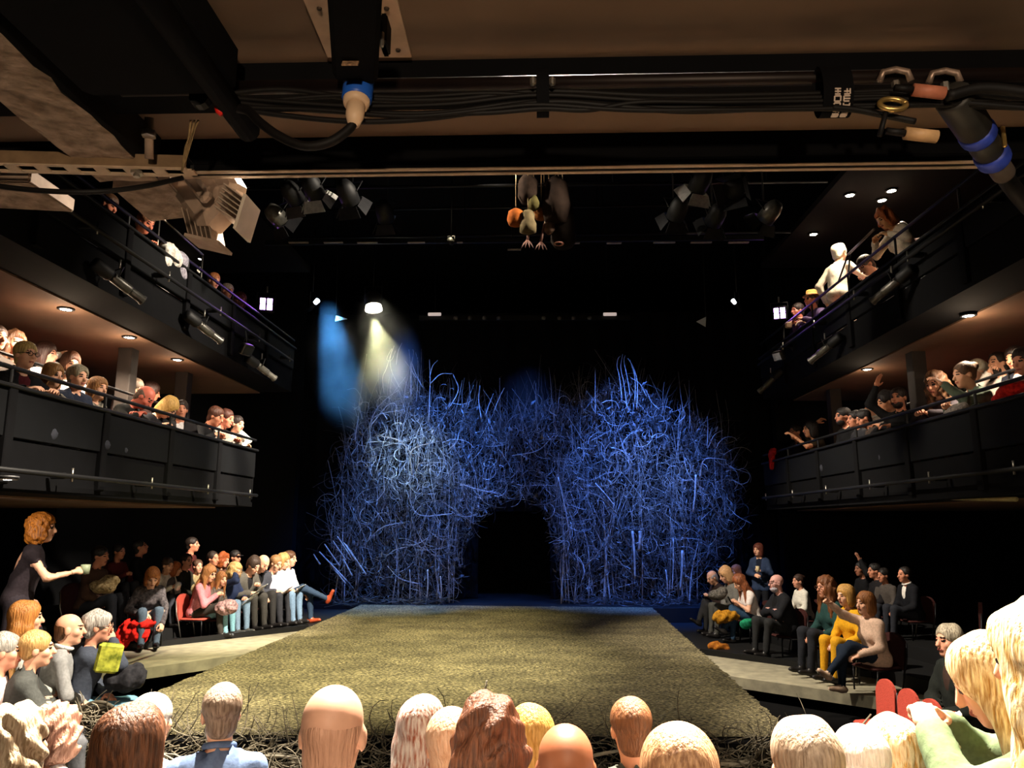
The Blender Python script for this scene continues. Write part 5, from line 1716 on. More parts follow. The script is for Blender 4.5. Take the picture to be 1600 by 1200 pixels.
# dusty trays and slabs beyond the strut
for lab, pts in [('dusty pale tray end under the strut below the flaking girder', [(-60, 284), (45, 286), (112, 331), (-60, 322)]),
                 ('dusty pale cover plate beside the finned lantern', [(178, 296), (262, 286), (306, 338), (236, 346)])]:
    pp = [on_z(x, y, 3.0) for x, y in pts]
    c0 = np.mean(pp, 0)
    o = empty('dusty_tray', tuple(c0))
    tag(o, lab, 'tray')
    b = MB()
    b.prism(ccw([(p[0] - c0[0], p[1] - c0[1]) for p in pp]), 0, .03)
    b.build('tray_base', CONC, o)
    for i in range(4):
        p, q = pp[i], pp[(i + 1) % 4]
        b = MB(); b.bar(tuple(p - c0 + np.array([0, 0, .03])), tuple(q - c0 + np.array([0, 0, .03])), .014, .05); b.build('tray_side', DUSTY, o)
    b = MB()
    for q in (-.1, .1):
        b.tube([(q, 0, .03), (q, 0, .35)], .006, 6)
    b.build('hanger', BLKMETAL, o)
# hangers, rope, scrap bits
def hung(name, label, cat, fn, mats, loc):
    o = empty(name, loc)
    tag(o, label, cat)
    return o


o = MB(); o.tube([Y(232, 180, 2.35), Y(234, 215, 2.35), Y(233, 247, 2.38)], .016, 8)
e = empty('threaded_hanger', Y(233, 247, 2.38)); tag(e, 'short grey threaded hanger above the perforated strut', 'hanger')
loc0 = Vector(e.location)
b = MB(); b.tube([Vector(Y(233, 184, 2.36)) - loc0, Vector(Y(233, 248, 2.40)) - loc0], .015, 8); b.build('rod', DUSTY, e, True)
b = MB(); b.lathe(Vector(Y(233, 205, 2.36)) - loc0, (0, 0, -1), [(.024, 0), (.024, .02), (.015, .022)], 6); b.build('nut', STEEL, e)
e = empty('tie_rope', Y(300, 200, 2.3)); tag(e, 'frayed tan tie rope hanging at the end of the perforated strut', 'rope')
loc0 = Vector(e.location)
for k in range(3):
    b = MB(); b.tube([Vector(p) - loc0 for p in smooth_pts([Y(310 - 6 * k, 188, 2.25), Y(303 - 4 * k, 205 + 5 * k, 2.28), Y(296 - 3 * k, 230, 2.32), Y(288 - k, 256, 2.36), Y(284, 268, 2.4)], 5)], .0035, 6)
    b.build('strand', mat('rope_tan', '8a7450', .85, .3, 60, .4), e, True)

# scaffold bar with clamps and the sagging cable bundle
PY, PZ = 2.10, on_y(800, 130, 2.10)[2]
o = MB(); o.tube([(-1.25, 0, 0), (3.0, 0, 0)], .0205, 14)
bar = o.build('scaffold_bar', mat('bar_paint', '1d1412', .45, .4, 6, .1, metal=.4), None, True)
bar.location = (0, PY, PZ)
tag(bar, 'black scaffold bar slung under the soffit above the cables', 'bar')
cab = [(0.9, .0085, [(-1.15, 140), (420, 132), (560, 150), (700, 150), (845, 140), (1050, 152), (1280, 142), (1420, 138), (1620, 150)]),
       (0.9, .0085, []), ]
CABS = [
    ([(330, 150), (440, 140), (560, 154), (700, 156), (848, 143), (1040, 150), (1290, 146), (1450, 142), (1640, 158)], 2.06, .009),
    ([(345, 152), (450, 160), (560, 166), (700, 163), (848, 149), (1040, 158), (1290, 152), (1440, 152), (1640, 168)], 2.045, .008),
    ([(350, 158), (460, 170), (570, 176), (690, 176), (848, 158), (1040, 168), (1290, 160), (1640, 170)], 2.05, .008),
    ([(345, 165), (440, 180), (560, 190), (680, 184), (848, 160), (960, 166), (1080, 174), (1290, 166), (1640, 162)], 2.04, .0085),
    ([(380, 168), (500, 172), (640, 182), (770, 170), (848, 164), (980, 172), (1120, 172), (1290, 170), (1420, 166)], 2.03, .007),
    ([(700, 178), (770, 176), (848, 170), (920, 172), (1000, 160), (1120, 160), (1290, 158), (1420, 155), (1640, 172)], 2.035, .0075),
    ([(390, 160), (520, 150), (640, 152), (760, 146), (848, 150), (930, 150), (1030, 166), (1140, 164), (1290, 150), (1640, 140)], 2.055, .0075),
    ([(1300, 168), (1340, 172), (1390, 182), (1430, 190)], 2.03, .009),
    ([(1480, 150), (1540, 138), (1640, 150)], 2.0, .016),
]
lc = Vector(Y(848, 155, 2.05))
for k, (pts, yy, r) in enumerate(CABS):
    o = MB(); o.tube([Vector(p) - lc for p in smooth_pts([Y(x, y, yy) for x, y in pts], 7)], r, 8)
    c = o.build('cable', RUBBER, None, True)
    c.location = lc
    tag(c, ['black rubber cable in the sagging bundle tied under the scaffold bar', 'short black cable dropping to the tan labelled connector', 'thick black multicore cable above the blue banded connector'][0 if k < 7 else k - 6], 'cable',
        'cables under the scaffold bar')


def strap(x, label, w_, extra):
    e = empty('cable_strap', Y(x, 130, 2.05))
    tag(e, label, 'strap')
    l0 = Vector(e.location)
    zc = on_y(x, 150, 2.05)[2] - l0.z
    b = MB()
    ring = []
    for a in np.linspace(0, 2 * math.pi, 25):
        ring.append((0, .045 * math.cos(a) + .01, zc + .018 + .078 * math.sin(a)))
    n = len(ring)
    v = [(-w_ / 2, p[1], p[2]) for p in ring] + [(w_ / 2, p[1], p[2]) for p in ring]
    b.add(v, [(i, i + 1, n + i + 1, n + i) for i in range(n - 1)])
    b.build('band', BLACKM, e, True)
    extra(e, l0, zc)
    return e


def clampbits(e, l0, zc):
    for sg in (-1, 1):
        b = MB(); b.box(Vector(Y(848 + sg * 15, 128, 2.02)) - l0, (.018, .02, .03), bev=.006); b.build('steel_lug', STEEL, e)


strap(848, 'black strap with bright steel lugs holding the cables in the middle of the bar', .036, clampbits)


def lettering(e, l0, zc):
    """two lines of worn pale characters running round the band, too rubbed to read"""
    WH = mat('white_lettering', 'c8b4a4', .7, .1, 20, 0)
    b = MB()
    rg = random.Random(3)
    for line in (0, 1):
        for i in range(5):
            def pos(u, v):
                t = 3.35 + (i + u * .74) * .27
                return (-.012 + line * .026 + v * .017, .0465 * math.cos(t) + .01, zc + .018 + .0795 * math.sin(t))
            for (ax, ay), (bx, by) in rg.sample([((0, 0), (1, 0)), ((0, .5), (.8, .5)), ((0, 1), (1, 1)), ((0, 0), (0, 1)), ((1, 0), (1, .9)), ((.5, 0), (.5, 1))], 4):
                b.tube([pos(ax, ay), pos(bx, by)], .0024, 5)
    b.build('lettering', WH, e)


strap(1302, 'wide black strap with worn white lettering around the cable bundle', .085, lettering)

# socket outlet with mounting plate, blue plug and looped lead
pp = [on_z(x, y, 3.112) for x, y in [(473, -6), (620, -6), (643, 87), (512, 87)]]
c0 = np.mean(pp, 0)
e = empty('mounting_plate', tuple(c0)); tag(e, 'pale metal mounting plate screwed to the soffit behind the power outlet', 'plate')
MB().prism(ccw([(p[0] - c0[0], p[1] - c0[1]) for p in pp]), -.006, .005).build('plate', mat('plate_metal', 'c4a58a', .5, .15, 20, .05), e)
for x, y in [(499, 13), (604, 13), (622, 78)]:
    q = on_z(x, y, 3.105) - c0
    MB().lathe(tuple(q), (0, 0, -1), [(.008, 0), (.007, .004), (.003, .005)], 8).build('screw', mat('screw', '4a3c30', .4, .2, 20, 0, metal=.6), e)
e = empty('power_outlet', Y(556, 60, 1.98)); tag(e, 'black industrial power outlet hanging below the mounting plate', 'outlet')
l0 = Vector(e.location)
o1, o2 = Vector(Y(555, -60, 1.5)) - l0, Vector(Y(556, 104, 1.98)) - l0
R = (o2 - o1).to_track_quat('X', 'Y').to_matrix()
MB().box((o1 + o2) / 2, ((o2 - o1).length, .10, .125), R, bev=.012).build('housing', BLACKM, e)
MB().box(Vector(Y(556, 20, 1.655)) - l0, (.112, .004, .004)).build('lid_seam', BLKMETAL, e)
MB().box(Vector(Y(602, 55, 1.83)) - l0, (.02, .07, .09), bev=.008).build('hinge_flap', BLACK, e)
MB().box(Vector(Y(597, 62, 1.76)) - l0, (.010, .01, .045), bev=.003).build('latch', STEEL, e)
b = MB(); b.box(Vector(Y(548, 97, 1.855)) - l0, (.044, .004, .034), Matrix.Rotation(-.55, 3, 'X')); b.build('rating_label', mat('label_tan', '9a7a5c', .6, .3, 90, .05, hx2='5a4434'), e)
e = empty('blue_plug', Y(556, 150, 2.0)); tag(e, 'blue and cream power plug hanging from the outlet', 'plug')
l0 = Vector(e.location)
ax0, ax1 = Vector(Y(562, 118, 2.02)), Vector(Y(553, 192, 1.98))
ax = (ax1 - ax0)
L = ax.length
axn = ax.normalized()
b = MB(); b.lathe(ax0 - l0, axn, [(.038, 0), (.044, .006), (.043, L * .5), (.036, L * .56)], 20); b.build('collar', mat('plug_blue', '1f56b8', .4, .1, 20, .02), e, True)
b = MB(); b.lathe(ax0 + axn * L * .50 - l0, axn, [(.036, 0), (.039, .004), (.036, .022), (.026, .026)], 20); b.build('ring', CREAM, e, True)
b = MB(); b.lathe(ax0 + axn * L * .60 - l0, axn, [(.027, 0), (.026, L * .26), (.016, L * .44)], 18); b.build('sleeve', CREAM, e, True)
b = MB(); b.box(ax0 + axn * L * .22 - l0 + Vector((-.012, -.042, 0)), (.034, .004, .02), bev=.002); b.build('marking', CREAM, e)
o = MB(); o.tube([Vector(p) - ax1 for p in smooth_pts([tuple(ax1 - axn * .01), Y(545, 202, 1.98), Y(515, 222, 1.97), Y(475, 228, 1.97), Y(435, 212, 1.98), Y(405, 190, 2.0), Y(385, 172, 2.03), Y(345, 168, 2.06)], 7)], .0135, 10)
c = o.build('plug_lead', RUBBER, None, True); c.location = ax1
tag(c, 'thick black lead looping down from the blue plug', 'cable')
# left end of the bar: rusty bracket, red tape
e = empty('bar_bracket', Y(312, 130, 2.1)); tag(e, 'rusty bracket on the end of the scaffold bar by the red tape', 'bracket')
l0 = Vector(e.location)
RUST = mat('rusty_metal', '7a5a48', .6, .4, 20, .2, hx2='3a2a20')
b = MB(); b.bar(Vector(Y(290, 124, 2.1)) - l0, Vector(Y(325, 122, 2.1)) - l0, .04, .02); b.build('arm', RUST, e)
b = MB(); b.bar(Vector(Y(325, 122, 2.1)) - l0, Vector(Y(338, 142, 2.1)) - l0, .03, .015); b.build('tongue', RUST, e)
b = MB(); b.lathe(Vector(Y(310, 150, 2.08)) - l0, (0, 1, 0), [(.03, 0), (.03, .03)], 12); b.build('clamp', BLACK, e)
e = MB(); e.tube([(-.006, 0, .012), (0, -.004, 0), (.01, 0, -.008)], .011, 8)
o = e.build('red_tape', mat('red_tape', 'd0241c', .45, .1, 20, 0), None, True); o.location = Y(343, 174, 2.04)
tag(o, 'twist of red tape on the cable end by the rusty bracket', 'tape')
# right hand connectors and clamps
for k, (px, lab) in enumerate([((1398, 118), 'worn steel half clamp on the bar by the wide lettered strap'), ((1475, 120), 'worn steel half clamp on the bar above the blue banded connector')]):
    e = empty('half_clamp', Y(px[0], px[1], 2.06)); tag(e, lab, 'clamp')
    b = MB(); b.tube([(-.045, 0, -.018), (-.035, -.005, .008), (0, -.008, .014), (.035, -.005, .008), (.045, 0, -.018)], .010, 8); b.build('hook', mat('worn_steel', 'a89080', .4, .4, 30, .2, metal=.6), e, True)
    b = MB(); b.lathe((0, 0, -.02), (0, 0, -1), [(.012, 0), (.012, .03)], 6); b.build('bolt', STEEL, e)
for px, dx, lab, colr in [((1455, 142), 26, 'pink labelled line connector beside the bar', 'b06a50'), ((1443, 210), 28, 'tan labelled line connector below the cables', 'b08a60')]:
    e = empty('line_connector', Y(px[0], px[1], 2.0)); tag(e, lab, 'connector')
    b = MB(); b.tube([(-.05, 0, .004), (.035, 0, -.008)], .018, 12); b.build('barrel', mat('connector_tan', colr, .55, .25, 30, .1), e, True)
    b = MB(); b.tube([(-.10, 0, .012), (-.05, 0, .004)], .010, 8); b.build('tail', RUBBER, e, True)
e = empty('brass_ring', Y(1395, 163, 2.0)); tag(e, 'brass ring clamp dangling among the cables', 'clamp')
b = MB(); b.tube([(.036 * math.cos(a), .01 * math.sin(a), .022 * math.sin(a)) for a in np.linspace(0, 2 * math.pi, 19)], .008, 8); b.build('ring', mat('brass', 'c0a060', .3, .2, 30, .05, metal=.8), e, True)
b = MB(); b.tube([(-.02, 0, -.02), (-.04, .01, -.09)], .007, 6); b.build('tail', RUBBER, e, True)
e = empty('banded_connector', Y(1520, 200, 2.15)); tag(e, 'long black multipin connector with blue bands below the half clamp', 'connector')
l0 = Vector(e.location)
a0, a1 = Vector(Y(1488, 150, 2.05)), Vector(Y(1566, 268, 2.35))
dv = a1 - a0
for nm, t0, t1, r, m in [('shell', 0, .42, .050, mat('connector_shell', '2a2824', .5, .3, 20, .05)), ('band', .42, .52, .052, mat('band_blue', '2c3f9c', .5, .15, 20, .05)), ('barrel', .52, .72, .044, mat('connector_shell', '2a2824', .5, .3, 20, .05)),
                         ('band', .72, .84, .050, mat('band_blue', '2c3f9c', .5, .15, 20, .05)), ('gland', .84, 1.05, .034, mat('gland', '4a4038', .6, .2, 20, .05))]:
    b = MB(); b.lathe(a0 + dv * t0 - l0, dv, [(r * .92, 0), (r, .008), (r, dv.length * (t1 - t0) - .008), (r * .92, dv.length * (t1 - t0))], 18); b.build(nm, m, e, True)
b = MB(); b.box(a0 + dv * .45 - l0 + Vector((-.045, -.03, .01)), (.012, .012, .05), bev=.003); b.build('latch', STEEL, e)
b = MB(); b.box(a0 + dv * .6 - l0 + Vector((.05, -.02, .01)), (.012, .012, .07), bev=.003); b.build('latch', mat('brass', 'c0a060', .3, .2, 30, .05, metal=.8), e)
o = MB(); o.tube([Vector(p) - a1 for p in smooth_pts([tuple(a1), Y(1580, 290, 2.45), Y(1615, 330, 2.5), Y(1680, 380, 2.5)], 6)], .028, 10)
c = o.build('multicore_cable', RUBBER, None, True); c.location = a1
tag(c, 'thick black cable leaving the blue banded connector', 'cable')

# finned lantern hanging below the left end of the channel
FIX = mat('lantern_grey', 'a08b7a', .5, .2, 14, .06, hx2='8a7666')
e = empty('finned_lantern', Y(335, 300, 2.85)); tag(e, 'large taupe stage lantern with cooling fins under the steel channel', 'lantern')
l0 = Vector(e.location)
pa, pb = Vector(Y(300, 270, 2.9)) - l0, Vector(Y(352, 338, 2.85)) - l0
dv = (pb - pa).normalized()
R = dv.to_track_quat('X', 'Y').to_matrix()
MB().box((pa + pb) / 2, ((pb - pa).length * 1.05, .2, .15), R, bev=.03).build('housing', FIX, e)
up_ = R @ Vector((0, 0, 1))
MB().box((pa + pb) / 2 + up_ * .09 + Vector((.02, -.05, .0)), ((pb - pa).length * .9, .05, .04), R, bev=.012).build('ridge', FIX, e)
pc = Vector(Y(330, 262, 2.85)) - l0
pd = Vector(Y(362, 316, 2.8)) - l0
R2 = (pd - pc).to_track_quat('X', 'Y').to_matrix()
MB().box((pc + pd) / 2, ((pd - pc).length, .15, .085), R2, bev=.018).build('side_cover', FIX, e)
for i in range(6):
    t = i / 5
    q0 = Vector(Y(362 - 14 * t, 300 + 34 * t, 2.78)) - l0
    q1 = Vector(Y(392 - 12 * t, 322 + 34 * t, 2.78)) - l0
    b = MB(); b.bar(q0, q1, .16, .0045); b.build('fin', mat('fin_metal', 'b8a898', .4, .15, 20, .03, metal=.3), e)
b = MB(); b.bar(Vector(Y(394, 316, 2.76)) - l0, Vector(Y(378, 368, 2.76)) - l0, .15, .012); b.build('end_plate', mat('fin_end', 'cfc4b4', .4, .1, 20, .03), e)
for i in range(6):
    t = i / 5
    q0 = Vector(Y(296 + 38 * t, 335 + 8 * t, 2.9)) - l0
    q1 = Vector(Y(306 + 36 * t, 374 + 10 * t, 2.9)) - l0
    b = MB(); b.bar(q0, q1, .14, .0045); b.build('fin', FIX, e)
b = MB(); b.bar(Vector(Y(300, 376, 2.88)) - l0, Vector(Y(352, 388, 2.88)) - l0, .14, .012); b.build('end_plate', FIX, e)
b = MB(); b.tube([Vector(Y(310, 330, 2.9)) - l0, Vector(Y(306, 290, 2.88)) - l0, Vector(Y(300, 262, 2.8)) - l0], .012, 8); b.build('yoke', BLKMETAL, e, True)
o = MB(); lw = Vector(Y(150, 300, 2.3)); o.tube([Vector(p) - lw for p in smooth_pts([Y(-60, 282, 2.2), Y(40, 296, 2.2), Y(140, 300, 2.22), Y(220, 292, 2.3), Y(285, 278, 2.4)], 7)], .009, 8)
c = o.build('sagging_cable', RUBBER, None, True); c.location = lw
tag(c, 'black cable sagging under the perforated strut', 'cable')

# ================================================================== lanterns, downlights and fittings of the theatre
GLASSY = mat('lens_glass', '20242c', .08, .1, 10, 0, spec=.8)
LAN = mat('lantern_black', '0b0b0c', .6, .3, 20, .05)
LANLIT = mat('lantern_lit', '5a5852', .35, .4, 16, .1, metal=.5)  # lantern black lightened, the metallic highlight put into the colour
HOUSING = mat('white_fitting', 'e8e6e0', .5, .05, 20, 0)


def downlight(p, label, watts, deg=110, r=.045, glow=60):
    e = empty('downlight', tuple(p)); tag(e, label, 'light', 'round downlights in the gallery ceilings')
    b = MB(); b.lathe((0, 0, 0), (0, 0, -1), [(r * 1.5, -.012), (r * 1.5, .006), (r * 1.12, .012), (r * 1.05, .0)], 18); tr_ = b.build('trim_ring', LAN, e, True)
    b = MB(); b.lathe((0, 0, 0), (0, 0, -1), [(r, -.004), (r, .004), (r * .4, .012)], 16); b.build('lamp', emit('fff2dc', glow), tr_, True)
    s_ = spot('downlight_beam', (p[0], p[1], p[2] - .05), (p[0] + math.copysign(.9, p[0]), p[1] + .2, p[2] - 2), watts, (1, .82, .62), deg, .6, .05)
    pl = bpy.data.lights.new('downlight_glow', 'POINT'); pl.energy = watts * (.03 if p[2] < 5 else .004); pl.color = (1, .74, .5); pl.shadow_soft_size = .06
    po = bpy.data.objects.new('downlight_glow', pl); COL.objects.link(po); po.location = (p[0], p[1], p[2] - .22)
    return e


for (px, z, wt, lab) in [((103, 483), 4.13, 70, 'downlight over the woman in the white sweater'), ((202, 527), 4.13, 60, 'downlight beside the left gallery pillar'), ((277, 562), 4.13, 40, 'downlight near the far pillar of the left gallery'),
                         ((1513, 493), 4.13, 80, 'downlight over the white haired person in the right gallery'), ((1355, 577), 4.13, 45, 'downlight near the far pillar of the right gallery'),
                         ((1328, 305), 6.78, 90, 'downlight over the child in cream in the right upper gallery'), ((1393, 298), 6.78, 90, 'downlight in line beyond the two over the ginger hair and the child'),
                         ((1378, 313), 6.78, 90, 'downlight above the ginger hair in the right upper gallery'), ((1271, 366), 6.78, 70, 'downlight above the straw hat in the right upper gallery'),
                         ((281, 405), 6.78, 60, 'downlight shining through the glass screen of the left upper gallery'), ((12, 747), 1.97, 25, 'downlight in the soffit under the left middle gallery')]:
    downlight(on_z(*px, z), lab, wt * 6, r=.062 if z > 2 else .04)


def profile(px, X, label, dirv, L=.62, m=LANLIT):
    """profile spotlight on a yoke: barrel, lens tube, lamp house"""
    c = on_x(px[0], px[1], X)
    e = empty('profile_spotlight', tuple(c)); tag(e, label, 'spotlight', 'spotlights on the gallery fronts')
    d = Vector(dirv).normalized()
    b = MB(); b.lathe(-d * L * .5, d, [(.06, 0), (.075, .03), (.075, L * .32), (.06, L * .36)], 14); b.build('lamp_house', LAN, e, True)
    b = MB(); b.lathe(-d * L * .14, d, [(.05, 0), (.055, .02), (.055, L * .36), (.05, L * .38)], 14); b.build('barrel', m, e, True)
    b = MB(); b.lathe(d * L * .24, d, [(.046, 0), (.048, .01), (.048, L * .22), (.058, L * .25), (.058, L * .27)], 14); lt_ = b.build('lens_tube', m, e, True)
    b = MB(); b.lathe(d * L * .505, d, [(.05, 0), (.04, .008)], 14); b.build('lens', GLASSY, lt_, True)
    sd = d.cross(Vector((0, 0, 1))).normalized()
    b = MB(); b.tube([sd * .085 - d * .05, sd * .085 + Vector((0, 0, .14)), -sd * .085 + Vector((0, 0, .14)), -sd * .085 - d * .05], .008, 6); b.build('yoke', LAN, e, True)
    b = MB(); b.tube([(0, 0, .14), (0, 0, .24)], .012, 8); b.build('clamp', STEEL, e, True)
    return e


for px, X, lab, dv in [((185, 440), -4.38, 'silver barrelled profile spotlight low on the left upper gallery front', (.5, .75, -.45)), ((318, 512), -4.38, 'profile spotlight below the glass screen of the left upper gallery', (.45, .8, -.4)),
                       ((408, 575), -4.38, 'profile spotlight at the far end of the left upper gallery front', (.45, .8, -.4)), ((1395, 445), 4.38, 'large profile spotlight on the right upper gallery front', (-.5, .75, -.45)),
                       ((1290, 545), 4.38, 'slim profile spotlight under the right upper gallery', (-.5, .7, -.45)), ((1205, 595), 4.38, 'profile spotlight at the far end of the right upper gallery front', (-.5, .6, -.5))]:
    profile(px, X, lab, dv)


def flood(px, X, label, dirv, sx=.2):
    c = on_x(px[0], px[1], X)
    e = empty('floodlight', tuple(c)); tag(e, label, 'floodlight', 'square floodlights on the gallery fronts')
    R = Vector(dirv).to_track_quat('-Y', 'Z').to_matrix()
    MB().box((0, 0, 0), (sx, sx * .55, sx * .9), R, bev=.02).build('housing', LANLIT, e)
    MB().box(R @ Vector((0, -sx * .30, 0)), (sx * .82, .012, sx * .7), R, bev=.004).build('front_glass', GLASSY, e.children[0])
    b = MB(); b.tube([R @ Vector((sx * .55, 0, 0)), R @ Vector((sx * .55, 0, sx * .8)), R @ Vector((-sx * .55, 0, sx * .8)), R @ Vector((-sx * .55, 0, 0))], .007, 6); b.build('yoke', LAN, e, True)
    b = MB(); b.tube([(0, 0, sx * .4), (math.copysign(.04, c[0]), 0, (4.64 if c[0] < 0 else 4.80) - c[2])], .012, 6); b.build('bracket', LAN, e)
    return e


flood((385, 546), -4.38, 'square floodlight at the far end of the left upper gallery', (.6, -.3, -.4))
flood((1217, 556), 4.38, 'square floodlight at the far end of the right upper gallery', (-.6, -.4, -.3))
# pipes that carry them
for sg, z, y1, lab in ((-1, 4.64, 13.6, 'black lighting pipe along the left upper gallery front'), (1, 4.80, 15.0, 'black lighting pipe along the right upper gallery front'),
                       (-1, 2.15, 12.2, 'black lighting pipe under the left middle gallery front'), (1, 2.2, 15.2, 'black lighting pipe under the right middle gallery front')):
    e = empty('lighting_pipe', (sg * 4.42, 5, z)); tag(e, lab, 'pipe')
    b = MB(); b.tube([(0, -1, 0), (0, y1 - 5, 0)], .024, 10); b.build('tube', BLACK, e, True)
    for yy in np.arange(.6, y1 - 5.2, 1.55):
        b = MB(); b.box((sg * .07, yy, .0), (.14, .05, .06), bev=.008); b.build('bracket', LAN, e)
        b = MB(); b.tube([(0, yy + .1, -.05), (0, yy + .1, .08)], .011, 6); b.build('bolt', STEEL, e, True)
# pale conduits under the middle galleries
for X, pts, lab in [(4.95, [(1425, 773), (1532, 762)], 'pale conduit under the right middle gallery'), (4.85, [(1450, 776), (1588, 780)], 'pale sagging conduit under the right middle gallery'),
                    (-4.95, [(-20, 719), (140, 741)], 'pale yellow cable tray under the left middle gallery'), (-4.85, [(20, 734), (140, 745)], 'thin pale conduit under the left middle gallery')]:
    a, c = Vector(on_x(*pts[0], X)), Vector(on_x(*pts[1], X))
    o = MB(); o.tube([a - c, (a - c) * .5 + Vector((0, 0, -.01)), Vector((0, 0, 0))], .025, 8)
    o = o.build('conduit', mat('conduit_pale', 'a89a6c', .5, .3, 10, .05), None, True); o.location = c
    tag(o, lab, 'conduit')
# glass screen and its frame on the left upper gallery
g0, g1_ = on_x(250, 338, -5.0), on_x(317, 398, -5.0)
e = empty('glass_screen', tuple((g0 + g1_) / 2)); tag(e, 'clear glass stair screen with thin metal frame on the left upper gallery', 'screen')
l0 = Vector(e.location)
ga, gb = Vector(g0) - l0, Vector(g1_) - l0
zb = 5.0 - l0.z
b = MB(); b.tube([ga, gb], .014, 8); b.build('top_rail', STEEL, e, True)
for p in (ga, gb):
    b = MB(); b.tube([p, (p.x, p.y, zb)], .012, 8); b.build('post', STEEL, e, True)
GL = bpy.data.materials.new('clear_glass')
t_, bs = nt(GL)
bs.inputs['Base Color'].default_value = (.9, .95, 1, 1); bs.inputs['Roughness'].default_value = .03; bs.inputs['Transmission Weight'].default_value = 1.0; bs.inputs['IOR'].default_value = 1.05; bs.inputs['Alpha'].default_value = .12
b = MB(); b.add([(ga.x, ga.y + .02, ga.z - .01), (gb.x, gb.y - .02, gb.z - .01), (gb.x, gb.y - .02, zb + .02), (ga.x, ga.y + .02, zb + .02),
                 (ga.x - .01, ga.y + .02, ga.z - .01), (gb.x - .01, gb.y - .02, gb.z - .01), (gb.x - .01, gb.y - .02, zb + .02), (ga.x - .01, ga.y + .02, zb + .02)], [(0, 1, 2, 3), (7, 6, 5, 4), (0, 4, 5, 1), (1, 5, 6, 2), (2, 6, 7, 3), (3, 7, 4, 0)])
b.build('pane', GL, e)
# raked stair rail on the right upper gallery
r0, r1_ = on_x(1325, 398, 4.75), on_x(1366, 358, 4.75)
e = empty('stair_rail', tuple(r0)); tag(e, 'raked metal stair rail beside the child in cream on the right upper gallery', 'rail')
l0 = Vector(e.location)
b = MB(); b.tube([Vector(r0) - l0, Vector(r1_) - l0], .018, 8); b.build('handrail', mat('rail_worn', '6a5a50', .4, .3, 20, .05, metal=.4), e, True)
for px in ((1325, 398, 1310, 440), (1328, 398, 1326, 425)):
    b = MB(); b.tube([Vector(on_x(px[0], px[1], 4.75)) - l0, Vector(on_x(px[2], px[3], 4.75)) - l0], .014, 8); b.build('post', BLKMETAL, e, True)


# violet wash lights
def led(px, X, label, dirv):
    c = on_x(px[0], px[1], X)
    e = empty('violet_wash_light', tuple(c)); tag(e, label, 'stage light', 'violet wash lights')
    R = Vector(dirv).to_track_quat('-Y', 'Z').to_matrix()
    MB().box((0, 0, 0), (.27, .12, .27), R, bev=.02).build('housing', LAN, e); hs_ = e.children[0]
    for sx in (-1, 1):
        for sz in (-1, 1):
            MB().box(R @ Vector((sx * .056, -.066, sz * .052)), (.085, .012, .092), R, bev=.004).build('led_panel', emit('d9a8ff', 9), hs_)
    b = MB(); b.tube([R @ Vector((.15, 0, 0)), R @ Vector((.15, 0, .2)), R @ Vector((-.15, 0, .2)), R @ Vector((-.15, 0, 0))], .01, 6); b.build('yoke', LAN, e, True)
    b = MB(); b.tube([(0, 0, .2), (0, 0, .32)], .014, 6); b.build('clamp', STEEL, e)
    dd = Vector(dirv).normalized()
    spot('violet_beam', tuple(Vector(c) + dd * .12), tuple(Vector(c) + dd * 3), 14, (.40, .12, 1.0), 110, .8, .1)
    return e


led((416, 476), -4.55, 'violet lit square wash light at the far end of the left upper gallery', (.35, -1, -.12))
led((1218, 490), 4.55, 'violet lit square wash light at the far end of the right upper gallery', (-.3, -1, -.12))
e = empty('work_light', tuple(on_x(1232, 508, 4.5))); tag(e, 'small tan fitting under the right violet wash light', 'fitting')
MB().box((0, 0, 0), (.1, .08, .1), bev=.01).build('box', mat('fitting_tan', 'b09a80', .6, .2, 20, .05), e)
b = MB(); b.tube(smooth_pts([(.12, 0, -.02), (.16, 0, .04), (.24, 0, .07), (.30, 0, .03), (.32, 0, -.04)], 4), .014, 7); b.build('arm', mat('fitting_tan', 'b09a80', .6, .2, 20, .05), e, True)


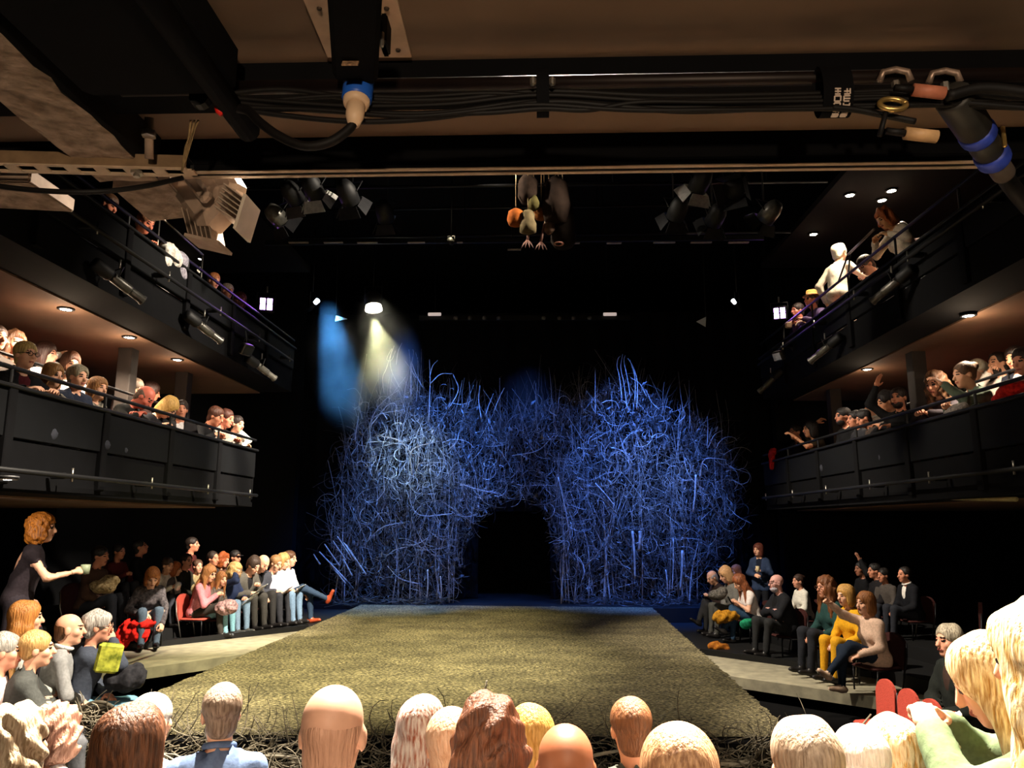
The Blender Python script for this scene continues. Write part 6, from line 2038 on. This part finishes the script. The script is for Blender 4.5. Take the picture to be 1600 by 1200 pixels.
# lanterns in the grid over the stage
def parcan(px, Yd, label, dirv, r=.13, L=.32, doors=None, m=LAN, gel=None):
    c = on_y(px[0], px[1], Yd)
    e = empty('grid_lantern', tuple(c)); tag(e, label, 'lantern', 'lanterns in the grid')
    d = Vector(dirv).normalized()
    b = MB(); b.lathe(-d * L * .5, d, [(r * .55, 0), (r * .8, L * .15), (r, L * .4), (r, L)], 16); cn_ = b.build('can', m, e, True)
    b = MB(); b.lathe(d * L * .5, d, [(r * .96, -.02), (r * .5, -.012)], 16); b.build('lens', gel or GLASSY, cn_, True)
    R = d.to_track_quat('-Y', 'Z').to_matrix()
    if doors:
        for k in range(4):
            a = k * math.pi / 2
            q = Matrix.Rotation(a, 3, 'Y')
            v = [Vector((-r * .9, -L * .5, r)), Vector((r * .9, -L * .5, r)), Vector((r * 1.25, -L * .5 - r * 1.0, r * 1.65)), Vector((-r * 1.25, -L * .5 - r * 1.0, r * 1.65))]
            v2 = [p + Vector((0, .004, .006)) for p in v]
            b = MB(); b.add([R @ (q @ p) for p in v + v2], [(0, 1, 2, 3), (7, 6, 5, 4), (0, 4, 5, 1), (1, 5, 6, 2), (2, 6, 7, 3), (3, 7, 4, 0)]); b.build('barn_door', doors, e)
    b = MB(); b.tube([R @ Vector((r * 1.1, 0, 0)), R @ Vector((r * 1.1, 0, r * 1.9)), R @ Vector((-r * 1.1, 0, r * 1.9)), R @ Vector((-r * 1.1, 0, 0))], .009, 6); b.build('yoke', LAN, e, True)
    b = MB(); b.tube([R @ Vector((0, 0, r * 1.9)), R @ Vector((0, 0, r * 1.9)) + Vector((0, 0, 8.26 - c[2] - r * 1.6))], .012, 6); b.build('drop_pole', BLKMETAL, e, True)
    return e


DW = mat('door_lit', 'b8b8b4', .35, .3, 16, .1, metal=.4)  # barn doors catching light, their brightness painted into the base colour
DK = mat('door_dark', '2a2a2c', .35, .3, 16, .1, metal=.4)
for px, Yd, lab, dv, dr, mm in [((487, 290), 9.5, 'grid lantern with bright white barn doors left of the hanging pots', (.2, .8, -.6), DW, LAN), ((542, 300), 9.5, 'dark grid lantern with fittings beside the bright barn doors', (.2, .8, -.6), DK, LAN),
                                ((430, 335), 10.5, 'dim lantern next to the finned lantern', (.5, .7, -.5), DK, LANLIT), ((1060, 325), 10.2, 'dark lantern below the lantern with the bright white edge', (-.2, .8, -.6), DK, LAN),
                                ((1096, 280), 9.5, 'grid lantern with a bright white edge right of the hanging pots', (-.3, .7, -.6), DW, LAN), ((1152, 292), 9.5, 'grid lantern with a dark blue gel', (-.4, -.6, -.5), DK, LAN),
                                ((705, 378), 12.0, 'small amber lit practical lamp in the grid', (0, -1, -.2), None, LAN), ((455, 300), 10.0, 'lantern with amber glints beside the bright barn doors', (.3, .8, -.5), DK, LAN),
                                ((1205, 330), 10.5, 'dim lantern near the right upper gallery', (-.4, .7, -.5), DK, LANLIT), ((1120, 335), 10.5, 'black lantern behind the blue gel', (-.2, .8, -.5), DK, LAN),
                                ((600, 330), 11.0, 'dark lantern hanging between the barn doors and the amber lamp', (.1, .8, -.6), DK, LAN)]:
    parcan(px, Yd, lab, dv, doors=dr, m=mm, gel=mat('blue_gel', '1c4a9c', .2, .1, 10, 0) if 'blue gel' in lab else (emit('ff9a40', .6) if 'amber lit' in lab else None), r=.13 if 'small' not in lab else .05)
spot('grid_work_lamp', (0.2, 6.2, 5.6), (-2.4, 9.5, 6.2), 25, (1, .95, .9), 60, .8)
# grid pipes
for y_, z_, lab in [(9.6, 6.56, 'black grid pipe carrying the barn door lanterns'), (10.9, 6.75, 'black grid pipe behind the hanging pots'), (12.6, 6.62, 'black grid pipe with steel slats'), (13.7, 7.6, 'black grid pipe carrying the blue lanterns')]:
    e = empty('grid_pipe', (0, y_, z_)); tag(e, lab, 'pipe')
    b = MB(); b.tube([(-4.4, 0, 0), (4.4, 0, 0)], .025, 10); b.build('tube', BLKMETAL, e, True)
    for x in (-3.5, -1.2, 1.2, 3.5):
        b = MB(); b.tube([(x, 0, 0), (x, 0, 8.25 - z_)], .008, 6); b.build('hanger', BLKMETAL, e)
# row of slats catching the light
truss = empty('slatted_grid_bar', Y(800, 379, 12.55)); tag(truss, 'black grid bar with a row of thin pale steel slats', 'bar')
b = MB(); b.box((0, .03, .05), (8.6, .05, .08)); b.build('bar', BLACK, truss)
b = MB(); b.tube([(0, .03, .05), (0, .03, 8.26 - truss.location.z)], .012, 6); b.build('hanger', BLKMETAL, truss)
for k, (xa, xb, yy) in enumerate([(451, 482, 379), (506, 536, 379), (558, 590, 379), (637, 664, 379), (714, 723, 379), (886, 906, 380), (948, 971, 380), (1021, 1055, 379), (1079, 1112, 379), (1138, 1170, 379), (793, 814, 390)]):
    a, c = Vector(Y(xa, yy, 12.5)), Vector(Y(xb, yy, 12.5))
    b = MB(); b.box((a + c) / 2 - Vector(truss.location), ((c - a).length, .05, .02), bev=.004)
    b.build('slat', mat('slat_steel', 'a09488', .4, .2, 20, .05, metal=.3), truss)
# batten of dim lamps high on the back wall
e = empty('lamp_batten', Y(820, 497, 17.0)); tag(e, 'black batten with a row of dim round lamps above the branches', 'batten')
l0 = Vector(e.location)
b = MB(); b.bar(Vector(Y(655, 497, 17.0)) - l0, Vector(Y(985, 497, 17.0)) - l0, .08, .10); b.build('beam', BLACK, e)
for x in (712, 734, 757, 779, 849, 874, 896, 921):
    q = Vector(Y(x, 497, 16.9)) - l0
    b = MB(); b.lathe(q, (0, -1, -.3), [(.05, -.03), (.05, .03), (.03, .045), (.012, .05)], 12); b.build('lamp', mat('frosted_lamp', '5a5854', .35, .2, 20, .02), e, True)
for x in (679, 953):
    q = Vector(Y(x, 491, 16.9)) - l0
    MB().box(q, (.30, .05, .07), bev=.01).build('strip_fitting', emit('e8d4cc', .55), e)
b = MB()
for x in (680, 950):
    q = Vector(Y(x, 497, 17.0)) - l0
    b.tube([q, q + Vector((0, 0, 8.25 - l0.z - q.z))], .01, 6)
b.build('hanger', BLKMETAL, e)


# beam lights over the thicket, with the haze they shine through
def beam_light(px, Yd, label, dirv, col, body_em, r=.16):
    c = on_y(px[0], px[1], Yd)
    e = empty('beam_light', tuple(c)); tag(e, label, 'stage light')
    d = Vector(dirv).normalized()
    b = MB(); b.lathe(-d * .18, d, [(r * .7, 0), (r, .06), (r, .30)], 16); b.build('housing', LAN, e, True)
    b = MB(); b.lathe(d * .12, d, [(r * .9, -.01), (r * .9, .02), (r * 1.0, .10)], 16); b.build('lamp_face', body_em, e, True)
    R = d.to_track_quat('-Y', 'Z').to_matrix()
    b = MB(); b.tube([R @ Vector((r * 1.15, 0, 0)), Vector((r, 0, .32)), Vector((-r, 0, .32)), R @ Vector((-r * 1.15, 0, 0))], .012, 6); b.build('yoke', LAN, e, True)
    b = MB(); b.tube([(0, 0, .32), (0, 0, 8.26 - c[2])], .012, 6); b.build('drop_pole', BLKMETAL, e, True)
    return e, c


BY = 16.2
beam_light((583, 470), BY, 'bright white beam light shining down through yellow haze', (.12, -.12, -1), None, emit('fff6d8', 14), .19)
beam_light((488, 478), BY, 'small bright white lamp beside the blue haze', (.6, -.5, .35), None, emit('eaf4ff', 4), .055)
e = empty('barn_door_flag', Y(530, 497, BY)); tag(e, 'triangular blue lit barn door beside the blue haze', 'barn door')
b = MB(); b.add([(-.09, 0, .10), (-.07, 0, -.11), (.17, .02, 0), (-.09, .02, .10), (-.07, .02, -.11), (.17, .03, 0)], [(0, 1, 2), (5, 4, 3), (0, 3, 4, 1), (1, 4, 5, 2), (2, 5, 3, 0)]); b.build('leaf', mat('flag_metal', 'c8d4dc', .4, .1, 20, .02), e)
e.children[0].rotation_euler = (-.7, 0, 0)
b = MB(); b.tube([(-.08, .01, .1), (-.1, .02, 8.26 - e.location.z)], .01, 6); b.build('arm', LAN, e)
e = empty('barn_door_flag', Y(1097, 502, BY)); tag(e, 'triangular blue lit barn door near the violet wash light of the right gallery', 'barn door')
b = MB(); b.add([(.09, 0, .10), (.07, 0, -.12), (-.12, .02, 0), (.09, .02, .10), (.07, .02, -.12), (-.12, .03, 0)], [(2, 1, 0), (3, 4, 5), (1, 4, 3, 0), (2, 5, 4, 1), (0, 3, 5, 2)]); b.build('leaf', mat('flag_metal', 'c8d4dc', .4, .1, 20, .02), e)
b = MB(); b.tube([(.08, .01, .1), (.1, .02, 8.26 - e.location.z)], .01, 6); b.build('arm', LAN, e)
beam_light((1152, 478), BY, 'small bright white lamp near the right gallery end', (-.5, -.6, .3), None, emit('f4f6ff', 3), .045)


def haze(ca, cb, rad, label, density, sc, seed):
    """soft ellipsoid of drifting haze from pixel ca to pixel cb; it shows only where a beam crosses it"""
    A, B = np.array(Y(*ca, BY)), np.array(Y(*cb, BY))
    c0 = (A + B) / 2
    F = Field(*[axis_pts(-1.15, 1.15, [], .15, .15) for _ in range(3)])
    F.ell((0, 0, 0), (1, 1, 1), None, .01)
    V, Q = F.surface()
    m = bpy.data.materials.new('haze')
    m.use_nodes = True
    t = m.node_tree
    for nd in list(t.nodes):
        t.nodes.remove(nd)
    out = t.nodes.new('ShaderNodeOutputMaterial')
    vs_ = t.nodes.new('ShaderNodeVolumeScatter')
    vs_.inputs['Anisotropy'].default_value = .2
    tc = t.nodes.new('ShaderNodeTexCoord')
    ln = t.nodes.new('ShaderNodeVectorMath'); ln.operation = 'LENGTH'
    t.links.new(tc.outputs['Object'], ln.inputs[0])
    fo = t.nodes.new('ShaderNodeMapRange'); fo.interpolation_type = 'SMOOTHSTEP'
    fo.inputs['From Min'].default_value = 1.0; fo.inputs['From Max'].default_value = .35
    t.links.new(ln.outputs['Value'], fo.inputs['Value'])
    nz = t.nodes.new('ShaderNodeTexNoise'); nz.inputs['Scale'].default_value = sc; nz.inputs['Detail'].default_value = 4; nz.noise_dimensions = '4D'; nz.inputs['W'].default_value = seed
    mp = t.nodes.new('ShaderNodeMapping'); mp.inputs['Scale'].default_value = (rad, rad, np.linalg.norm(B - A) / 2)
    t.links.new(tc.outputs['Object'], mp.inputs[0]); t.links.new(mp.outputs[0], nz.inputs['Vector'])
    rp = t.nodes.new('ShaderNodeValToRGB'); rp.color_ramp.elements[0].position = .30; rp.color_ramp.elements[1].position = .66
    rp.color_ramp.elements[0].color = (.12, .12, .12, 1)
    t.links.new(nz.outputs[0], rp.inputs[0])
    mu = t.nodes.new('ShaderNodeMath'); mu.operation = 'MULTIPLY'
    t.links.new(rp.outputs[0], mu.inputs[0]); t.links.new(fo.outputs[0], mu.inputs[1])
    mu2 = t.nodes.new('ShaderNodeMath'); mu2.operation = 'MULTIPLY'; mu2.inputs[1].default_value = density
    t.links.new(mu.outputs[0], mu2.inputs[0])
    t.links.new(mu2.outputs[0], vs_.inputs['Density']); t.links.new(vs_.outputs[0], out.inputs['Volume'])
    ob = mesh_np('haze_plume', V, Q, [m])
    ob.location = c0
    ob.scale = (rad, rad, np.linalg.norm(B - A) / 2)
    ob.rotation_euler = Vector(B - A).to_track_quat('-Z', 'Y').to_euler()
    tag(ob, label, 'haze', kind='stuff')
    return ob


haze((510, 468), (550, 685), .75, 'drifting blue lit haze falling beside the yellow haze onto the branches', .5, 1.5, 1.0)
haze((583, 455), (622, 665), .85, 'drifting yellow lit haze under the bright beam light', .5, 1.5, 4.0)
haze((760, 560), (900, 690), 1.0, 'thin blue mist hanging over the arch of branches', .04, 1.2, 7.0).scale = (1.6, .7, .75)
q = Y(583, 474, BY)
spot('yellow_beam', (q[0] + .02, q[1] - .03, q[2] - .30), Y(616, 640, BY), 850, (.94, .94, .50), 60, .9, .05)
q = Y(500, 415, BY)
spot('blue_beam', (q[0], q[1], q[2]), Y(545, 660, BY), 2600, (.09, .42, 1.0), 24, .5, .05)

# cluster of hanging pots, baskets and claws in the middle of the grid
CL = [('hanging_pot', (806, 338), 'orange clay pot in the hanging cluster', '7a4018', [(.04, .10), (.10, .06), (.12, -.04), (.09, -.12), (.05, -.13)]),
      ('hanging_pot', (846, 330), 'amber clay pot behind the gourd', '5c3414', [(.05, .10), (.11, .05), (.12, -.05), (.08, -.11), (.04, -.12)]),
      ('hanging_gourd', (834, 318), 'round olive gourd in the hanging cluster', '443e22', [(.02, .12), (.05, .08), (.085, .0), (.08, -.06), (.03, -.1)]),
      ('hanging_basket', (825, 346), 'tan stoneware jar in the hanging cluster', '4e4430', [(.06, .14), (.09, .10), (.085, .02), (.11, -.04), (.11, -.14), (.05, -.16)]),
      ('hanging_sack', (858, 348), 'pale dried skin bag in the hanging cluster', '4c3a30', [(.02, .22), (.05, .12), (.07, 0), (.08, -.1), (.03, -.16)]),
      ('hanging_cloth', (880, 355), 'long dark cloth bundle in the hanging cluster', '1a1410', [(.03, .5), (.13, .3), (.16, 0), (.17, -.2), (.12, -.28)]),
      ('hanging_cloth', (868, 310), 'brown cloth drape at the top of the hanging cluster', '1f1611', [(.05, .3), (.16, .2), (.20, -.1), (.14, -.35)]),
      ('hanging_basket', (825, 295), 'dark wicker bundle at the top of the hanging cluster', '2a201a', [(.06, .2), (.13, .1), (.14, -.1), (.09, -.2)])]
CY = 9.6
for nm, px, lab, hx, prof in CL:
    c = on_y(px[0], px[1], CY + random.uniform(-.15, .15))
    e = empty(nm, tuple(c)); tag(e, lab, 'hanging prop', 'hanging cluster of props')
    b = MB(); b.lathe((0, 0, 0), (0, 0, 1), [(r, h) for r, h in prof][::-1], 14); b.build('body', mat('prop', hx, .95, .4, 14, .4, spec=.05), e, True)
    b = MB(); b.tube([(0, 0, prof[0][1]), (0, 0, 6.55 - c[2])], .006, 5); b.build('cord', mat('rope_tan', '8a7450', .85, .3, 60, .4), e, True)
for px, lab in [((845, 378), 'large red-brown claw foot hanging below the cluster'), ((824, 375), 'small grey claw foot hanging below the cluster')]:
    c = on_y(px[0], px[1], CY)
    e = empty('hanging_claw', tuple(c)); tag(e, lab, 'hanging prop', 'hanging cluster of props')
    b = MB(); b.tube([(.05, 0, .25), (.02, 0, .1), (0, 0, 0)], .018, 7); b.build('shank', mat('claw', '5a3a30', .6, .3, 20, .2), e, True)
    for k, a in enumerate((-.9, -.3, .3, .9)):
        b = MB(); b.tube([(0, 0, 0), (.06 * math.sin(a), -.02, -.06), (.10 * math.sin(a), -.03, -.12)], [.012, .010, .004], 6); b.build('toe', mat('claw', '5a3a30', .6, .3, 20, .2), e, True)
    b = MB(); b.tube([(.05, 0, .25), (.05, 0, 6.55 - c[2])], .005, 5); b.build('cord', mat('rope_tan', '8a7450', .85, .3, 60, .4), e, True)
e = empty('hanging_ring', Y(873, 381, CY)); tag(e, 'pink ring hanging below the cloth bundle', 'hanging prop', 'hanging cluster of props')
b = MB(); b.tube([(.06 * math.cos(a), .06 * math.sin(a), 0) for a in np.linspace(0, 2 * math.pi, 17)], .010, 7); b.build('ring', mat('ring_pink', 'b07868', .5, .2, 20, .1), e, True)
b = MB(); b.tube([(.06, 0, 0), (.02, 0, .3), (0, 0, 6.55 - on_y(873, 381, CY)[2])], .004, 5); b.build('cord', mat('rope_tan', '8a7450', .85, .3, 60, .4), e, True)
spot('prop_lamp', (.6, 5.5, 4.4), Y(840, 330, CY), 1.2, (1, .8, .6), 22, .8)
# ================================================================== things held, worn or laid down by the audience
def soft(name, label, cat, px, plane, blobs, hx, hx2=None, h=.018, wr=.008, group=None):
    """a soft lumpy thing (coat, bag) built from blended volumes; blobs in metres around the pixel's point"""
    p = {'x': lambda: on_x(px[0], px[1], plane[1]), 'y': lambda: on_y(px[0], px[1], plane[1]), 'l': lambda: on_line(px[0], px[1], plane[1], plane[2])}[plane[0]]()
    lo = np.min([np.array(c) - np.max(r) for c, r in blobs], 0) - .06
    hi = np.max([np.array(c) + np.max(r) for c, r in blobs], 0) + .06
    F = Field(*[axis_pts(lo[i], hi[i], [], h, h) for i in range(3)])
    for c, r in blobs:
        F.ell(c, r, None, .05)
    F.wrinkle(wr, 46, len(label))
    V, Q = F.surface()
    o = mesh_np(name, V, Q, [fabric(hx, hx2, 30, .35)])
    o.location = p
    tag(o, label, cat, group)
    return o


def slab(name, label, cat, p, size, rot, m, group=None):
    b = MB(); b.box((0, 0, 0), size, bev=min(size) * .3)
    o = b.build(name, m)
    o.location = p
    o.rotation_euler = rot
    tag(o, label, cat, group)
    return o


soft('red_coat', 'bright red coat bundled on the lap of the mottled jacket', 'coat', (212, 985), ('y', 11.6), [((.05, 0, .10), (.24, .12, .06)), ((-.06, -.02, -.02), (.20, .10, .10)), ((-.18, -.02, -.14), (.13, .09, .12)), ((.10, -.03, -.06), (.11, .08, .12))], 'd8281c', 'a81410', h=.014, wr=.012)
soft('striped_bag', 'pink and grey striped bag on the lap of the girl', 'bag', (352, 950), ('l', tuple(LA + LN * .33), tuple(LB + LN * .33)), [((0, 0, 0), (.17, .13, .11)), ((.08, 0, .03), (.12, .12, .1))], 'b08a88', '5a4a4a')
soft('fur_bag', 'cream fur bag held by the person in brown in the shade', 'bag', (163, 915), ('l', tuple(LA - LN * .35), tuple(LB - LN * .35)), [((0, 0, 0), (.15, .10, .10)), ((-.08, 0, -.02), (.11, .1, .1)), ((.1, 0, .04), (.1, .1, .1))], 'a89470', '6a5838', wr=.016)
soft('black_bag', 'black bag with a stiff handle on the knees of the woman with grey hair', 'bag', (195, 1062), ('y', 7.0), [((0, 0, 0), (.18, .14, .1)), ((.08, 0, .05), (.1, .1, .09))], '1a1a1e', '2c2c30')
soft('ochre_bag', 'ochre fringed bag on the lap of the woman in the white t-shirt', 'bag', (1135, 962), ('l', tuple(RA + RN * .33), tuple(RB + RN * .33)), [((0, 0, 0), (.22, .14, .09)), ((-.1, 0, -.05), (.14, .12, .08))], 'c08a28', '8a5c14', wr=.012)
soft('yellow_bag', 'glossy yellow bag on the floor at the feet of the woman with the ochre bag', 'bag', (1118, 1010), ('l', tuple(RA + RN * .75), tuple(RB + RN * .75)), [((0, 0, 0), (.13, .10, .08)), ((.14, 0, -.02), (.10, .09, .06))], 'a86c20', '8a4a1c')
soft('green_cloth', 'small emerald green cloth on the large man in black', 'cloth', (1165, 975), ('l', tuple(RA + RN * .42), tuple(RB + RN * .42)), [((0, 0, 0), (.1, .08, .08)), ((.08, 0, .03), (.09, .08, .05))], '1f8a62', '146046')
soft('grey_coat', 'grey coat heaped on the lap of the blonde woman by the phone', 'coat', (1120, 930), ('l', tuple(RA + RN * .3), tuple(RB + RN * .3)), [((0, 0, 0), (.14, .12, .09)), ((.10, 0, .05), (.10, .11, .09))], '6e6a64', '3c3a38')
soft('fur_trimmed_coat', 'dark coat with pale fur trim hanging behind the woman in the pink blouse', 'coat', (1365, 1022), ('l', (4.9, 11.0), (4.0, 16)), [((0, 0, 0), (.14, .1, .2)), ((.08, 0, .1), (.1, .1, .12))], '8a6c50', '5a4030', wr=.012)
soft('rolled_coat', 'rolled white coat hung over the left upper rail', 'coat', (263, 391), ('x', -4.62), [((0, 0, 0), (.1, .16, .1)), ((0, .16, -.06), (.1, .13, .12)), ((0, -.05, -.15), (.07, .12, .1))], 'd8d2c8', 'a8a298')
soft('rolled_coat', 'pale grey coat hung next to the white one on the left upper rail', 'coat', (281, 407), ('x', -4.62), [((0, 0, 0), (.1, .15, .12)), ((0, .05, -.15), (.08, .14, .1))], '98939c', '6a6670')
soft('red_scarf', 'red scarf hanging over the far end of the right middle gallery rail', 'scarf', (1206, 716), ('x', 4.56), [((0, 0, 0), (.05, .1, .16)), ((0, -.12, .12), (.05, .14, .07)), ((0, .03, -.14), (.05, .07, .08))], 'b8201c', '801410')
soft('red_garment', 'red garment on the knees of the person in the pale shirt', 'garment', (1585, 610), ('x', 4.72), [((0, 0, 0), (.12, .22, .09)), ((0, .16, -.04), (.1, .14, .07))], 'c8241c', '8a1410')
soft('grey_jumper', 'grey folded jumper on the rail under the woman with curly hair', 'jumper', (1500, 640), ('x', 4.68), [((0, 0, 0), (.08, .16, .07)), ((0, .16, -.02), (.07, .1, .06))], '8a8078', '4a4440')
soft('white_bundle', 'white knitted bundle in the hands of the woman in green', 'bundle', (1478, 1146), ('y', 3.0), [((0, 0, 0), (.04, .035, .04)), ((.02, 0, .04), (.03, .03, .035)), ((-.02, 0, -.04), (.03, .03, .03))], 'ece6da', 'c8b898', h=.010)
slab('green_tote', 'lime green tote bag held by the woman with her hand on her chin', 'bag', on_y(170, 1028, 6.6), (.19, .07, .24), (.1, .15, .5), mat('tote', '5f6c14', .8, .3, 18, .1, hx2='c0c448'))
# paper, phones, cups
PAPER = mat('paper', 'e9e6e4', .6, .05, 20, .02)
PHONE = mat('phone_black', '101014', .2, .1, 20, 0)
for key, lab in [('l5', 'white programme sheet held by the blonde woman with glasses'), ('l6', 'white papers held by the person in the grey coat'), ('l8', 'white programme sheet held by the man in the dark suit'), ('l9', 'folded white paper on the lap of the woman in the cardigan')]:
    P_ = PL[key]
    h = to_world(P_, (P_[4]['hands'][0] + P_[4]['hands'][1]) / 2 + np.array([0, .12, .0])) if key != 'l5' else to_world(P_, P_[4]['hands'][0] + np.array([0, .13, -.01]))
    slab('programme', lab, 'paper', h, (.21, .004, .26), (-.9, .15, -math.radians(100)), PAPER, 'programmes in hands')
P_ = PL['l2']; slab('drink_carton', 'white carton in the hands of the person in the white jumper', 'carton', to_world(P_, (P_[4]['hands'][0] + P_[4]['hands'][1]) / 2 + np.array([0, .1, .02])), (.09, .09, .16), (.5, .5, 0), PAPER)
for key, lab in [('r1', 'black phone held up by the bald man near the branches'), ('r3', 'phone held by the woman in the white t-shirt')]:
    P_ = PL[key]
    slab('phone', lab, 'phone', to_world(P_, (P_[4]['hands'][0] + P_[4]['hands'][1]) / 2 + np.array([0, .10, .03])), (.075, .012, .15), (-.5, .2, 1.5), PHONE)


def cup(P_, hand, lab, m, r=.036, hgt=.11):
    a, e_, h, _ = P_[4]['arms'][hand]
    d = (h - e_) / np.linalg.norm(h - e_)
    q = to_world(P_, h + d * .085 + np.array([0, .0, -.02]))
    b = MB(); b.lathe((0, 0, 0), (0, 0, 1), [(r * .8, -.03), (r, hgt - .03), (r * .92, hgt - .03), (r * .74, -.02)], 14)
    o = b.build('cup', m, None, True)
    o.location = q
    tag(o, lab, 'cup')


cup(PL['w1'], 1, 'grey green cup carried by the walking woman with red hair', mat('cup_green', '8a9478', .4, .1, 20, .02), .05, .10)
cup(PL['r4'], 0, 'pale drink in a clear cup held by the standing woman in navy', mat('cup_pale', 'd8c8a0', .2, .1, 20, .0))
o = MB(); o.lathe((0, 0, 0), (.35, .2, .9), [(.035, -.07), (.045, .04), (.047, .05), (.02, .052)], 16)
o = o.build('black_cup', mat('cup_black', '26302a', .35, .2, 20, .02), None, True); o.location = on_y(1462, 1172, 3.25)
tag(o, 'dark green travel cup below the hands of the woman in green', 'cup')
# trailing white cable on the right gangway
o = MB(); o.tube(smooth_pts([(*on_z(1385, 1030, -.40)[:2], -.385), (*on_z(1400, 1040, -.40)[:2], -.385), (*on_z(1428, 1055, -.40)[:2], -.385), (*on_z(1455, 1055, -.40)[:2], -.385)], 5), .012, 6)
o = o.build('white_cable', mat('white_pvc', 'd8d0c8', .4, .1, 20, 0), None, True)
tag(o, 'white cable lying on the floor behind the man in the black jacket', 'cable')
